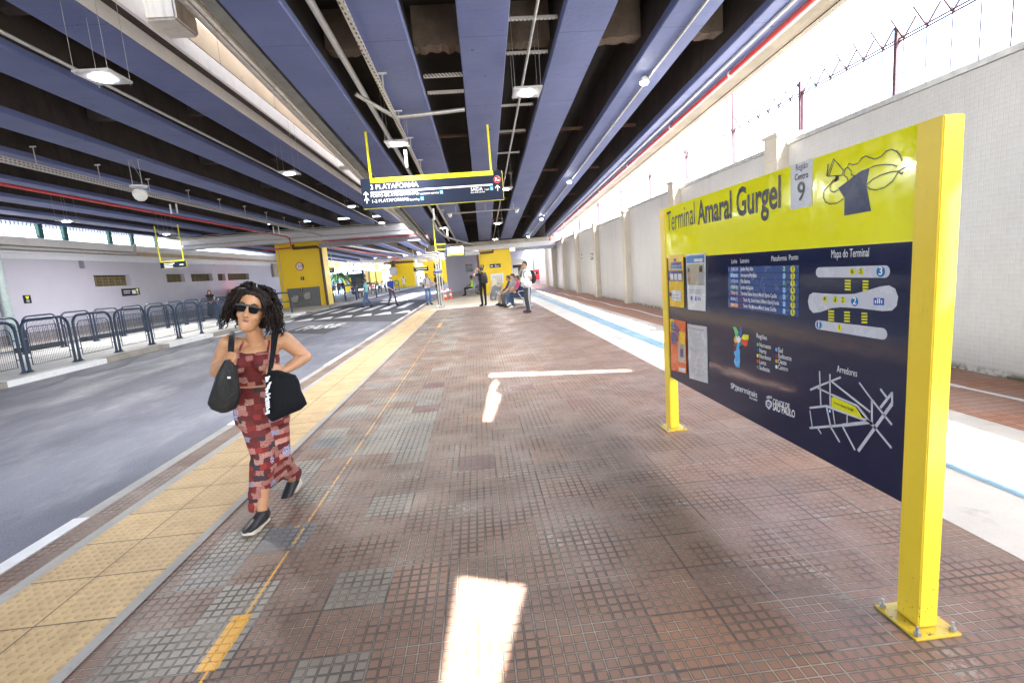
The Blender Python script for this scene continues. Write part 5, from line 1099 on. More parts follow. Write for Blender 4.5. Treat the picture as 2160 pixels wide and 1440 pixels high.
for px, py, Y_, lb in ((360, 441, 19.5, 'left of two short white tubes hanging below the left cable tray'), (373, 440, 19.5, 'right of two short white tubes hanging below the left cable tray'), (577, 485, 30, 'left white tube hanging near the big yellow pillar'), (588, 485, 30, 'right white tube hanging near the big yellow pillar'),
                       (857, 335, 10.6, 'white stick aerial hanging below the square lamp above the platform sign'), (915, 452, 15.6, 'grey stick aerial hanging just under the platform sign'), (944, 488, 22.7, 'grey stick aerial beside the silver hose')):
    a_ = atY(px, py, Y_); L_ = 0.34 if Y_ < 20 else 0.42; tag(MB.build((lambda m_: (m_.cyl(a_ + Vector((0, 0, -L_/2)), a_ + Vector((0, 0, L_/2)), 0.03, 8), m_)[1])(MB()), 'hanging_tube', M['white'], origin=a_), lb, 'aerial', 'white tubes hanging from the viaducts')
# ------------------------------------------------------------------ steel posts, cones, bench, bundle
t = thing('post_frame', 'three slim stainless steel posts bent over at the top with a blue plate', 'post frame', (-1.65, 22.75, 0))
for i, (x_, h_) in enumerate(((-1.80, 2.36), (-1.70, 2.46), (-1.59, 2.56))):
    y_ = 22.7 + 0.05 * i; d = MB(); pts = [(x_, y_, 0), (x_, y_, h_ - .1), (x_ - .03, y_, h_ - .03), (x_ - .1, y_, h_), (x_ - .62, y_, h_)]; d.tube(pts, 0.03, 10); d.build('post', M['stainless'], t, smooth=True)
d = MB(); d.box(-1.87, -1.53, 22.60, 22.62, 1.62, 1.78); d.build('plate', flat('plate_blue', (0.02, 0.09, 0.36)), t)
d = MB(); d.box(-1.85, -1.55, 22.597, 22.5995, 1.72, 1.755); d.build('plate_lettering', M['ink_white'], t)
d = MB(); d.box(-2.0, -1.4, 22.55, 23.0, 0.005, 0.02); d.build('base', M['steel'], t)
orange = pm('cone_orange', (0.75, 0.085, 0.015), 0.5)
for x_, y_, lb in ((-1.72, 31.0, 'orange and white traffic cone right of the steel posts'), (-1.95, 29.6, 'orange and white traffic cone half hidden behind the steel posts')):
    t = thing('traffic_cone', lb, 'traffic cone', (x_, y_, 0), 'traffic cones by the steel posts')
    d = MB(); d.box(x_ - .17, x_ + .17, y_ - .17, y_ + .17, 0.0, 0.03); d.build('base', orange, t, bevel=0.008)
    rr = lambda z: 0.13 - 0.105 * z / 0.7
    d = MB()
    for z0_, z1_, m_ in ((.03, .2, 0), (.2, .34, 1), (.34, .46, 0), (.46, .58, 1), (.58, .7, 0)): d.loft([((x_, y_, z0_), (rr(z0_), 0, 0), (0, rr(z0_), 0)), ((x_, y_, z1_), (rr(z1_), 0, 0), (0, rr(z1_), 0))], 16, False, m_)
    d.build('cone', [orange, M['paper']], t)
BXs = 1.72
t = thing('bench', 'row of blue bench seats on a steel beam under the waiting passengers', 'bench', (BXs, 21.0, 0))
blue_seat = pm('blue_seat_plastic', (0.02, 0.06, 0.28), 0.35)
BX0 = BXs
BY = [19.55, 20.2, 20.9, 21.6]
for i, y_ in enumerate(BY):
    BXs = BX0 - .14 * i
    d = MB(); d.rings([[(BXs - .24, y_ + s * .25, .44 + .0) for s in (-1, 1)] + [(BXs - .24, y_ + s * .25, .41) for s in (1, -1)], [(BXs + .18, y_ + s * .25, .42) for s in (-1, 1)] + [(BXs + .18, y_ + s * .25, .39) for s in (1, -1)]]); d.build('seat', blue_seat, t, bevel=0.01)
    d = MB(); d.hexa([(BXs + .2, y_ - .25, .46), (BXs + .23, y_ - .25, .46), (BXs + .23, y_ + .25, .46), (BXs + .2, y_ + .25, .46), (BXs + .32, y_ - .25, .84), (BXs + .35, y_ - .25, .84), (BXs + .35, y_ + .25, .84), (BXs + .32, y_ + .25, .84)])
    d.build('backrest', blue_seat, t, bevel=0.01)
d = MB(); p_ = [(BX0 + .05, BY[0] - .25), (BX0 + .13, BY[0] - .25), (BXs + .02, BY[-1] + .25), (BXs - .06, BY[-1] + .25)]; d.hexa([(a_, b_, z_) for z_ in (.30, .36) for a_, b_ in p_]); d.build('beam', M['steel'], t)
for y_, BXs in ((BY[0] - .1, BX0 + .07), (BY[-1] + .1, BX0 - .42)):
    d = MB(); d.box(BXs - .02, BXs + .04, y_ - .03, y_ + .03, .04, .30); d.tube([(BXs - .34, y_, .02), (BXs - .25, y_, .05), (BXs, y_, .07), (BXs + .3, y_, .05), (BXs + .36, y_, .02)], 0.022, 8); d.build('leg', M['stainless'], t)
for y_, BXs in ((BY[0] - .29, BX0 + .05), (BY[-1] + .29, BX0 - .46)):
    d = MB(); d.tube([(BXs - .02, y_, .33), (BXs - .20, y_, .62), (BXs - .16, y_, .66), (BXs + .24, y_, .66)], 0.018, 8); d.build('armrest', M['stainless'], t)
BXs = BX0
# wrapped bundle
t = thing('wrapped_bundle', 'scooter bundle wrapped in grey and cream tarpaulin beside the bench', 'bundle', (1.0, 25.6, 0))
def bundle(cx, cy, rx, ry, h, seed):
    d = MB(); rs = []
    for i in range(13):
        s = i / 12; z = h * s; k = (1 - 0.15 * (1 - s)) * (math.cos(s * 1.35) ** 0.6)
        rs.append([(cx + k * rx * math.cos(a_) * (1 + .35 * mnoise.noise((math.cos(a_) * 2.2, math.sin(a_) * 2.2, z * 1.2 + seed))), cy + k * ry * math.sin(a_) * (1 + .35 * mnoise.noise((math.cos(a_) * 2.2 + 5, math.sin(a_) * 2.2, z * 1.2 + seed))), z + .001) for a_ in [2 * math.pi * j / 28 for j in range(28)]])
    d.rings(rs); return d
tarp = NB('crumpled_tarpaulin'); v = tarp.obj(); cc = tarp.mix(tarp.ramp(tarp.noise(v, 2.2, 3), 0.46, 0.5), (0.10, 0.11, 0.13), (0.42, 0.36, 0.27)); tarp.bump(tarp.noise(v, 9, 6, 0.7, dist=1.0), 0.9, 0.05); M['tarp'] = tarp.out(cc, 0.4)
bundle(0.98, 25.6, .38, .42, 1.12, 1.3).build('cover', M['tarp'], t, smooth=True, angle=60)
# wheelchair behind the seated guard
t = thing('wheelchair', 'folded black wheelchair behind the seated guard in the lime vest', 'wheelchair', (0.1, 34.2, 0))
for y_ in (33.95, 34.5):
    d = MB(); d.tube([(0.12 + .3 * math.cos(2 * math.pi * k / 24), y_, .31 + .3 * math.sin(2 * math.pi * k / 24)) for k in range(24)], 0.022, 6, closed=True)
    for k in range(8): d.cyl((0.12, y_, .31), (0.12 + .3 * math.cos(math.pi * k / 4), y_, .31 + .3 * math.sin(math.pi * k / 4)), 0.006, 4)
    d.build('wheel', M['black'], t)
d = MB(); d.box(-.15, .25, 34.0, 34.45, .46, .50); d.box(.22, .26, 34.0, 34.45, .5, .92); d.build('seat', M['black'], t)
t = thing('guard_chair', 'small grey metal chair under the guard in the lime vest', 'chair', (-0.35, 33.4, 0))
d = MB(); d.box(-.60, -.15, 33.2, 33.65, .42, .46); d.build('seat', M['steel'], t)
for a_, b_ in ((-.57, 33.23), (-.18, 33.23), (-.57, 33.62), (-.18, 33.62)):
    d = MB(); d.cyl((a_, b_, 0), (a_, b_, .42), .015, 6); d.build('leg', M['steel'], t)
d = MB(); d.box(-.18, -.15, 33.2, 33.65, .5, .85); d.build('backrest', M['steel'], t)
# ------------------------------------------------------------------ service rooms at the end of the platform
t = thing('service_room', 'pale lilac service room wall with a small dark window left of the yellow pier', 'building', (-1, 41.5, 0))
d = MB(); d.box(-2.45, 4.25, 41.5, 46.0, -0.1, 3.05); d.build('wall', M['wall_grey'], t)
a_, b_ = atY(983, 574, 41.45), atY(996, 557, 41.45); d = MB(); d.box(a_.x, b_.x, 41.44, 41.499, a_.z, b_.z); d.build('window', M['glass'], t)
d = MB(); d.box(a_.x + .03, b_.x - .03, 41.43, 41.438, a_.z + .05, a_.z + .3); d.build('blue_reflection', flat('reflection_blue', (0.02, 0.08, 0.18)), t)  # window reflection painted as a flat blue plate
t = thing('kiosk', 'white framed kiosk doorway between the yellow pier and the standing man', 'kiosk', (3.3, 37.0, 0))
a_, b_ = atY(1074, 618, 37), atY(1110, 545, 37); x0, x1, zt = a_.x, b_.x, b_.z
d = MB(); d.box(x0, x0 + .42, 37, 37.3, 0, zt); d.box(x1 - .22, x1, 37, 37.3, 0, zt); d.box(x0 + .42, x1 - .22, 37, 37.3, zt - .42, zt); d.box(x0, x1, 36.93, 36.999, zt - .12, zt); d.build('frame', M['bldg_white'], t)
d = MB(); d.box(x0 + .1, x1 - .05, 38.4, 38.6, 0, zt); d.build('interior', M['dark'], t)
d = MB(); d.box(x0 + .45, x0 + .82, 37.1, 37.2, .95, 1.6); d.build('poster', M['paper'], t)
d = MB(); d.box(x1 - .28, x1 - .2, 36.7, 37.0, 0, zt - .5); d.build('door', M['glass'], t)
t = thing('end_wall', 'bright white wall with a red hose cabinet at the end of the walkway', 'wall', (5, 43, 0))
d = MB(); d.box(4.3, 6.2, 43, 43.3, -0.1, 3.3); d.build('wall', pm('pale_blue_white_paint', (0.62, 0.64, 0.70), 0.5, var=0.04), t)
a_, b_ = atY(1126, 590, 42.9), atY(1141, 568, 42.9); t = thing('hose_cabinet', 'red fire hose cabinet with round window on the bright end wall', 'fire cabinet', (a_.x, 42.8, a_.z))
d = MB(); d.box(a_.x, b_.x, 42.75, 42.99, a_.z, b_.z); d.build('box', M['red'], t, bevel=0.02)
d = MB(); cx_, cz_ = (a_.x + b_.x) / 2 - .05, b_.z - .27; d.cyl((cx_, 42.749, cz_), (cx_, 42.735, cz_), .11, 16); d.build('window', M['glass'], t); d = MB(); d.box(cx_ - .2, cx_ - .13, 42.735, 42.748, cz_ - .06, cz_ + .06); d.build('label_plate', M['paper'], t)
p = atY(1124, 540, 42.9); q = atY(1126.5, 576, 42.9); pipe('fire_main', 'red riser pipe coming down to the hose cabinet on the end wall', 'pipe', [(p.x, 42.9, p.z), (p.x, 42.9, q.z), (q.x + .2, 42.9, q.z)], .05, M['red'])
a_ = atX(1249, 541, 5.48); t, at, u = wall_sign('wall_plate', 'small black and white direction plate on the white tiled wall', 'sign', (5.495, a_.y, a_.z), (0, -1, 0), 0.62, 0.30, [], base=M['black'])
d = MB(); rectp(d, at, -.85, .2, .2, .6); rectp(d, at, -.85, 0, -.4, -.1); rectp(d, at, .45, .8, -.3, .4); d.build('print', M['paper'], t)
a_ = atX(1228, 541, 5.48); t, at, u = wall_sign('wall_plate', 'narrow white notice left of the black plate on the tiled wall', 'sign', (5.495, a_.y, a_.z), (0, -1, 0), 0.3, 0.36, [], base=M['paper'])
d = MB(); rectp(d, at, -.7, .7, .2, .8); rectp(d, at, -.7, .7, -.7, -.2); d.build('print', M['black'], t)
# ------------------------------------------------------------------ beyond the lane: underpass building, patrol car, bus, trees
t = thing('underpass_building', 'stained beige concrete underpass entrance left of the yellow pillar', 'building', (-19, 53, 0))
YB = 50.0
def bx(mb, xa, ya_, xb, yb_, Y, dep, m=0): a_, b_ = atY(xa, ya_, Y), atY(xb, yb_, Y); mb.box(a_.x, b_.x, Y, Y + dep, a_.z, b_.z, m)
d = MB(); bx(d, 528, 588, 575, 556, YB, 1.2); bx(d, 530, 556, 620, 530, YB + 1.5, 1.0); bx(d, 560, 580, 640, 548, YB + 3, 1.0); d.build('lintel', M['conc'], t)
d = MB(); bx(d, 526, 640, 538, 586, YB, 1.0); bx(d, 569, 640, 573, 582, YB + .5, .5); d.build('column', M['conc_lite'], t)
d = MB(); bx(d, 526, 650, 660, 560, YB + 8, .3); d.build('dark_interior', pm('garage_dark', (0.05, 0.05, 0.055), 0.8, var=0.3), t)
t = thing('poster_board', 'red and white poster in the dark underpass behind the patrol car', 'poster', atY(562, 603, YB + 6)); d = MB(); bx(d, 556, 606, 570, 588, YB + 6, .1); d.build('board', flat('poster_red', (0.62, 0.09, 0.09)), t); d = MB(); bx(d, 562, 603, 569, 592, YB + 5.95, .04); d.build('print', M['paper'], t); d = MB(); bx(d, 550, 606, 555, 589, YB + 5.95, .1); d.build('side_panel', flat('poster_blue', (0.35, 0.6, 0.7)), t)
for px, lb in ((574, 'right bright tube light in the dark underpass'), (560, 'left faint tube light in the dark underpass')):
    a_ = atY(px, 581, YB + 5); m_ = MB(); m_.box(a_.x - .3, a_.x + .3, YB + 5, YB + 5.1, a_.z - .05, a_.z + .05); tag(m_.build('tube_light', emit('tube', (0.6, 0.9, 0.9), 0.4), origin=a_), lb, 'lamp', 'tube lights in the underpass')
def wheel(parent, c, r, w, ax='y'):
    d = MB(); v_ = Vector((0, w / 2, 0)) if ax == 'y' else Vector((w / 2, 0, 0)); d.cyl(Vector(c) - v_, Vector(c) + v_, r, 24); o = d.build('wheel', M['black'], parent, bevel=0.02)
    e = MB(); e.cyl(Vector(c) - v_ * 1.02, Vector(c) + v_ * 1.02, r * .62, 20); e.build('rim', M['stainless'], o); return o
# patrol car, side on, nose to the left; local x = nose direction -X
cx_, cy_ = atY(520, 640, 41.5).x - 0.2, 41.5
car = thing('patrol_car', 'silver grey patrol car with red roof lights half hidden by the curly hair', 'car', (cx_, cy_, RZ))
paint = pm('champagne_car_paint', (0.42, 0.39, 0.33), 0.25, 0.4, var=0.03, coat=0.8)
prof = [(-2.25, .38), (-2.28, .75), (-2.1, .98), (-1.2, 1.08), (1.7, 1.1), (2.2, 1.05), (2.3, .7), (2.25, .38)]
d = MB(); d.rings([[(cx_ + x_, cy_ + s * .88, RZ + z_) for x_, z_ in prof] for s in (-1, 1)]); d.build('body', paint, car, bevel=0.05)
cab = [(-1.25, 1.08), (-.55, 1.66), (-.2, 1.74), (1.55, 1.72), (1.95, 1.55), (2.2, 1.06)]
d = MB(); d.rings([[(cx_ + x_ * (1 if s > -2 else 1), cy_ + s * (.82 - .12 * (z_ - 1.08)), RZ + z_) for x_, z_ in cab] for s in (-1, 1)]); d.build('roof', paint, car, bevel=0.04)
for q in ([(-1.0, 1.12), (-.45, 1.6), (-.1, 1.62), (-.1, 1.12)], [(0, 1.12), (0, 1.62), (.85, 1.62), (.95, 1.12)], [(1.05, 1.12), (.98, 1.6), (1.5, 1.6), (1.85, 1.12)]):
    d = MB(); d.rings([[(cx_ + x_, cy_ - (.835 - .12 * (z_ - 1.08)) + o_, RZ + z_) for x_, z_ in q] for o_ in (0, -.012)]); d.build('window', M['glass'], car)
for x_ in (-1.4, 1.42):
    for s in (-.8, .8): wheel(car, (cx_ + x_, cy_ + s, RZ + .36), .36, .24)
d = MB(); d.box(cx_ - .25, cx_ + .1, cy_ - .6, cy_ + .6, RZ + 1.76, RZ + 1.92); d.build('light_bar', emit('red_beacon', (1, 0.03, 0.03), 0.35), car)
d = MB(); d.box(cx_ - 1.5, cx_ - .3, cy_ - .6, cy_ + .6, RZ + 1.78, RZ + 1.84); d.build('roof_rack', M['stainless'], car)
d = MB(); d.box(cx_ + 2.15, cx_ + 2.3, cy_ - .86, cy_ - .7, RZ + .85, RZ + 1.2); d.build('tail_lamp', M['red'], car); d = MB(); d.box(cx_ - .05, cx_ + .1, cy_ - .92, cy_ - .885, RZ + .98, RZ + 1.02); d.build('door_handle', M['black'], car)
# articulated bus
bx0, bx1, by0, by1 = -20.0, -17.35, 78.0, 97.5
bus = thing('articulated_bus', 'articulated city bus with dark windscreen front and yellow side panels', 'bus', (-18.7, 88, 0))
d = MB(); d.box(bx0, bx1, by0, by1, .35, 3.25); d.build('body', pm('bus_grey_paint', (0.35, 0.36, 0.38), 0.35, 0.2), bus, bevel=0.12)
d = MB(); d.box(bx0 + .06, bx1 - .06, by0 - .06, by0 - .005, .95, 3.15); d.build('windscreen', M['glass'], bus, bevel=0.02)
d = MB(); d.box(bx0 + .35, bx1 - .35, by0 - .09, by0 - .065, 2.72, 3.02); d.build('destination_panel', emit('dest', (0.95, 0.95, 0.95), 0.2), bus)
d = MB(); d.box(bx0 + .1, bx1 - .1, by0 - .05, by0 - .002, .4, .9); d.build('bumper', M['black'], bus)
for a_, b_, y0_, y1_ in ((.8, 3.0, 79.0, 80.6), (.8, 3.0, 82.2, 86.0), (.8, 3.0, 87.4, 92.0)):
    d = MB(); d.box(bx1 + .003, bx1 + .03, y0_, y1_, a_, b_); d.build('side_panel', M['pier_yellow'], bus)
for y0_, y1_ in ((80.7, 82.1), (86.1, 87.3), (92.6, 94.4)): d = MB(); d.box(bx1 + .003, bx1 + .035, y0_, y1_, .5, 2.9); d.build('door', M['glass'], bus)
for y_ in (81.0, 90.0, 95.0): wheel(bus, (bx1 - .15, y_, .45), .48, .3, 'x')
for s in (bx0 - .25, bx1 + .12): d = MB(); d.box(s, s + .14, by0 - .4, by0 - .2, 2.0, 2.5); d.build('mirror', M['black'], bus)
# green hoarding, ticket machine, cabinet
t = thing('hoarding', 'tall dark green site hoarding under the trees left of the bus', 'fence', atY(722, 590, 96)); d = MB()
a_, b_ = atY(690, 610, 96), atY(765, 580, 96); n = 12
for i in range(n): x_ = a_.x + (b_.x - a_.x) * i / n; d.box(x_ + .02, x_ + (b_.x - a_.x) / n - .02, 96 + .05 * (i % 2), 96.12 + .05 * (i % 2), 0, 3.0 + .15 * (i % 3))
d.build('panel_row', pm('dark_green_hoarding', (0.008, 0.045, 0.042), 0.5, var=0.2), t)
t = thing('ticket_machine', 'yellow ticket machine standing in front of the green hoarding', 'machine', atY(732, 603, 74)); a_, b_ = atY(727, 605, 74), atY(737.5, 586, 74)
d = MB(); d.box(a_.x, b_.x, 74, 74.6, 0, b_.z); d.build('cabinet', M['pier_yellow'], t, bevel=0.03); d = MB(); d.box(a_.x + .18, b_.x - .12, 73.97, 73.995, .9, b_.z - .35); d.build('screen', M['steel'], t)
a_, b_ = atY(821, 581, 79.2), atY(834, 563, 79.2); t = thing('control_cabinet', 'grey metal control cabinet high on the second yellow pillar', 'cabinet', (a_.x, 79.4, a_.z)); d = MB(); d.box(a_.x, b_.x, 79.3, 79.99, a_.z, b_.z); d.build('box', M['duct'], t, bevel=0.02); d = MB(); a2 = atY(824, 545, 79.2); d.box(a2.x, a2.x + .45, 79.6, 79.99, b_.z, 4.3); d.build('trunking', M['brown_pipe'], t)
a_, b_ = atY(804, 571, 70), atY(818.5, 563, 70); t = thing('info_screen', 'far lit information screen in front of the second yellow pillar', 'screen', (a_.x, 70, a_.z)); d = MB(); d.box(a_.x, b_.x, 70, 70.2, a_.z, b_.z); d.build('housing', M['black'], t); d = MB(); d.quad((a_.x + .1, 69.98, a_.z + .2), (b_.x - .1, 69.98, a_.z + .2), (b_.x - .1, 69.98, b_.z - .06), (a_.x + .1, 69.98, b_.z - .06), 0); d.quad((a_.x + .1, 69.98, a_.z + .06), (b_.x - .1, 69.98, a_.z + .06), (b_.x - .1, 69.98, a_.z + .2), (a_.x + .1, 69.98, a_.z + .2), 2); d.build('display', scr, t)
t = thing('turnstile_row', 'pale far ticket hall partition beyond the second yellow pillar', 'partition', (-9, 115, 0)); d = MB(); d.box(-8.2, -3.2, 116, 116.3, 0, 3.6); d.build('wall', M['bldg_white'], t); d = MB(); d.box(-7.6, -6.4, 115.9, 115.99, 1.2, 2.6); d.build('window', flat('pale_blue', (0.3, 0.5, 0.8)), t)
# far facades closing the view down the street
t = thing('far_building', 'washed out pale building closing the far end of the bus road', 'building', (-15, 165, 0)); d = MB(); d.box(-60, 30, 165, 175, 0, 14); d.build('wall', M['bldg_white'], t)
d = MB()
for i in range(14): d.box(-50 + i * 5, -48 + i * 5, 164.9, 164.99, 3, 5)
w_ = d.build('window_row', M['bldg_pale'], t); w_['kind'] = 'stuff'
# trees
def leaf_crown(mb, c, R, n, s, seed, m):
    rnd = random.Random(seed); blobs = [Vector((rnd.gauss(0, .55) * R[0], rnd.gauss(0, .55) * R[1], rnd.gauss(0, .5) * R[2])) for _ in range(16)]
    for i in range(n):
        b_ = rnd.choice(blobs); v_ = Vector((rnd.gauss(0, 1), rnd.gauss(0, 1), rnd.gauss(0, 1))); v_.normalize()
        p = Vector(c) + b_ + v_ * rnd.uniform(.55, 1.0) * min(R) * .45; a_ = Vector((rnd.uniform(-1, 1), rnd.uniform(-1, 1), rnd.uniform(-.6, .6))).normalized(); k = a_.orthogonal().normalized(); q = s * rnd.uniform(.6, 1.3)
        mb.quad(p - a_ * q, p - k * q * .5, p + a_ * q, p + k * q * .5, rnd.randrange(2) if m is None else m)
def tree(label, base, h, R, n, seed, s=.32, mats=None):
    t = thing('tree', label, 'tree', base, 'trees beyond the hoarding'); b_ = Vector(base); d = MB()
    top = b_ + Vector((.4, 0, h * .62)); d.tube([b_, b_ + Vector((.1, 0, h * .3)), top], [.3, .22, .12], 8)
    rnd = random.Random(seed)
    for k in range(7): a_ = rnd.uniform(0, 6.28); d.tube([b_ + Vector((.1, 0, h * (.32 + .04 * k))), b_ + Vector((math.cos(a_) * R[0] * .4, math.sin(a_) * R[1] * .4, h * .62)), b_ + Vector((math.cos(a_) * R[0] * .75, math.sin(a_) * R[1] * .75, h * .8))], [.12, .08, .03], 6)
    d.build('trunk', M['bark'], t)
    c_ = MB(); leaf_crown(c_, b_ + Vector((0, 0, h * .72)), R, n, s, seed, None); c_.build('crown', mats or [M['leaf'], M['leaf_l']], t); return t
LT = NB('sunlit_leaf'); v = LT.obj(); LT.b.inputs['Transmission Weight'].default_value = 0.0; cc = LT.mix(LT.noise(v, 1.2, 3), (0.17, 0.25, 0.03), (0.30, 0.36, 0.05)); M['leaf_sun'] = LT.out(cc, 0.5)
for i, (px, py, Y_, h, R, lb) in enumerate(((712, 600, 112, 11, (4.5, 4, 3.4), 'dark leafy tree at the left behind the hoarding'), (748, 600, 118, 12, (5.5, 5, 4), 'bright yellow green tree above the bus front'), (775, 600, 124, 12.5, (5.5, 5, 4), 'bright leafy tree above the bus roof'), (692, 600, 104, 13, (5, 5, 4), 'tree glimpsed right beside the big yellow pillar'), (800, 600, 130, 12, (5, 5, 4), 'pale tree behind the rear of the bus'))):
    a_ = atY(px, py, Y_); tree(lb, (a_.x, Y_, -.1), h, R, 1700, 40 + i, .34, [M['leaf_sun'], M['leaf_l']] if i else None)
a_ = atY(712, 600, 72); t = thing('palm_tree', 'small dark palm with drooping fronds in front of the hoarding', 'palm', (a_.x, 72, -.1)); d = MB(); d.tube([(a_.x, 72, -.1), (a_.x + .1, 72, 2.6)], [.16, .12], 8); d.build('trunk', M['bark'], t)
d = MB(); rnd = random.Random(5)
for k in range(22):
    g_ = rnd.uniform(0, 6.28); L_ = rnd.uniform(1.4, 2.1); e_ = rnd.uniform(.1, 1.1); P0 = Vector((a_.x + .1, 72, 2.6)); pr = None
    for j in range(9):
        s_ = j / 8; p = P0 + Vector((math.cos(g_) * L_ * s_, math.sin(g_) * L_ * s_, e_ * L_ * s_ - 1.1 * L_ * s_ * s_)); 
        if pr is not None:
            sd = Vector((-math.sin(g_), math.cos(g_), 0)) * .28 * (1 - s_ * .6)
            for sg in (-1, 1): d.poly([pr, p, p + sd * sg + Vector((0, 0, -.12)), pr + sd * sg * .9 + Vector((0, 0, -.16))])
        pr = p
d.build('frond', M['leaf'], t)
# ------------------------------------------------------------------ people
SKINS = {'light': (0.56, 0.33, 0.23), 'tan': (0.42, 0.225, 0.135), 'brown': (0.20, 0.095, 0.055)}
def cloth(name, col, rough=0.85):
    k = 'c_' + name
    if k not in M: M[k] = pm(name, col, rough, var=0.12, scale=9, bump=0.25, bscale=14)
    return M[k]
for k_, c_ in SKINS.items():
    n = NB('skin_' + k_); v = n.obj(); c2 = n.mix(n.ramp(n.noise(v, 9, 4), .3, .7), tuple(x * .93 for x in c_), tuple(min(1, x * 1.06) for x in c_))
    n.b.inputs['Subsurface Weight'].default_value = 0.08; n.b.inputs['Subsurface Radius'].default_value = (0.02, 0.008, 0.004); M['skin_' + k_] = n.out(c2, 0.5, 0, 0.4)
M['hair_dark'] = pm('dark_brown_hair', (0.022, 0.013, 0.010), 0.5, var=0.4, scale=30)
M['hair_grey'] = pm('grey_hair', (0.14, 0.12, 0.11), 0.6, var=0.3, scale=30); M['hair_fair'] = pm('fair_hair', (0.42, 0.25, 0.11), 0.6, var=0.3, scale=30)
class Body:
    """pieces are tapered capsules or lofts; they are fused into one surface and coloured by the nearest piece"""
    def __init__(s): s.mb = MB(); s.ax = []
    def cap(s, a, b, ra, rb, m, flat=None):
        a, b = Vector(a), Vector(b); t = (b - a); L = max(t.length, 1e-4); t = t / L
        pts = [a - t * ra * .86, a - t * ra * .5, a, a.lerp(b, .5), b, b + t * rb * .5, b + t * rb * .86]; rs = [ra * .45, ra * .86, ra, (ra + rb) / 2, rb, rb * .86, rb * .45]
        s.mb.tube(pts, rs, 14); s.ax.append((a, b, ra, rb, m))
    def loft(s, secs, m):
        s.mb.loft(secs, 20)
        for (c0, a0, b0), (c1, a1, b1) in zip(secs[:-1], secs[1:]):
            for k in (-.55, 0, .55):
                r0 = min(Vector(a0).length, Vector(b0).length); r1 = min(Vector(a1).length, Vector(b1).length)
                s.ax.append((Vector(c0) + Vector(a0) * k, Vector(c1) + Vector(a1) * k, r0, r1, m))
    def ball(s, c, r, m, sc=(1, 1, 1)):
        s.mb.sphere(c, r, 16, sc=sc); s.ax.append((Vector(c), Vector(c) + Vector((0, 0, 1e-3)), r * min(sc), r * min(sc), m))
    def mesh(s, name, mats, voxel, smooth=6):
        me = bpy.data.meshes.new(name); me.from_pydata([tuple(v) for v in s.mb.v], [], s.mb.f)
        ob = bpy.data.objects.new(name, me); COL.objects.link(ob)
        r = ob.modifiers.new('r', 'REMESH'); r.mode = 'VOXEL'; r.voxel_size = voxel; r.use_smooth_shade = True
        if smooth: q = ob.modifiers.new('s', 'SMOOTH'); q.factor = 0.5; q.iterations = smooth
        dg = bpy.context.evaluated_depsgraph_get(); out = bpy.data.meshes.new_from_object(ob.evaluated_get(dg))
        bpy.data.objects.remove(ob); bpy.data.meshes.remove(me)
        out.materials.clear()
        for mt in mats: out.materials.append(mt)
        idx = []
        ax = [(a, b - a, max((b - a).length_squared, 1e-9), ra, rb, m) for a, b, ra, rb, m in s.ax]
        for p in out.polygons:
            c = p.center; best = 1e9; bm_ = 0
            for a, t, L2, ra, rb, m in ax:
                k = (c - a).dot(t) / L2; k = 0 if k < 0 else 1 if k > 1 else k
                dd = (c - (a + t * k)).length - (ra + (rb - ra) * k)
                if dd < best: best = dd; bm_ = m
            idx.append(bm_)
        out.polygons.foreach_set('material_index', idx); out.polygons.foreach_set('use_smooth', [True] * len(idx))
        out.name = name
        return out
def hand(B, w, d, up, m, r=0.011, L=0.085, grip=0.4, thumb=1):
    """palm, four fingers of unequal length bent at the knuckles, and a thumb leaving the side of the palm"""
    w, d, up = Vector(w), Vector(d).normalized(), Vector(up).normalized(); sd = d.cross(up).normalized(); up = sd.cross(d)
    k = w + d * L
    for f in (-1, -.33, .33, 1): B.cap(w + sd * .018 * f, k + sd * .030 * f, .015, .0135, m)
    for f, ln in ((-1, .8), (-.33, 1.0), (.33, .95), (1, .72)):
        a = k + sd * .031 * f; b = a + (d * math.cos(grip) - up * math.sin(grip)) * .042 * ln; c = b + (d * math.cos(grip * 2.2) - up * math.sin(grip * 2.2)) * .034 * ln
        B.cap(a, b, r, r * .92, m); B.cap(b, c, r * .92, r * .78, m)
    a = w + d * .025 + sd * .024 * thumb; b = a + (d * .6 + sd * .75 * thumb - up * .35).normalized() * .042; B.cap(a, b, .014, .0125, m); B.cap(b, b + (d * .85 + sd * .1 * thumb - up * .4).normalized() * .032, .0115, .0095, m)
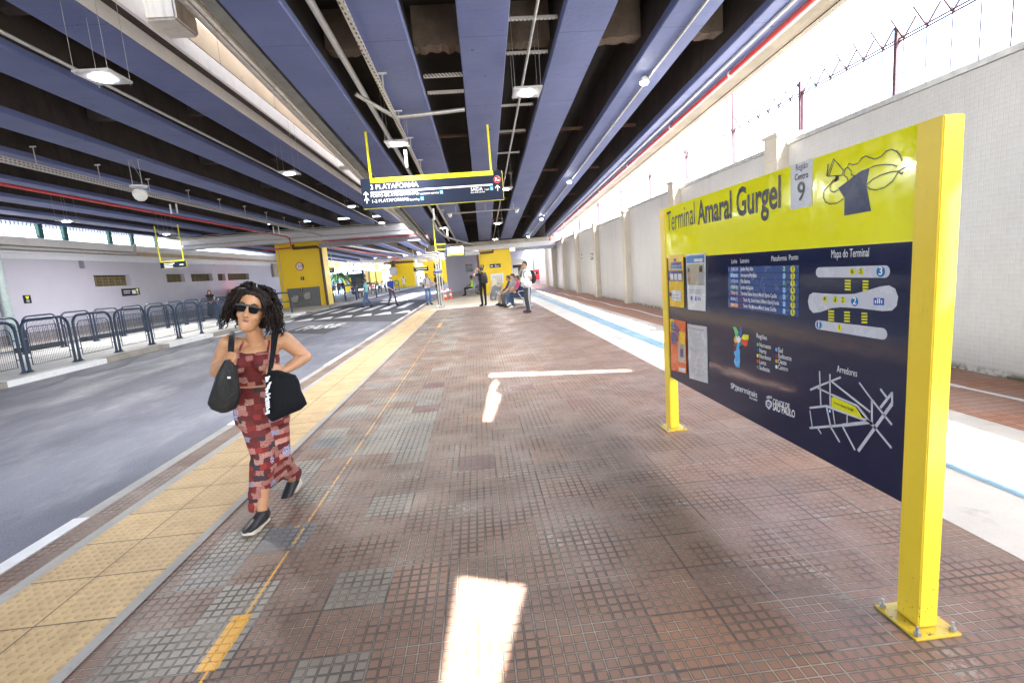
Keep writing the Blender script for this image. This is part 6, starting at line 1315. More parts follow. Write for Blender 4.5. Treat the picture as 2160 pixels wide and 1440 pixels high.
def person(name, label, loc, ang, h=1.72, J={}, mats=None, sleeve=.55, hair='short', hairm='hair_dark', skin='tan', build=1.0, belly=0.0, voxel=0.013, legs='long', group=None, glasses=False, beard=False, pack=None, cat='person', vest=None):
    P = dict(pelvis=(0, 0, .93), chest=(0, 0, 1.24), neck=(0, -.01, 1.46), head=(0, .02, 1.60), look=(0, 1, 0),
             shL=(-.185, 0, 1.40), elL=(-.25, -.03, 1.13), wrL=(-.25, .06, .90), shR=(.185, 0, 1.40), elR=(.25, -.03, 1.13), wrR=(.25, .06, .90),
             hiL=(-.09, 0, .90), knL=(-.105, .03, .49), anL=(-.11, -.01, .08), toL=(-.125, .15, .035), hiR=(.09, 0, .90), knR=(.105, .03, .49), anR=(.11, -.01, .08), toR=(.125, .15, .035))
    P.update(J); k = h / 1.72; V = {q: Vector(v) * (k if q != 'look' else 1) for q, v in P.items()}
    SK, TOP, BOT, SHO = 0, 1, 2, 3
    B = Body(); bu = build
    up = (V['neck'] - V['pelvis']).normalized(); sd = (V['shR'] - V['shL']).normalized(); fr = up.cross(sd).normalized()
    hs = (V['hiR'] - V['hiL']).normalized(); hf = Vector((0, 1, 0)) if abs(hs.y) < .5 else up.cross(hs)
    B.loft([(V['pelvis'] - up * .03 * k, hs * .155 * bu * k, fr * .115 * bu * k), (V['pelvis'] + up * .06 * k, hs * .16 * bu * k, fr * (.115 * bu + belly * .5) * k)], BOT)
    c_ = V['chest']; pe = V['pelvis']
    B.loft([(pe + up * .04 * k, sd * .155 * bu * k, fr * (.118 * bu + belly * .7) * k), (pe.lerp(c_, .5) + fr * belly * .5, sd * .15 * bu * k, fr * (.11 * bu + belly) * k), (c_ + fr * belly * .2, sd * .172 * bu * k, fr * .118 * bu * k), (c_.lerp(V['neck'], .55), sd * .165 * bu * k, fr * .10 * bu * k), (V['neck'] - up * .03 * k, sd * .10 * k, fr * .075 * k)], TOP)
    hd = V['head']; lk = V['look'].normalized(); hu = (hd - V['neck']).normalized(); hu = (hu * .4 + Vector((0, 0, 1)) * .6).normalized(); hs_ = lk.cross(hu).normalized(); lk = hu.cross(hs_).normalized()
    B.cap(V['neck'] - up * .04 * k, V['neck'].lerp(hd, .55) - lk * .01, .058 * k, .054 * k, SK)
    B.loft([(hd - hu * .122 * k + lk * .035 * k, hs_ * .028 * k, lk * .028 * k), (hd - hu * .10 * k + lk * .028 * k, hs_ * .05 * k, lk * .058 * k), (hd - hu * .05 * k + lk * .012 * k, hs_ * .066 * k, lk * .085 * k), (hd + hu * .0 * k, hs_ * .074 * k, lk * .096 * k), (hd + hu * .06 * k - lk * .005, hs_ * .072 * k, lk * .095 * k), (hd + hu * .10 * k - lk * .006, hs_ * .052 * k, lk * .07 * k), (hd + hu * .117 * k - lk * .006, hs_ * .02 * k, lk * .03 * k)], SK)
    B.cap(hd + lk * .092 * k + hu * .005 * k, hd + lk * .112 * k - hu * .03 * k, .009 * k, .013 * k, SK)
    for s_ in (-1, 1): B.cap(hd + hs_ * .076 * s_ * k - hu * .03 * k, hd + hs_ * .08 * s_ * k + hu * .015 * k, .011, .013, SK)
    for s_ in 'LR':
        sh, el, wr = V['sh' + s_], V['el' + s_], V['wr' + s_]; sx = 1 if s_ == 'R' else -1
        B.cap(V['neck'].lerp(sh, .45) - up * .03, sh, .055 * k * bu, .058 * k * bu, TOP)
        m_ = sh.lerp(el, sleeve if sleeve < 1 else 1)
        B.cap(sh, m_, .056 * k * bu, .054 * k * bu if sleeve < 1 else .047 * k * bu, TOP)
        if sleeve < 1: B.cap(m_, el, .042 * k * bu, .037 * k, SK); B.cap(el, wr, .037 * k, .025 * k, SK)
        else: B.cap(el, el.lerp(wr, min(1, sleeve - 1) if sleeve > 1 else .9), .044 * k, .036 * k, TOP); B.cap(el, wr, .036 * k, .025 * k, SK)
        fd = (wr - el).normalized(); hand(B, wr + fd * .015, V.get('hd' + s_, fd), Vector((0, 1, 0)) if abs(fd.y) < .7 else Vector((sx, 0, .2)), SK, L=.07 * k, grip=.55, thumb=1)
        hi, kn, an, to = V['hi' + s_], V['kn' + s_], V['an' + s_], V['to' + s_]
        B.cap(hi, kn, .084 * k * bu, .060 * k * bu, BOT)
        if legs == 'long': B.cap(kn, an + (kn - an) * .06, .060 * k * bu, .048 * k, BOT)
        elif legs == 'bare': B.cap(kn, an, .052 * k, .034 * k, SK)
        B.cap(an, an.lerp(to, .3), .04 * k, .042 * k, SHO); B.cap(an + Vector((0, 0, -.03 * k)), to, .043 * k, .036 * k, SHO)
    mats = mats or [M['skin_' + skin], cloth('t', (.3, .3, .3)), cloth('p', (.05, .05, .06)), M['black']]
    mats = [M['skin_' + skin]] + mats
    me = B.mesh('body', mats, voxel)
    t = thing(name, label, cat, loc, group); t.rotation_euler = (0, 0, ang)
    ob = bpy.data.objects.new('body', me); COL.objects.link(ob); ob.parent = t
    loc0 = tuple(t['_o']); t['_o'] = (0, 0, 0)
    hm = M[hairm]
    if hair:
        d = MB(); rings = []
        R = [(-.055, .079, .062, -.045), (-.02, .083, .075, -.03), (.03, .083, .09, -.016), (.07, .080, .098, -.008), (.105, .062, .078, -.006), (.128, .03, .036, -.006)]
        if hair == 'buzz': R = [(a_, b_ * .965, c_ * .965, d_) for a_, b_, c_, d_ in R]; R[0] = (-.035, .076, .06, -.04)
        for a_, b_, c_, o_ in R: rings.append((hd + hu * a_ * k + lk * o_ * k, hs_ * b_ * k, lk * c_ * k))
        d.loft(rings, 18)
        for v in d.v:
            v += Vector((mnoise.noise(v * 30), mnoise.noise(v * 30 + Vector((9, 0, 0))), mnoise.noise(v * 30 + Vector((0, 9, 0))))) * .006
        if hair == 'long':
            for i in range(26):
                a_ = math.pi * (0.0 + i / 25.0); o_ = hs_ * math.cos(a_) * .078 * k - lk * math.sin(a_) * .085 * k
                p = hd + o_ + hu * .05 * k; d.tube([p, p + o_ * .15 - hu * .14 * k, p + o_ * .25 - hu * (.26 + .05 * math.sin(i * 3)) * k, p + o_ * .1 - hu * (.36 + .05 * math.sin(i * 2)) * k], [.022 * k, .026 * k, .022 * k, .006 * k], 6)
        if hair == 'bun': d.sphere(hd - lk * .11 * k + hu * .03 * k, .045 * k, 12)
        d.build('hair', hm, t, smooth=True, angle=60)
    if glasses:
        d = MB()
        for s_ in (-1, 1):
            c_ = hd + lk * .10 * k + hs_ * s_ * .034 * k + hu * .012 * k; d.loft([(c_, hs_ * .027 * k, hu * .02 * k), (c_ - lk * .012 * k, hs_ * .025 * k, hu * .018 * k)], 12); d.cyl(c_ + hs_ * s_ * .03 * k, hd + hs_ * s_ * .08 * k + hu * .015 * k, .004, 5)
        d.cyl(hd + lk * .102 * k - hs_ * .02 * k + hu * .02 * k, hd + lk * .102 * k + hs_ * .02 * k + hu * .02 * k, .004, 5); d.build('sunglasses', M['glass'], t)
    if beard:
        d = MB(); d.loft([(hd - hu * .125 * k + lk * .042 * k, hs_ * .03 * k, lk * .03 * k), (hd - hu * .085 * k + lk * .033 * k, hs_ * .06 * k, lk * .066 * k), (hd - hu * .045 * k + lk * .02 * k, hs_ * .066 * k, lk * .082 * k)], 14); d.build('beard', hm, t, smooth=True)
    if vest:
        d = MB(); d.loft([(pe + up * .08 * k, sd * .165 * k, fr * .135 * k), (pe.lerp(c_ if False else V['chest'], .5), sd * .163 * k, fr * .13 * k), (V['chest'], sd * .18 * k, fr * .13 * k), (V['chest'].lerp(V['neck'], .6), sd * .17 * k, fr * .112 * k), (V['neck'] - up * .05 * k, sd * .12 * k, fr * .09 * k)], 18, True); d.build('vest', vest, t, smooth=True, angle=70)
    t['_o'] = loc0
    R_ = Matrix.Translation(Vector(loc)) @ Matrix.Rotation(ang, 4, 'Z')
    W = {q: R_ @ v for q, v in V.items()}
    if pack:
        lb, col = pack; up_, fr_, sd_ = (R_.to_3x3() @ q for q in (up, fr, sd))
        c_ = W['chest'] - fr_ * (.115 * bu + .075) * k - up_ * .02; bp_ = thing('backpack', lb, 'backpack', c_ - up_ * .2, None)
        d = MB(); d.loft([(c_ - up_ * .25 + fr_ * .02, sd_ * .10, fr_ * .05), (c_ - up_ * .22, sd_ * .15, fr_ * .085), (c_ - up_ * .02, sd_ * .155, fr_ * .095), (c_ + up_ * .14, sd_ * .13, fr_ * .08), (c_ + up_ * .21 + fr_ * .02, sd_ * .07, fr_ * .04)], 18); d.build('bag', col, bp_, smooth=True)
        d = MB(); d.loft([(c_ - up_ * .18 - fr_ * .085, sd_ * .10, fr_ * .03), (c_ - up_ * .03 - fr_ * .09, sd_ * .11, fr_ * .03), (c_ + up_ * .02 - fr_ * .085, sd_ * .08, fr_ * .02)], 14); d.build('pocket', col, bp_, smooth=True)
        for s_ in (-1, 1):
            o_ = sd_ * .115 * s_ * k; n_ = W['neck'] - up_ * .06 * k
            pts = [c_ + up_ * .18 + o_ * .9, n_ + o_ * 1.02 - fr_ * .05 + up_ * .035, n_ + o_ * 1.08 + fr_ * .04 + up_ * .04, W['chest'].lerp(W['neck'], .55) + o_ * 1.15 + fr_ * (.115 * bu + .012) * k, W['chest'] + o_ * 1.2 + fr_ * (.128 * bu + belly * .2) * k, W['chest'] - up_ * .13 + o_ * 1.45 + fr_ * .03, c_ - up_ * .18 + o_ * 1.1]
            d = MB(); d.tube(pts, .016, 6); d.build('strap', col, bp_, smooth=True)
    return t, W
def stand(px, py, z=0.0): return atZ(px, py, z)
ANG = lambda dx, dy: math.atan2(-dx, dy)            # heading angle for a person looking along (dx, dy)
jeans = cloth('blue_denim', (.07, .13, .26)); jeans_d = cloth('dark_denim', (.022, .04, .075)); grey_d = cloth('dark_grey_trousers', (.06, .06, .075)); blackc = cloth('black_cloth', (.008, .008, .009)); greyp = cloth('grey_trousers', (.13, .12, .115))
shoe_b = cloth('black_shoes', (.012, .012, .014)); shoe_w = cloth('white_shoes', (.65, .65, .63)); shoe_br = cloth('brown_shoes', (.12, .055, .03))
walkA = dict(hiL=(-.09, 0, .89), knL=(-.10, .16, .50), anL=(-.10, .20, .09), toL=(-.11, .36, .04), hiR=(.09, 0, .89), knR=(.10, -.02, .49), anR=(.10, -.30, .11), toR=(.11, -.16, .035))
p = stand(776, 648, RZ)
person('person', 'man in a pale turquoise shirt and jeans walking across the crossing', (p.x, p.y, RZ + .008), ANG(-.8, -.25), 1.78, dict(walkA, elL=(-.27, .08, 1.13), wrL=(-.28, .24, .93), elR=(.27, -.12, 1.13), wrR=(.28, -.16, .87)), [cloth('turquoise_shirt', (.22, .55, .58)), jeans, shoe_b], .62, 'short', 'hair_dark', 'brown', 1.08, .02)
p = stand(829, 645, RZ)
person('person', 'man in a royal blue shirt and grey trousers striding over the crossing', (p.x, p.y, RZ + .008), ANG(.75, -.55), 1.80, dict(walkA, elL=(-.25, -.08, 1.14), wrL=(-.24, .14, .97), elR=(.24, -.02, 1.13), wrR=(.12, .16, .98)), [cloth('royal_blue_shirt', (.012, .04, .24)), grey_d, shoe_b], .8, 'short', 'hair_dark', 'light', 1.0, .02, glasses=True)
p = stand(905, 643)
person('person', 'man in a light grey T-shirt and faded jeans looking at a phone by the kerb', (p.x, p.y, 0), ANG(.55, -.8), 1.68, dict(elL=(-.25, .0, 1.14), wrL=(-.06, .24, 1.08), elR=(.25, .02, 1.14), wrR=(.02, .26, 1.08), knL=(-.10, .05, .49), head=(0, .04, 1.59), look=(0.1, 1, -.35), toL=(-.16, .14, .035)), [cloth('light_grey_tee', (.48, .48, .52)), jeans, shoe_b], .6, 'buzz', 'hair_grey', 'tan', 1.02, .02, pack=('dark backpack on the man in the light grey T-shirt', blackc))
p = stand(926, 649)
person('person', 'bearded man in a black T-shirt and grey trousers behind the steel posts', (p.x + .02, p.y + .35, 0), ANG(-.95, -.2), 1.76, dict(elL=(-.24, .02, 1.13), wrL=(-.14, .27, 1.10), elR=(.24, .02, 1.13), wrR=(.10, .29, 1.08), head=(0, .06, 1.59), look=(0, 1, -.5)), [blackc, greyp, shoe_w], .6, 'short', 'hair_dark', 'tan', 1.0, beard=True, pack=('dark backpack of the bearded man in black by the steel posts', blackc))
p = stand(1022, 645)
person('person', 'man in black raising a phone with both hands to take a photo', (p.x, p.y, 0), ANG(-.55, .85), 1.76, dict(elL=(-.26, .24, 1.33), wrL=(-.10, .30, 1.58), elR=(.26, .22, 1.33), wrR=(.06, .31, 1.58), anL=(-.13, -.06, .08), toL=(-.17, .10, .035), anR=(.12, .05, .08), toR=(.16, .21, .035)), [blackc, blackc, shoe_b], .5, 'short', 'hair_dark', 'tan', .95, pack=('charcoal backpack worn by the man taking a photo', cloth('charcoal_nylon', (.035, .037, .04))))
p = stand(1116, 659)
t, Wm = person('person', 'stout man in a white T-shirt and striped track trousers standing by the bench', (p.x, p.y, 0), ANG(-.95, -.25), 1.76, dict(elR=(.26, -.12, 1.15), wrR=(.16, .10, .98), elL=(-.27, -.06, 1.15), wrL=(-.2, .1, .98), head=(0, .03, 1.61)), [cloth('white_tee', (.66, .68, .70)), cloth('charcoal_track_trousers', (.055, .06, .07)), cloth('black_red_shoes', (.05, .02, .022))], .6, 'buzz', 'hair_dark', 'tan', 1.2, .06, glasses=True, pack=('black drawstring bag on the back of the man in the white T-shirt', blackc))
d = MB()                                        # pale side stripes of the track trousers
for s_ in 'L':
    for a_, b_, ra, rb in (('hi', 'kn', .1045, .0735), ('kn', 'an', .0735, .058)):
        A_, B_ = Wm[a_ + s_], Wm[b_ + s_]; t_ = (B_ - A_).normalized(); sd_ = (Wm['hiL'] - Wm['hiR']).normalized(); fr_ = t_.cross(sd_).normalized()
        for k_ in range(8):
            g0, g1 = -.30 + .6 * k_ / 8, -.30 + .6 * (k_ + 1) / 8
            f_ = lambda P_, r_, g: P_ + (sd_ * math.cos(g) + fr_ * math.sin(g)) * r_
            d.quad(f_(A_, ra, g0), f_(A_, ra, g1), f_(B_, rb, g1), f_(B_, rb, g0))
o_ = d.build('trouser_stripe', cloth('stripe_grey', (.40, .40, .42)), None); o_.parent = t; o_.matrix_parent_inverse = (Matrix.Translation(t.location) @ Matrix.Rotation(t.rotation_euler.z, 4, 'Z')).inverted()
def sit(over={}): 
    d_ = dict(pelvis=(0, 0, .50), chest=(0, -.06, .82), neck=(0, -.07, 1.03), head=(0, -.04, 1.18), shL=(-.185, -.06, .97), shR=(.185, -.06, .97), elL=(-.24, .06, .72), elR=(.24, .06, .72), wrL=(-.10, .26, .64), wrR=(.08, .27, .64),
              hiL=(-.09, .02, .49), hiR=(.09, .02, .49), knL=(-.11, .44, .49), knR=(.11, .44, .49), anL=(-.11, .44, .09), anR=(.11, .44, .09), toL=(-.12, .60, .036), toR=(.12, .60, .036)); d_.update(over); return d_
cross = dict(knR=(.0, .46, .58), anR=(-.14, .56, .22), toR=(-.18, .68, .14))
W90 = ANG(-1, -.12)
person('person', 'woman in a navy top and jeans sitting cross-legged at the near end of the bench', (BXs + .05, BY[0], .0), ANG(-1, -.15), 1.72, sit(dict(cross, look=(0, 1, -.1))), [cloth('navy_top', (.012, .022, .085)), jeans_d, shoe_w], 1.9, 'bun', 'hair_dark', 'light', .95)
person('person', 'woman in a pink top sitting second from the near end of the bench', (BXs - .09, BY[1], .0), W90, 1.68, sit(dict(look=(.2, 1, 0))), [cloth('pink_top', (.60, .07, .16)), jeans, shoe_b], .6, 'short', 'hair_dark', 'tan', .95)
person('person', 'man in a grey T-shirt sitting third along the bench', (BXs - .23, BY[2], .0), ANG(-1, -.35), 1.78, sit(dict(look=(.1, 1, 0))), [cloth('mid_grey_tee', (.27, .28, .31)), greyp, shoe_b], .6, 'short', 'hair_dark', 'light', 1.08)
person('person', 'woman in a dark jacket looking down at the far end of the bench', (BXs - .37, BY[3], .0), W90, 1.68, sit(dict(look=(0, 1, -.45))), [cloth('dark_jacket', (.02, .02, .03)), cloth('cream_trousers', (.45, .33, .28)), shoe_b], 1.9, 'bun', 'hair_dark', 'tan', .95)
person('person', 'seated guard in a lime reflective vest and black trousers by the grey wall', (-0.40, 33.42, .0), ANG(-1, -.1), 1.74, sit(), [cloth('grey_shirt', (.30, .30, .30)), blackc, shoe_b], .6, 'short', 'hair_dark', 'brown', 1.0, vest=pm('lime_vest', (.40, .80, .03), .7, var=.08))
person('person', 'man in a grey shirt half seen in the kiosk doorway', (3.55, 36.2, 0), ANG(-1, -.6), 1.72, dict(wrL=(-.12, .28, 1.05), wrR=(.12, .28, 1.05)), [cloth('grey_shirt', (.30, .30, .30)), blackc, shoe_b], .6, 'buzz', 'hair_dark', 'brown', 1.0, voxel=.016)
p = atY(445, 641, 31.5)
t, _ = person('person', 'woman in a long black sleeveless dress waiting by the lilac wall', (p.x, 31.5, -.02 if p.x < -19 else 0), ANG(.45, -.9), 1.70, dict(wrL=(-.10, .22, 1.0), wrR=(.10, .24, 1.0)), [blackc, blackc, shoe_b], .12, 'long', 'hair_dark', 'light', .92, voxel=.015)
t['_o'] = (0, 0, 0); d = MB(); d.loft([((0, 0, 1.0), (.155, 0, 0), (0, .125, 0)), ((0, 0, .85), (.20, 0, 0), (0, .16, 0)), ((0, 0, .5), (.24, 0, 0), (0, .2, 0)), ((0, 0, .14), (.29, 0, 0), (0, .26, 0))], 18); d.build('skirt', blackc, t, smooth=True, angle=60)
d = MB(); d.loft([((0, .17, 1.0), (.04, 0, 0), (0, .02, 0)), ((0, .19, .86), (.045, 0, 0), (0, .025, 0))], 10); d.build('red_pouch', M['red'], t)
a_ = atY(853, 605, 76); t, _ = person('person', 'woman in a white patterned dress standing at the second yellow pillar', (a_.x, 76, 0), ANG(.3, -1), 1.72, {}, [cloth('white_print', (.60, .56, .50)), cloth('white_print', (.6, .56, .5)), shoe_br], .4, 'long', 'hair_dark', 'brown', .95, voxel=.02, legs='bare')
t['_o'] = (0, 0, 0); d = MB(); d.loft([((0, 0, 1.02), (.16, 0, 0), (0, .13, 0)), ((0, 0, .5), (.26, 0, 0), (0, .22, 0))], 16); d.build('skirt', cloth('white_print', (.6, .56, .5)), t, smooth=True)
bs = 58.0
for px, py, Y_, sh_, tr_, hm, sk, ag, lb in ((745, 612, 45, cloth('dark_blue_top', (.02, .03, .08)), jeans, 'hair_fair', 'light', (.9, -.4), 'fair-haired seated woman in jeans looking at a phone right of the yellow pillar'), (754, 612, 46.5, blackc, cloth('khaki_shorts', (.2, .14, .08)), 'hair_dark', 'tan', (.95, -.3), 'seated woman in a black top and shorts beside the fair-haired woman'),
                                       (785, 607, 52, cloth('coral_top', (.55, .10, .08)), cloth('khaki_shorts', (.2, .14, .08)), 'hair_dark', 'tan', (.95, -.3), 'seated woman in a coral top right of the turquoise shirted man')):
    a_ = atY(px, py, Y_); t, _ = person('person', lb, (a_.x, Y_, 0), ANG(*ag), 1.68, sit(), [sh_, tr_, shoe_br], .5, 'short' if hm != 'hair_dark' else 'long', hm, sk, 1.0, voxel=.018)
    b_ = thing('metal_seat', 'metal waiting seat under the %s' % lb.split(' seated ')[0] if False else 'steel waiting seat under the ' + lb.replace('seated ', '').split(' looking')[0].split(' beside')[0].split(' right of')[0], 'seat', (a_.x, Y_, 0), 'steel waiting seats beyond the yellow pillar')
    d = MB(); d.box(a_.x - .25, a_.x + .25, Y_ - .25, Y_ + .25, .38, .41); d.build('seat', M['steel'], b_); d = MB(); d.box(a_.x - .27, a_.x - .24, Y_ - .25, Y_ + .25, .45, .85); d.build('backrest', M['steel'], b_); d = MB(); d.box(a_.x - .03, a_.x + .03, Y_ - .03, Y_ + .03, .0, .38); d.build('leg', M['steel'], b_)
for px, py, Y_, sh_, lb in ((704, 606, 60, cloth('pale_blue_shirt', (.35, .47, .70)), 'man in a pale blue shirt near the right edge of the yellow pillar'), (715, 606, 62, cloth('dark_red_top', (.22, .015, .03)), 'person in dark red standing before the green hoarding'), (723, 606, 63, blackc, 'person in black beside the ticket machine'),
                        (872, 600, 100, cloth('dusty_top', (.15, .15, .2)), 'left of two tiny people by the far ticket hall'), (877, 600, 100, greyp, 'right of two tiny people by the far ticket hall'), (889, 603, 92, grey_d, 'tiny dark figure before the third yellow pillar')):
    a_ = atY(px, py, Y_); person('person', lb, (a_.x, Y_, 0), ANG(.4, -1), 1.7, dict(wrL=(-.1, .22, 1.1)), [sh_, grey_d, shoe_b], .6, 'short', 'hair_dark', 'brown' if px < 730 else 'tan', 1.0, voxel=.022)
# phones held in hands
for q, lb in (((atZ(905, 643).x + .18, atZ(905, 643).y - .28, 1.06), 'red phone in the hands of the man in the light grey T-shirt'),):
    d = MB(); x_, y_, z_ = q; d.box(x_ - .04, x_ + .04, y_ - .07, y_ + .07, z_ - .006, z_ + .006); tag(d.build('phone', flat('sign_red', (.55, .02, .02)), origin=q), lb, 'phone')
p = stand(1022, 645); f_ = Vector((-.55, .85, 0)).normalized(); c_ = Vector((p.x, p.y, 1.66)) + f_ * .37
d = MB(); s_ = f_.cross(Vector((0, 0, 1))); d.hexa([c_ + s_ * a_ + f_ * b_ + Vector((0, 0, z_)) for z_ in (-.04, .04) for a_, b_ in ((-.08, -.005), (.08, -.005), (.08, .005), (-.08, .005))]); tag(d.build('phone', M['black'], origin=c_), 'phone held up by the man in black', 'phone')
# ------------------------------------------------------------------ the woman walking past in front
WY = 3.32
def Wp(x, y, Y=WY): return atY(x, y, Y)
wl = atZ(560, 1085, 0)
wt = thing('person', 'woman with long dark curly hair, sunglasses and a red patterned dress walking along the platform', 'person', (wl.x, WY, 0))
headc, chin, crown = Wp(530, 655, 3.27), Wp(524, 698, 3.255), Wp(539, 606, 3.275)
hu = (crown - chin).normalized(); lk = Vector((.10, -.99, -.10)).normalized(); hs = hu.cross(lk).normalized(); lk = hs.cross(hu).normalized()   # hs = viewer's left to right
if hs.x < 0: hs = -hs
HH = (crown - chin).length; hc = chin.lerp(crown, .5)
neckb = Wp(543, 716, 3.36); shR, shL = Wp(482, 722, 3.33), Wp(600, 716, 3.42)
elR, wrR = Wp(456, 783, 3.36), Wp(474, 765, 3.17); elL, wrL = Wp(644, 752, 3.47), Wp(597, 784, 3.24)
chest, waist, pelv = Wp(534, 762, 3.36), Wp(540, 808, 3.37), Wp(552, 850, 3.37)
hiR, hiL = Wp(530, 862, 3.35), Wp(577, 862, 3.40); knR, knL = Wp(556, 972, 3.24), Wp(592, 962, 3.44)
anR, anL = Wp(553, 1083, 3.19), Wp(617, 1012, 3.66); toR, toL = Wp(529, 1106, 3.06), Wp(594, 1044, 3.52)
B = Body()
up = (neckb - pelv).normalized(); sd = (shL - shR).normalized(); fr = sd.cross(up).normalized()
if fr.y > 0: fr = -fr
B.loft([(pelv, sd * .165, fr * .12), (waist, sd * .135, fr * .10), (chest, sd * .155, fr * .115), (chest.lerp(neckb, .6), sd * .150, fr * .09), (neckb - up * .03, sd * .085, fr * .062)], 0)
for s_ in (-1, 1): B.ball(chest + sd * .072 * s_ + fr * .085 + up * .01, .068, 0)
B.cap(neckb - up * .03, hc - hu * HH * .28 - lk * .02, .056, .050, 0)
H = HH
B.loft([(hc - hu * .50 * H + lk * .052, hs * .022, lk * .02), (hc - hu * .455 * H + lk * .046, hs * .040, lk * .045), (hc - hu * .36 * H + lk * .030, hs * .055, lk * .068), (hc - hu * .22 * H + lk * .016, hs * .066, lk * .084), (hc - hu * .02 * H + lk * .006, hs * .073, lk * .094), (hc + hu * .16 * H, hs * .074, lk * .097), (hc + hu * .34 * H - lk * .004, hs * .064, lk * .086), (hc + hu * .46 * H - lk * .006, hs * .035, lk * .05)], 0)
B.cap(hc + lk * .095 + hu * .008, hc + lk * .110 - hu * .038, .008, .0105, 0)                       # nose
for s_ in (-1, 1): B.ball(hc + lk * .104 + hs * .011 * s_ - hu * .040, .008, 0); B.ball(hc + lk * .062 + hs * .042 * s_ - hu * .04, .026, 0); B.cap(hc + hs * .076 * s_ - hu * .03 - lk * .012, hc + hs * .080 * s_ + hu * .018 - lk * .016, .010, .013, 0)
B.cap(hc + lk * .088 - hu * .070 - hs * .012, hc + lk * .088 - hu * .070 + hs * .012, .008, .008, 0)
for sh, el, wr in ((shR, elR, wrR), (shL, elL, wrL)):
    B.cap(neckb.lerp(sh, .4) - up * .025, sh - up * .012, .050, .054, 0); B.cap(sh, sh.lerp(el, .5), .056, .052, 0); B.cap(sh.lerp(el, .5), el, .052, .041, 0); B.cap(el, el.lerp(wr, .45), .042, .039, 0); B.cap(el.lerp(wr, .45), wr, .039, .026, 0)
def fist(w, d, up_, thumb):
    d, up_ = d.normalized(), up_.normalized(); s_ = d.cross(up_).normalized(); up_ = s_.cross(d)
    k_ = w + d * .07
    for f in (-1, -.33, .33, 1): B.cap(w + s_ * .017 * f, k_ + s_ * .029 * f, .016, .0145, 0)
    for f, ln in ((-1, .82), (-.33, 1), (.33, .96), (1, .76)):
        a = k_ + s_ * .030 * f + up_ * .002; b = a + (d * .55 - up_ * .84).normalized() * .040 * ln; c = b + (-d * .85 - up_ * .45).normalized() * .030 * ln
        B.cap(a, b, .0100, .0092, 0); B.cap(b, c, .0092, .0078, 0)
    a = w + d * .022 + s_ * .026 * thumb; b = a + (d * .55 + s_ * .55 * thumb - up_ * .6).normalized() * .042; B.cap(a, b, .0135, .0115, 0); B.cap(b, b + (d * .5 - s_ * .55 * thumb - up_ * .5).normalized() * .032, .0110, .009, 0)
hR, hL = Wp(489, 746, 3.12), Wp(566, 775, 3.19)
fist(wrR, hR - wrR, -fr * -.5 + up * .6 + sd * -.6, 1); fist(wrL, hL - wrL, -fr * -.7 + up * .5, 1)
for hi, kn, an in ((hiR, knR, anR), (hiL, knL, anL)):
    B.cap(hi, kn, .082, .055, 0); B.cap(kn, kn.lerp(an, .35), .052, .050, 0); B.cap(kn.lerp(an, .35), an, .050, .032, 0)
lips = pm('lips', (.27, .09, .065), .45)
me = B.mesh('body', [M['skin_woman'] if 'skin_woman' in M else M['skin_light'], lips], .0058, 5)
ob = bpy.data.objects.new('body', me); COL.objects.link(ob); ob.parent = wt
ob.matrix_parent_inverse = Matrix.Translation(-Vector(wt['_o']))
sk = NB('skin_warm'); v = sk.obj(); c2 = sk.mix(sk.ramp(sk.noise(v, 14, 4), .3, .7), (.43, .215, .105), (.49, .25, .13)); sk.b.inputs['Subsurface Weight'].default_value = .08; sk.b.inputs['Subsurface Radius'].default_value = (.02, .008, .004)
me.materials[0] = sk.out(c2, .45, 0, .4)
d = MB()
for dz_, w_, r_ in ((-.0665, .024, .0040), (-.0745, .020, .0050)): d.tube([hc + lk * (.1035 - .012 * abs(q_) ** 1.5) + hs * w_ * q_ + hu * (dz_ + .002 * (1 - abs(q_))) for q_ in (-1, -.5, 0, .5, 1)], [r_ * .4, r_ * .9, r_, r_ * .9, r_ * .4], 8)
d.build('lips', lips, wt, smooth=True)
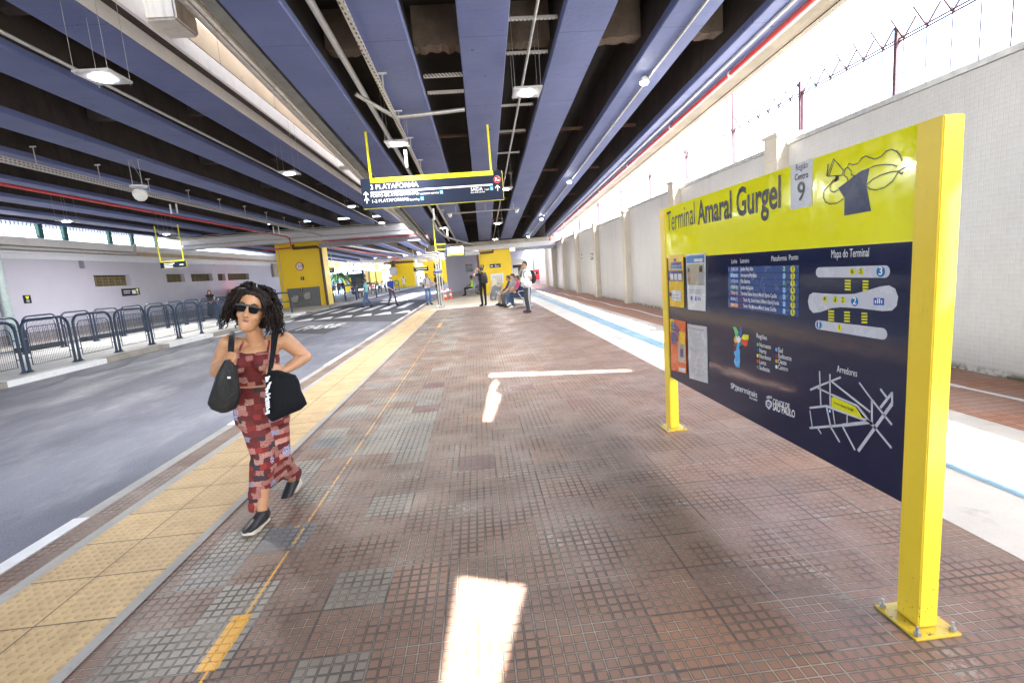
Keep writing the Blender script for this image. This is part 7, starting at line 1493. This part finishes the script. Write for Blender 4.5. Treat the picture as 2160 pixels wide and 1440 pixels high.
# dress: fitted top, narrow skirt that follows the stride, split at the front leg
def dress_mat():
    n = NB('red_patchwork_print'); p = n.obj()
    q = n.vmul(p, (1.0, 1.0, 1.0)); w_ = n.noise(p, 19, 4, .65, True)
    nn = n.node('ShaderNodeVectorMath', operation='MULTIPLY_ADD'); n.put(nn.inputs[0], w_); n.put(nn.inputs[1], (.05, .05, .05)); n.put(nn.inputs[2], p)
    x, y, z = n.sep(nn.outputs[0]); u = n.math('ADD', x, n.math('MULTIPLY', y, .6))
    row = n.math('FLOOR', n.math('DIVIDE', z, .036)); off = n.math('MULTIPLY', n.white(n.comb(row, 3.0, 0.0)), .3)
    cell = n.comb(n.math('FLOOR', n.math('DIVIDE', n.math('ADD', u, off), .052)), row, 0.0)
    r = n.white(cell)
    c = n.cramp(r, [(0, (.17, .012, .009)), (.28, (.42, .16, .125)), (.48, (.10, .010, .010)), (.58, (.50, .25, .19)), (.74, (.25, .020, .012)), (.87, (.035, .022, .03)), (.94, (.30, .30, .40))], 'CONSTANT')
    st = n.math('GREATER_THAN', n.math('FRACT', n.math('DIVIDE', z, .009)), .62); dk = n.math('MULTIPLY', st, n.math('LESS_THAN', n.white(n.comb(row, 1.0, 8.0)), .8)); c = n.mix(n.math('MULTIPLY', dk, .75), c, (.035, .012, .012))
    vo = n.node('ShaderNodeTexVoronoi'); n.put(vo.inputs['Vector'], p); vo.inputs['Scale'].default_value = 9.0
    ang = n.math('FRACT', n.math('MULTIPLY', n.math('ARCTAN2', n.math('SUBTRACT', u, 0.0), z), 30))
    fan = n.math('MULTIPLY', n.math('LESS_THAN', vo.outputs['Distance'], .30), n.math('GREATER_THAN', n.math('FRACT', n.math('DIVIDE', n.math('ADD', u, z), .017)), .45)); pk = n.math('GREATER_THAN', n.sep(vo.outputs['Color'])[0], .80)
    c = n.mix(n.math('MULTIPLY', fan, pk), c, (.45, .45, .62))
    dot = n.math('MULTIPLY', n.math('LESS_THAN', vo.outputs['Distance'], .16), n.math('LESS_THAN', n.sep(vo.outputs['Color'])[0], .25)); c = n.mix(dot, c, (.02, .03, .03))
    n.bump(n.noise(n.vmul(p, (1, 1, .35)), 16, 4), .35, .02); return n.out(c, .8)
M['dress'] = dress_mat()
def cloth_mesh(name, build, mat, voxel, parent, it=5):
    Bd = Body(); build(Bd); m_ = Bd.mesh(name, [mat], voxel, it); o = bpy.data.objects.new(name, m_); COL.objects.link(o); o.parent = parent; o.matrix_parent_inverse = Matrix.Translation(-Vector(parent['_o'])); return o
def top_(Bd):
    Bd.loft([(waist + up * .006, sd * .143, fr * .108), (waist.lerp(chest, .5), sd * .152, fr * .114), (chest, sd * .165, fr * .124), (chest.lerp(neckb, .34), sd * .150, fr * .108), (chest.lerp(neckb, .50), sd * .115, fr * .098)], 0)
    for s_ in (-1, 1): Bd.ball(chest + sd * .072 * s_ + fr * .088 + up * .01, .074, 0)
cloth_mesh('dress_top', top_, M['dress'], .007, wt)
d = MB()
for s_ in (-1, 1):
    d.tube([chest.lerp(neckb, .42) + sd * .085 * s_ + fr * .10, chest.lerp(neckb, .8) + sd * .082 * s_ + fr * .072, neckb + sd * .075 * s_ + up * .012, neckb + sd * .06 * s_ - fr * .06], .007, 6)
d.build('neck_strap', M['dress'], wt, smooth=True)
hemR = knR.lerp(anR, .80)
def skirt(Bd):
    Bd.loft([(waist - up * .006, sd * .142, fr * .108), (pelv + up * .03, sd * .165, fr * .128), (pelv - up * .05, sd * .178, fr * .135), (hiR.lerp(hiL, .5) - up * .10, sd * .172, fr * .13)], 0)
    kR, kL = knR, knL
    for a, b, r0, r1 in ((hiR, kR, .098, .066), (hiL, kL, .098, .068)): Bd.cap(a, b, r0, r1, 0)
    for t in (.35, .55, .75, .95): Bd.cap(hiR.lerp(kR, t), hiL.lerp(kL, t), .084 - .022 * t, .084 - .022 * t, 0)
    Bd.cap(kL, kL.lerp(anL, .62), .068, .066, 0); Bd.cap(kR, kR.lerp(anR, .35), .066, .058, 0)
    for t in (.1, .3, .45): Bd.cap(kR.lerp(anR, t), kL.lerp(anL, t), .052, .058, 0)
    e = kL.lerp(anL, .60); Bd.cap(e, e + sd * .055 - up * .03, .062, .035, 0)
    # cloth falling on the outer side of the front leg
    o_ = -sd * .030; Bd.cap(kR + o_, kR.lerp(anR, .60) + o_ * 1.2, .056, .050, 0); Bd.cap(kR.lerp(anR, .60) + o_ * 1.2, kR.lerp(anR, .90) + o_ * 2.0 - fr * .02, .056, .030, 0); Bd.cap(kL.lerp(anL, .6), kL.lerp(anL, .72) + sd * .04, .07, .05, 0)
cloth_mesh('skirt', skirt, M['dress'], .008, wt, 6)
# trainers
def shoe(an, to, lift, nm):
    d_ = (to - an); d_.z = 0; L = .255; d_.normalize(); s_ = d_.cross(Vector((0, 0, 1))); n_ = Vector((0, 0, 1))
    pitch = lift; d3 = (d_ * math.cos(pitch) + n_ * math.sin(pitch)).normalized(); n3 = s_.cross(d3).normalized(); n3 = n3 if n3.z > 0 else -n3
    heel = an - d3 * .055 - n3 * .085
    sole = MB(); rs = []
    for t, w_, h0, h1 in ((0, .026, .004, .042), (.08, .034, 0, .040), (.35, .034, .0, .030), (.65, .044, 0, .026), (.85, .040, .004, .026), (1, .018, .016, .034)):
        c = heel + d3 * L * t; rs.append([c - s_ * w_ + n3 * h0, c + s_ * w_ + n3 * h0, c + s_ * w_ * 1.03 + n3 * h1, c - s_ * w_ * 1.03 + n3 * h1])
    sole.rings(rs); so2 = sole.build('shoe_sole', pm('cream_sole', (.60, .53, .42), .6), wt, smooth=True, bevel=.006)
    upm = MB(); upm.loft([(heel + d3 * .004 + n3 * .075, s_ * .026, n3 * .045), (heel + d3 * .05 + n3 * .07, s_ * .036, n3 * .052), (heel + d3 * .11 + n3 * .058, s_ * .038, n3 * .046), (heel + d3 * .17 + n3 * .044, s_ * .042, n3 * .032), (heel + d3 * .225 + n3 * .036, s_ * .036, n3 * .022), (heel + d3 * .25 + n3 * .034, s_ * .015, n3 * .010)], 16)
    u = upm.build('shoe', M['black'], wt, smooth=True)
    b2 = MB(); b2.tube([an - n3 * .03, an + n3 * .025], [.041, .036], 14); b2.build('shoe_collar', M['black'], wt, smooth=True)
    lc = MB()
    for k_ in range(4): c = heel + d3 * (.10 + .022 * k_) + n3 * (.103 - .012 * k_); lc.tube([c - s_ * .022 - n3 * .004, c + n3 * .004, c + s_ * .022 - n3 * .004], .004, 5)
    lc.build('laces', cloth('lace_grey', (.05, .05, .05)), wt)
shoe(anR + Vector((0, 0, .0)), toR, .16, 'front'); shoe(anL, toL, -.42, 'rear')
# sunglasses
d = MB(); gc = hc + lk * .108 + hu * .006
for s_ in (-1, 1):
    c = gc + hs * .036 * s_ - lk * .004; rs = []
    for dz_ in (0, -.010): rs.append([c + lk * dz_ + hs * a_ + hu * b_ for a_, b_ in ((-.028, .017), (.028, .019), (.030, .004), (.020, -.022), (0, -.026), (-.020, -.022), (-.029, .002))])
    d.rings(rs)
sg = d.build('sunglasses', pm('dark_lens', (.004, .004, .005), .25, spec=.02), wt)
d = MB(); d.box(0, 0, 0, 0, 0, 0) if False else None
for s_ in (-1, 1): d.tube([gc + hs * .062 * s_ + hu * .015 - lk * .004, hc + hs * .080 * s_ + hu * .008 + lk * .02, hc + hs * .082 * s_ + hu * .0 - lk * .03], .005, 6)
d.tube([gc - hs * .064 + hu * .018, gc - hs * .03 + hu * .022, gc + hs * .03 + hu * .022, gc + hs * .064 + hu * .018], .006, 6); e_ = d.build('frame', M['black'], sg); e_.parent = sg
d = MB()
for s_ in (-1, 1): d.tube([hc + lk * .098 + hs * .018 * s_ + hu * .034, hc + lk * .099 + hs * .036 * s_ + hu * .041, hc + lk * .085 + hs * .056 * s_ + hu * .033], [.003, .005, .002], 5)
d.build('eyebrow', M['hair_dark'], wt)
# curly hair: a dark cap and a few hundred corkscrew locks
hmat = NB('curly_brown_hair'); v = hmat.obj(); c2 = hmat.mix(hmat.ramp(hmat.noise(v, 22, 3), .35, .7), (.005, .0027, .002), (.019, .0095, .006)); M['curls'] = hmat.out(c2, .55, 0, .18)
d = MB(); rnd = random.Random(3)
d.loft([(hc - hu * .40 * H - lk * .055, hs * .085, lk * .045), (hc - hu * .15 * H - lk * .04, hs * .082, lk * .07), (hc + hu * .12 * H - lk * .050, hs * .083, lk * .076), (hc + hu * .27 * H - lk * .020, hs * .080, lk * .103), (hc + hu * .42 * H - lk * .006, hs * .068, lk * .088), (hc + hu * .49 * H - lk * .006, hs * .035, lk * .045)], 22)
hair = d.build('hair', M['curls'], wt, smooth=True)
d = MB()
def lock(p0, dirs, L, r, amp, ph):
    pts = []; n_ = 16
    for i in range(n_ + 1):
        t = i / n_; c = p0 + dirs[0] * L * min(t, .35) * 1.0 + dirs[1] * L * max(0, t - .25)
        a_ = ph + t * 2 * math.pi * L / .055; e1 = dirs[1].orthogonal().normalized(); e2 = dirs[1].cross(e1); pts.append(c + (e1 * math.cos(a_) + e2 * math.sin(a_)) * amp * (.35 + .65 * t))
    d.tube(pts, [r * (1 - .55 * (i / n_)) for i in range(n_ + 1)], 5)
for i in range(620):
    a_ = rnd.uniform(-.62, math.pi + .62); el_ = rnd.uniform(-.1, 1.25)
    o_ = hs * math.cos(a_) * math.cos(el_) - lk * math.sin(a_) * math.cos(el_) + hu * math.sin(el_)
    p0 = hc + hu * .12 * H - lk * .012 + Vector(o_) * .072
    side = hs * (1 if math.cos(a_) > 0 else -1)
    drop = (-hu * rnd.uniform(.75, 1.0) + side * rnd.uniform(-.06, .20) * (1.4 if math.cos(a_) > 0 else .9) - lk * rnd.uniform(.0, .25)).normalized()
    L = rnd.uniform(.13, .27) * (1.0 if el_ < .8 else 1.1)
    if abs(math.cos(a_)) < .35 and math.sin(a_) < 0: continue
    lock(p0, (Vector(o_), drop), L, rnd.uniform(.004, .008), rnd.uniform(.006, .013), rnd.uniform(0, 6.28))
for i in range(110):                                # fringe swept off the forehead to both sides
    s_ = rnd.choice((-1, 1, 1)); p0 = hc + hu * (.50 + rnd.uniform(-.05, .0)) * H + lk * rnd.uniform(.0, .06) + hs * rnd.uniform(-.02, .04)
    q = hc + hs * s_ * rnd.uniform(.075, .10) + lk * rnd.uniform(.02, .055) + hu * rnd.uniform(.05, .30) * H; e_ = q + hs * s_ * rnd.uniform(.01, .05) - hu * rnd.uniform(.06, .14) - lk * .02
    m_ = p0.lerp(q, .5) + hu * .012 + lk * .012 + hs * s_ * .02
    d.tube([p0, m_, q, q.lerp(e_, .5) + hs * s_ * .012, e_], [.008, .011, .010, .009, .004], 6)
cu = d.build('curl', M['curls'], hair, smooth=True, angle=80); cu['kind'] = 'stuff'
# bags: each hangs from a shoulder, so each is a thing of its own
leather = NB('black_leather'); v = leather.obj(); c2 = leather.mix(leather.ramp(leather.noise(v, 5, 5), .35, .7), (.010, .010, .010), (.030, .028, .024)); leather.bump(leather.noise(leather.vmul(v, (1, 1, .4)), 14, 5, .7, dist=.8), .8, .03); M['leather'] = leather.out(c2, .5, 0, .3)
canvas = NB('black_canvas'); v = canvas.obj(); canvas.bump(canvas.noise(canvas.vmul(v, (1, 1, .5)), 7, 4, .6, dist=.6), .7, .04); M['canvas'] = canvas.out((.006, .0065, .008), .85, 0, .2)
def bag(name, label, cat, outline, Y, th, mat, seed):
    """outline: rows of (left px, right px, y px) from top to bottom, given a real thickness"""
    t = thing(name, label, cat, Wp((outline[-1][0] + outline[-1][1]) / 2, outline[-1][2], Y)); secs = []
    for i, (xl, xr, y_) in enumerate(outline):
        a_, b_ = Wp(xl, y_, Y), Wp(xr, y_, Y); k = math.sin(math.pi * (.12 + .80 * i / (len(outline) - 1))) ** .6; secs.append(((a_ + b_) / 2, (b_ - a_) / 2, Vector((0, th * k, 0))))
    d = MB(); d.loft(secs, 28)
    for v in d.v: v += Vector((mnoise.noise(v * 9 + Vector((seed, 0, 0))), mnoise.noise(v * 9 + Vector((0, seed, 0))) * 1.4, mnoise.noise(v * 7 + Vector((0, 0, seed))))) * .010
    d.build('bag_body', mat, t, smooth=True, angle=70); return t
b1 = bag('handbag', 'slouchy black leather handbag on the right shoulder of the curly haired woman', 'bag', [(478, 487, 758), (470, 494, 772), (461, 499, 790), (452, 503, 812), (445, 505, 834), (442, 503, 850), (448, 497, 862), (466, 484, 868)], 3.12, .085, M['leather'], 2.0)
d = MB(); 
def strap(mb, pts, w, th=.006):
    pts = [Vector(p) for p in pts]; rs = []
    for i, p in enumerate(pts):
        t_ = (pts[min(i + 1, len(pts) - 1)] - pts[max(i - 1, 0)]).normalized(); s_ = t_.cross(fr).normalized(); n_ = s_.cross(t_)
        rs.append([p - s_ * w - n_ * th, p + s_ * w - n_ * th, p + s_ * w + n_ * th, p - s_ * w + n_ * th])
    mb.rings(rs)
strap(d, [Wp(494, 702, 3.46), Wp(491, 704, 3.37), Wp(489, 707, 3.28), Wp(488, 722, 3.21), Wp(487, 745, 3.165), Wp(482, 768, 3.13), Wp(486, 790, 3.08)], .017); d.build('strap', M['leather'], b1, smooth=True)
d = MB(); a_ = Wp(483, 796, 3.035); d.box(a_.x - .008, a_.x + .010, a_.y - .002, a_.y + .002, a_.z - .006, a_.z + .006); d.build('tag', M['paper'], b1)
b2 = bag('tote_bag', 'large black canvas tote bag on the left arm of the curly haired woman', 'bag', [(566, 590, 781), (562, 622, 792), (562, 629, 806), (561, 635, 824), (560, 642, 840), (560, 647, 852), (561, 634, 864), (566, 600, 878), (572, 584, 886)], 3.17, .06, M['canvas'], 5.0)
d = MB(); strap(d, [Wp(582, 706, 3.50), Wp(580, 691, 3.42), Wp(578, 694, 3.34), Wp(576, 712, 3.275), Wp(574, 745, 3.225), Wp(570, 775, 3.20), Wp(568, 792, 3.17)], .011); strap(d, [Wp(589, 706, 3.50), Wp(588, 692, 3.42), Wp(586, 695, 3.34), Wp(583, 712, 3.28), Wp(578, 745, 3.235), Wp(573, 775, 3.20), Wp(571, 792, 3.17)], .009); d.build('strap', M['canvas'], b2, smooth=True)
d = MB(); rnd = random.Random(8)                # white strokes printed along the left edge of the tote
for i in range(20):
    y_ = 796 + i * 4.0; x_ = 564 + rnd.uniform(-1, 6) * (1 if y_ < 845 else .3); a_ = Wp(x_, y_, 3.103 if y_ < 868 else 3.11); w_ = rnd.uniform(.006, .016); d.quad(a_ + Vector((-w_, 0, -.006)), a_ + Vector((w_, .0, .002)), a_ + Vector((w_, 0, .010)), a_ + Vector((-w_, 0, .003)))
d.build('white_print', M['ink_white'], b2)
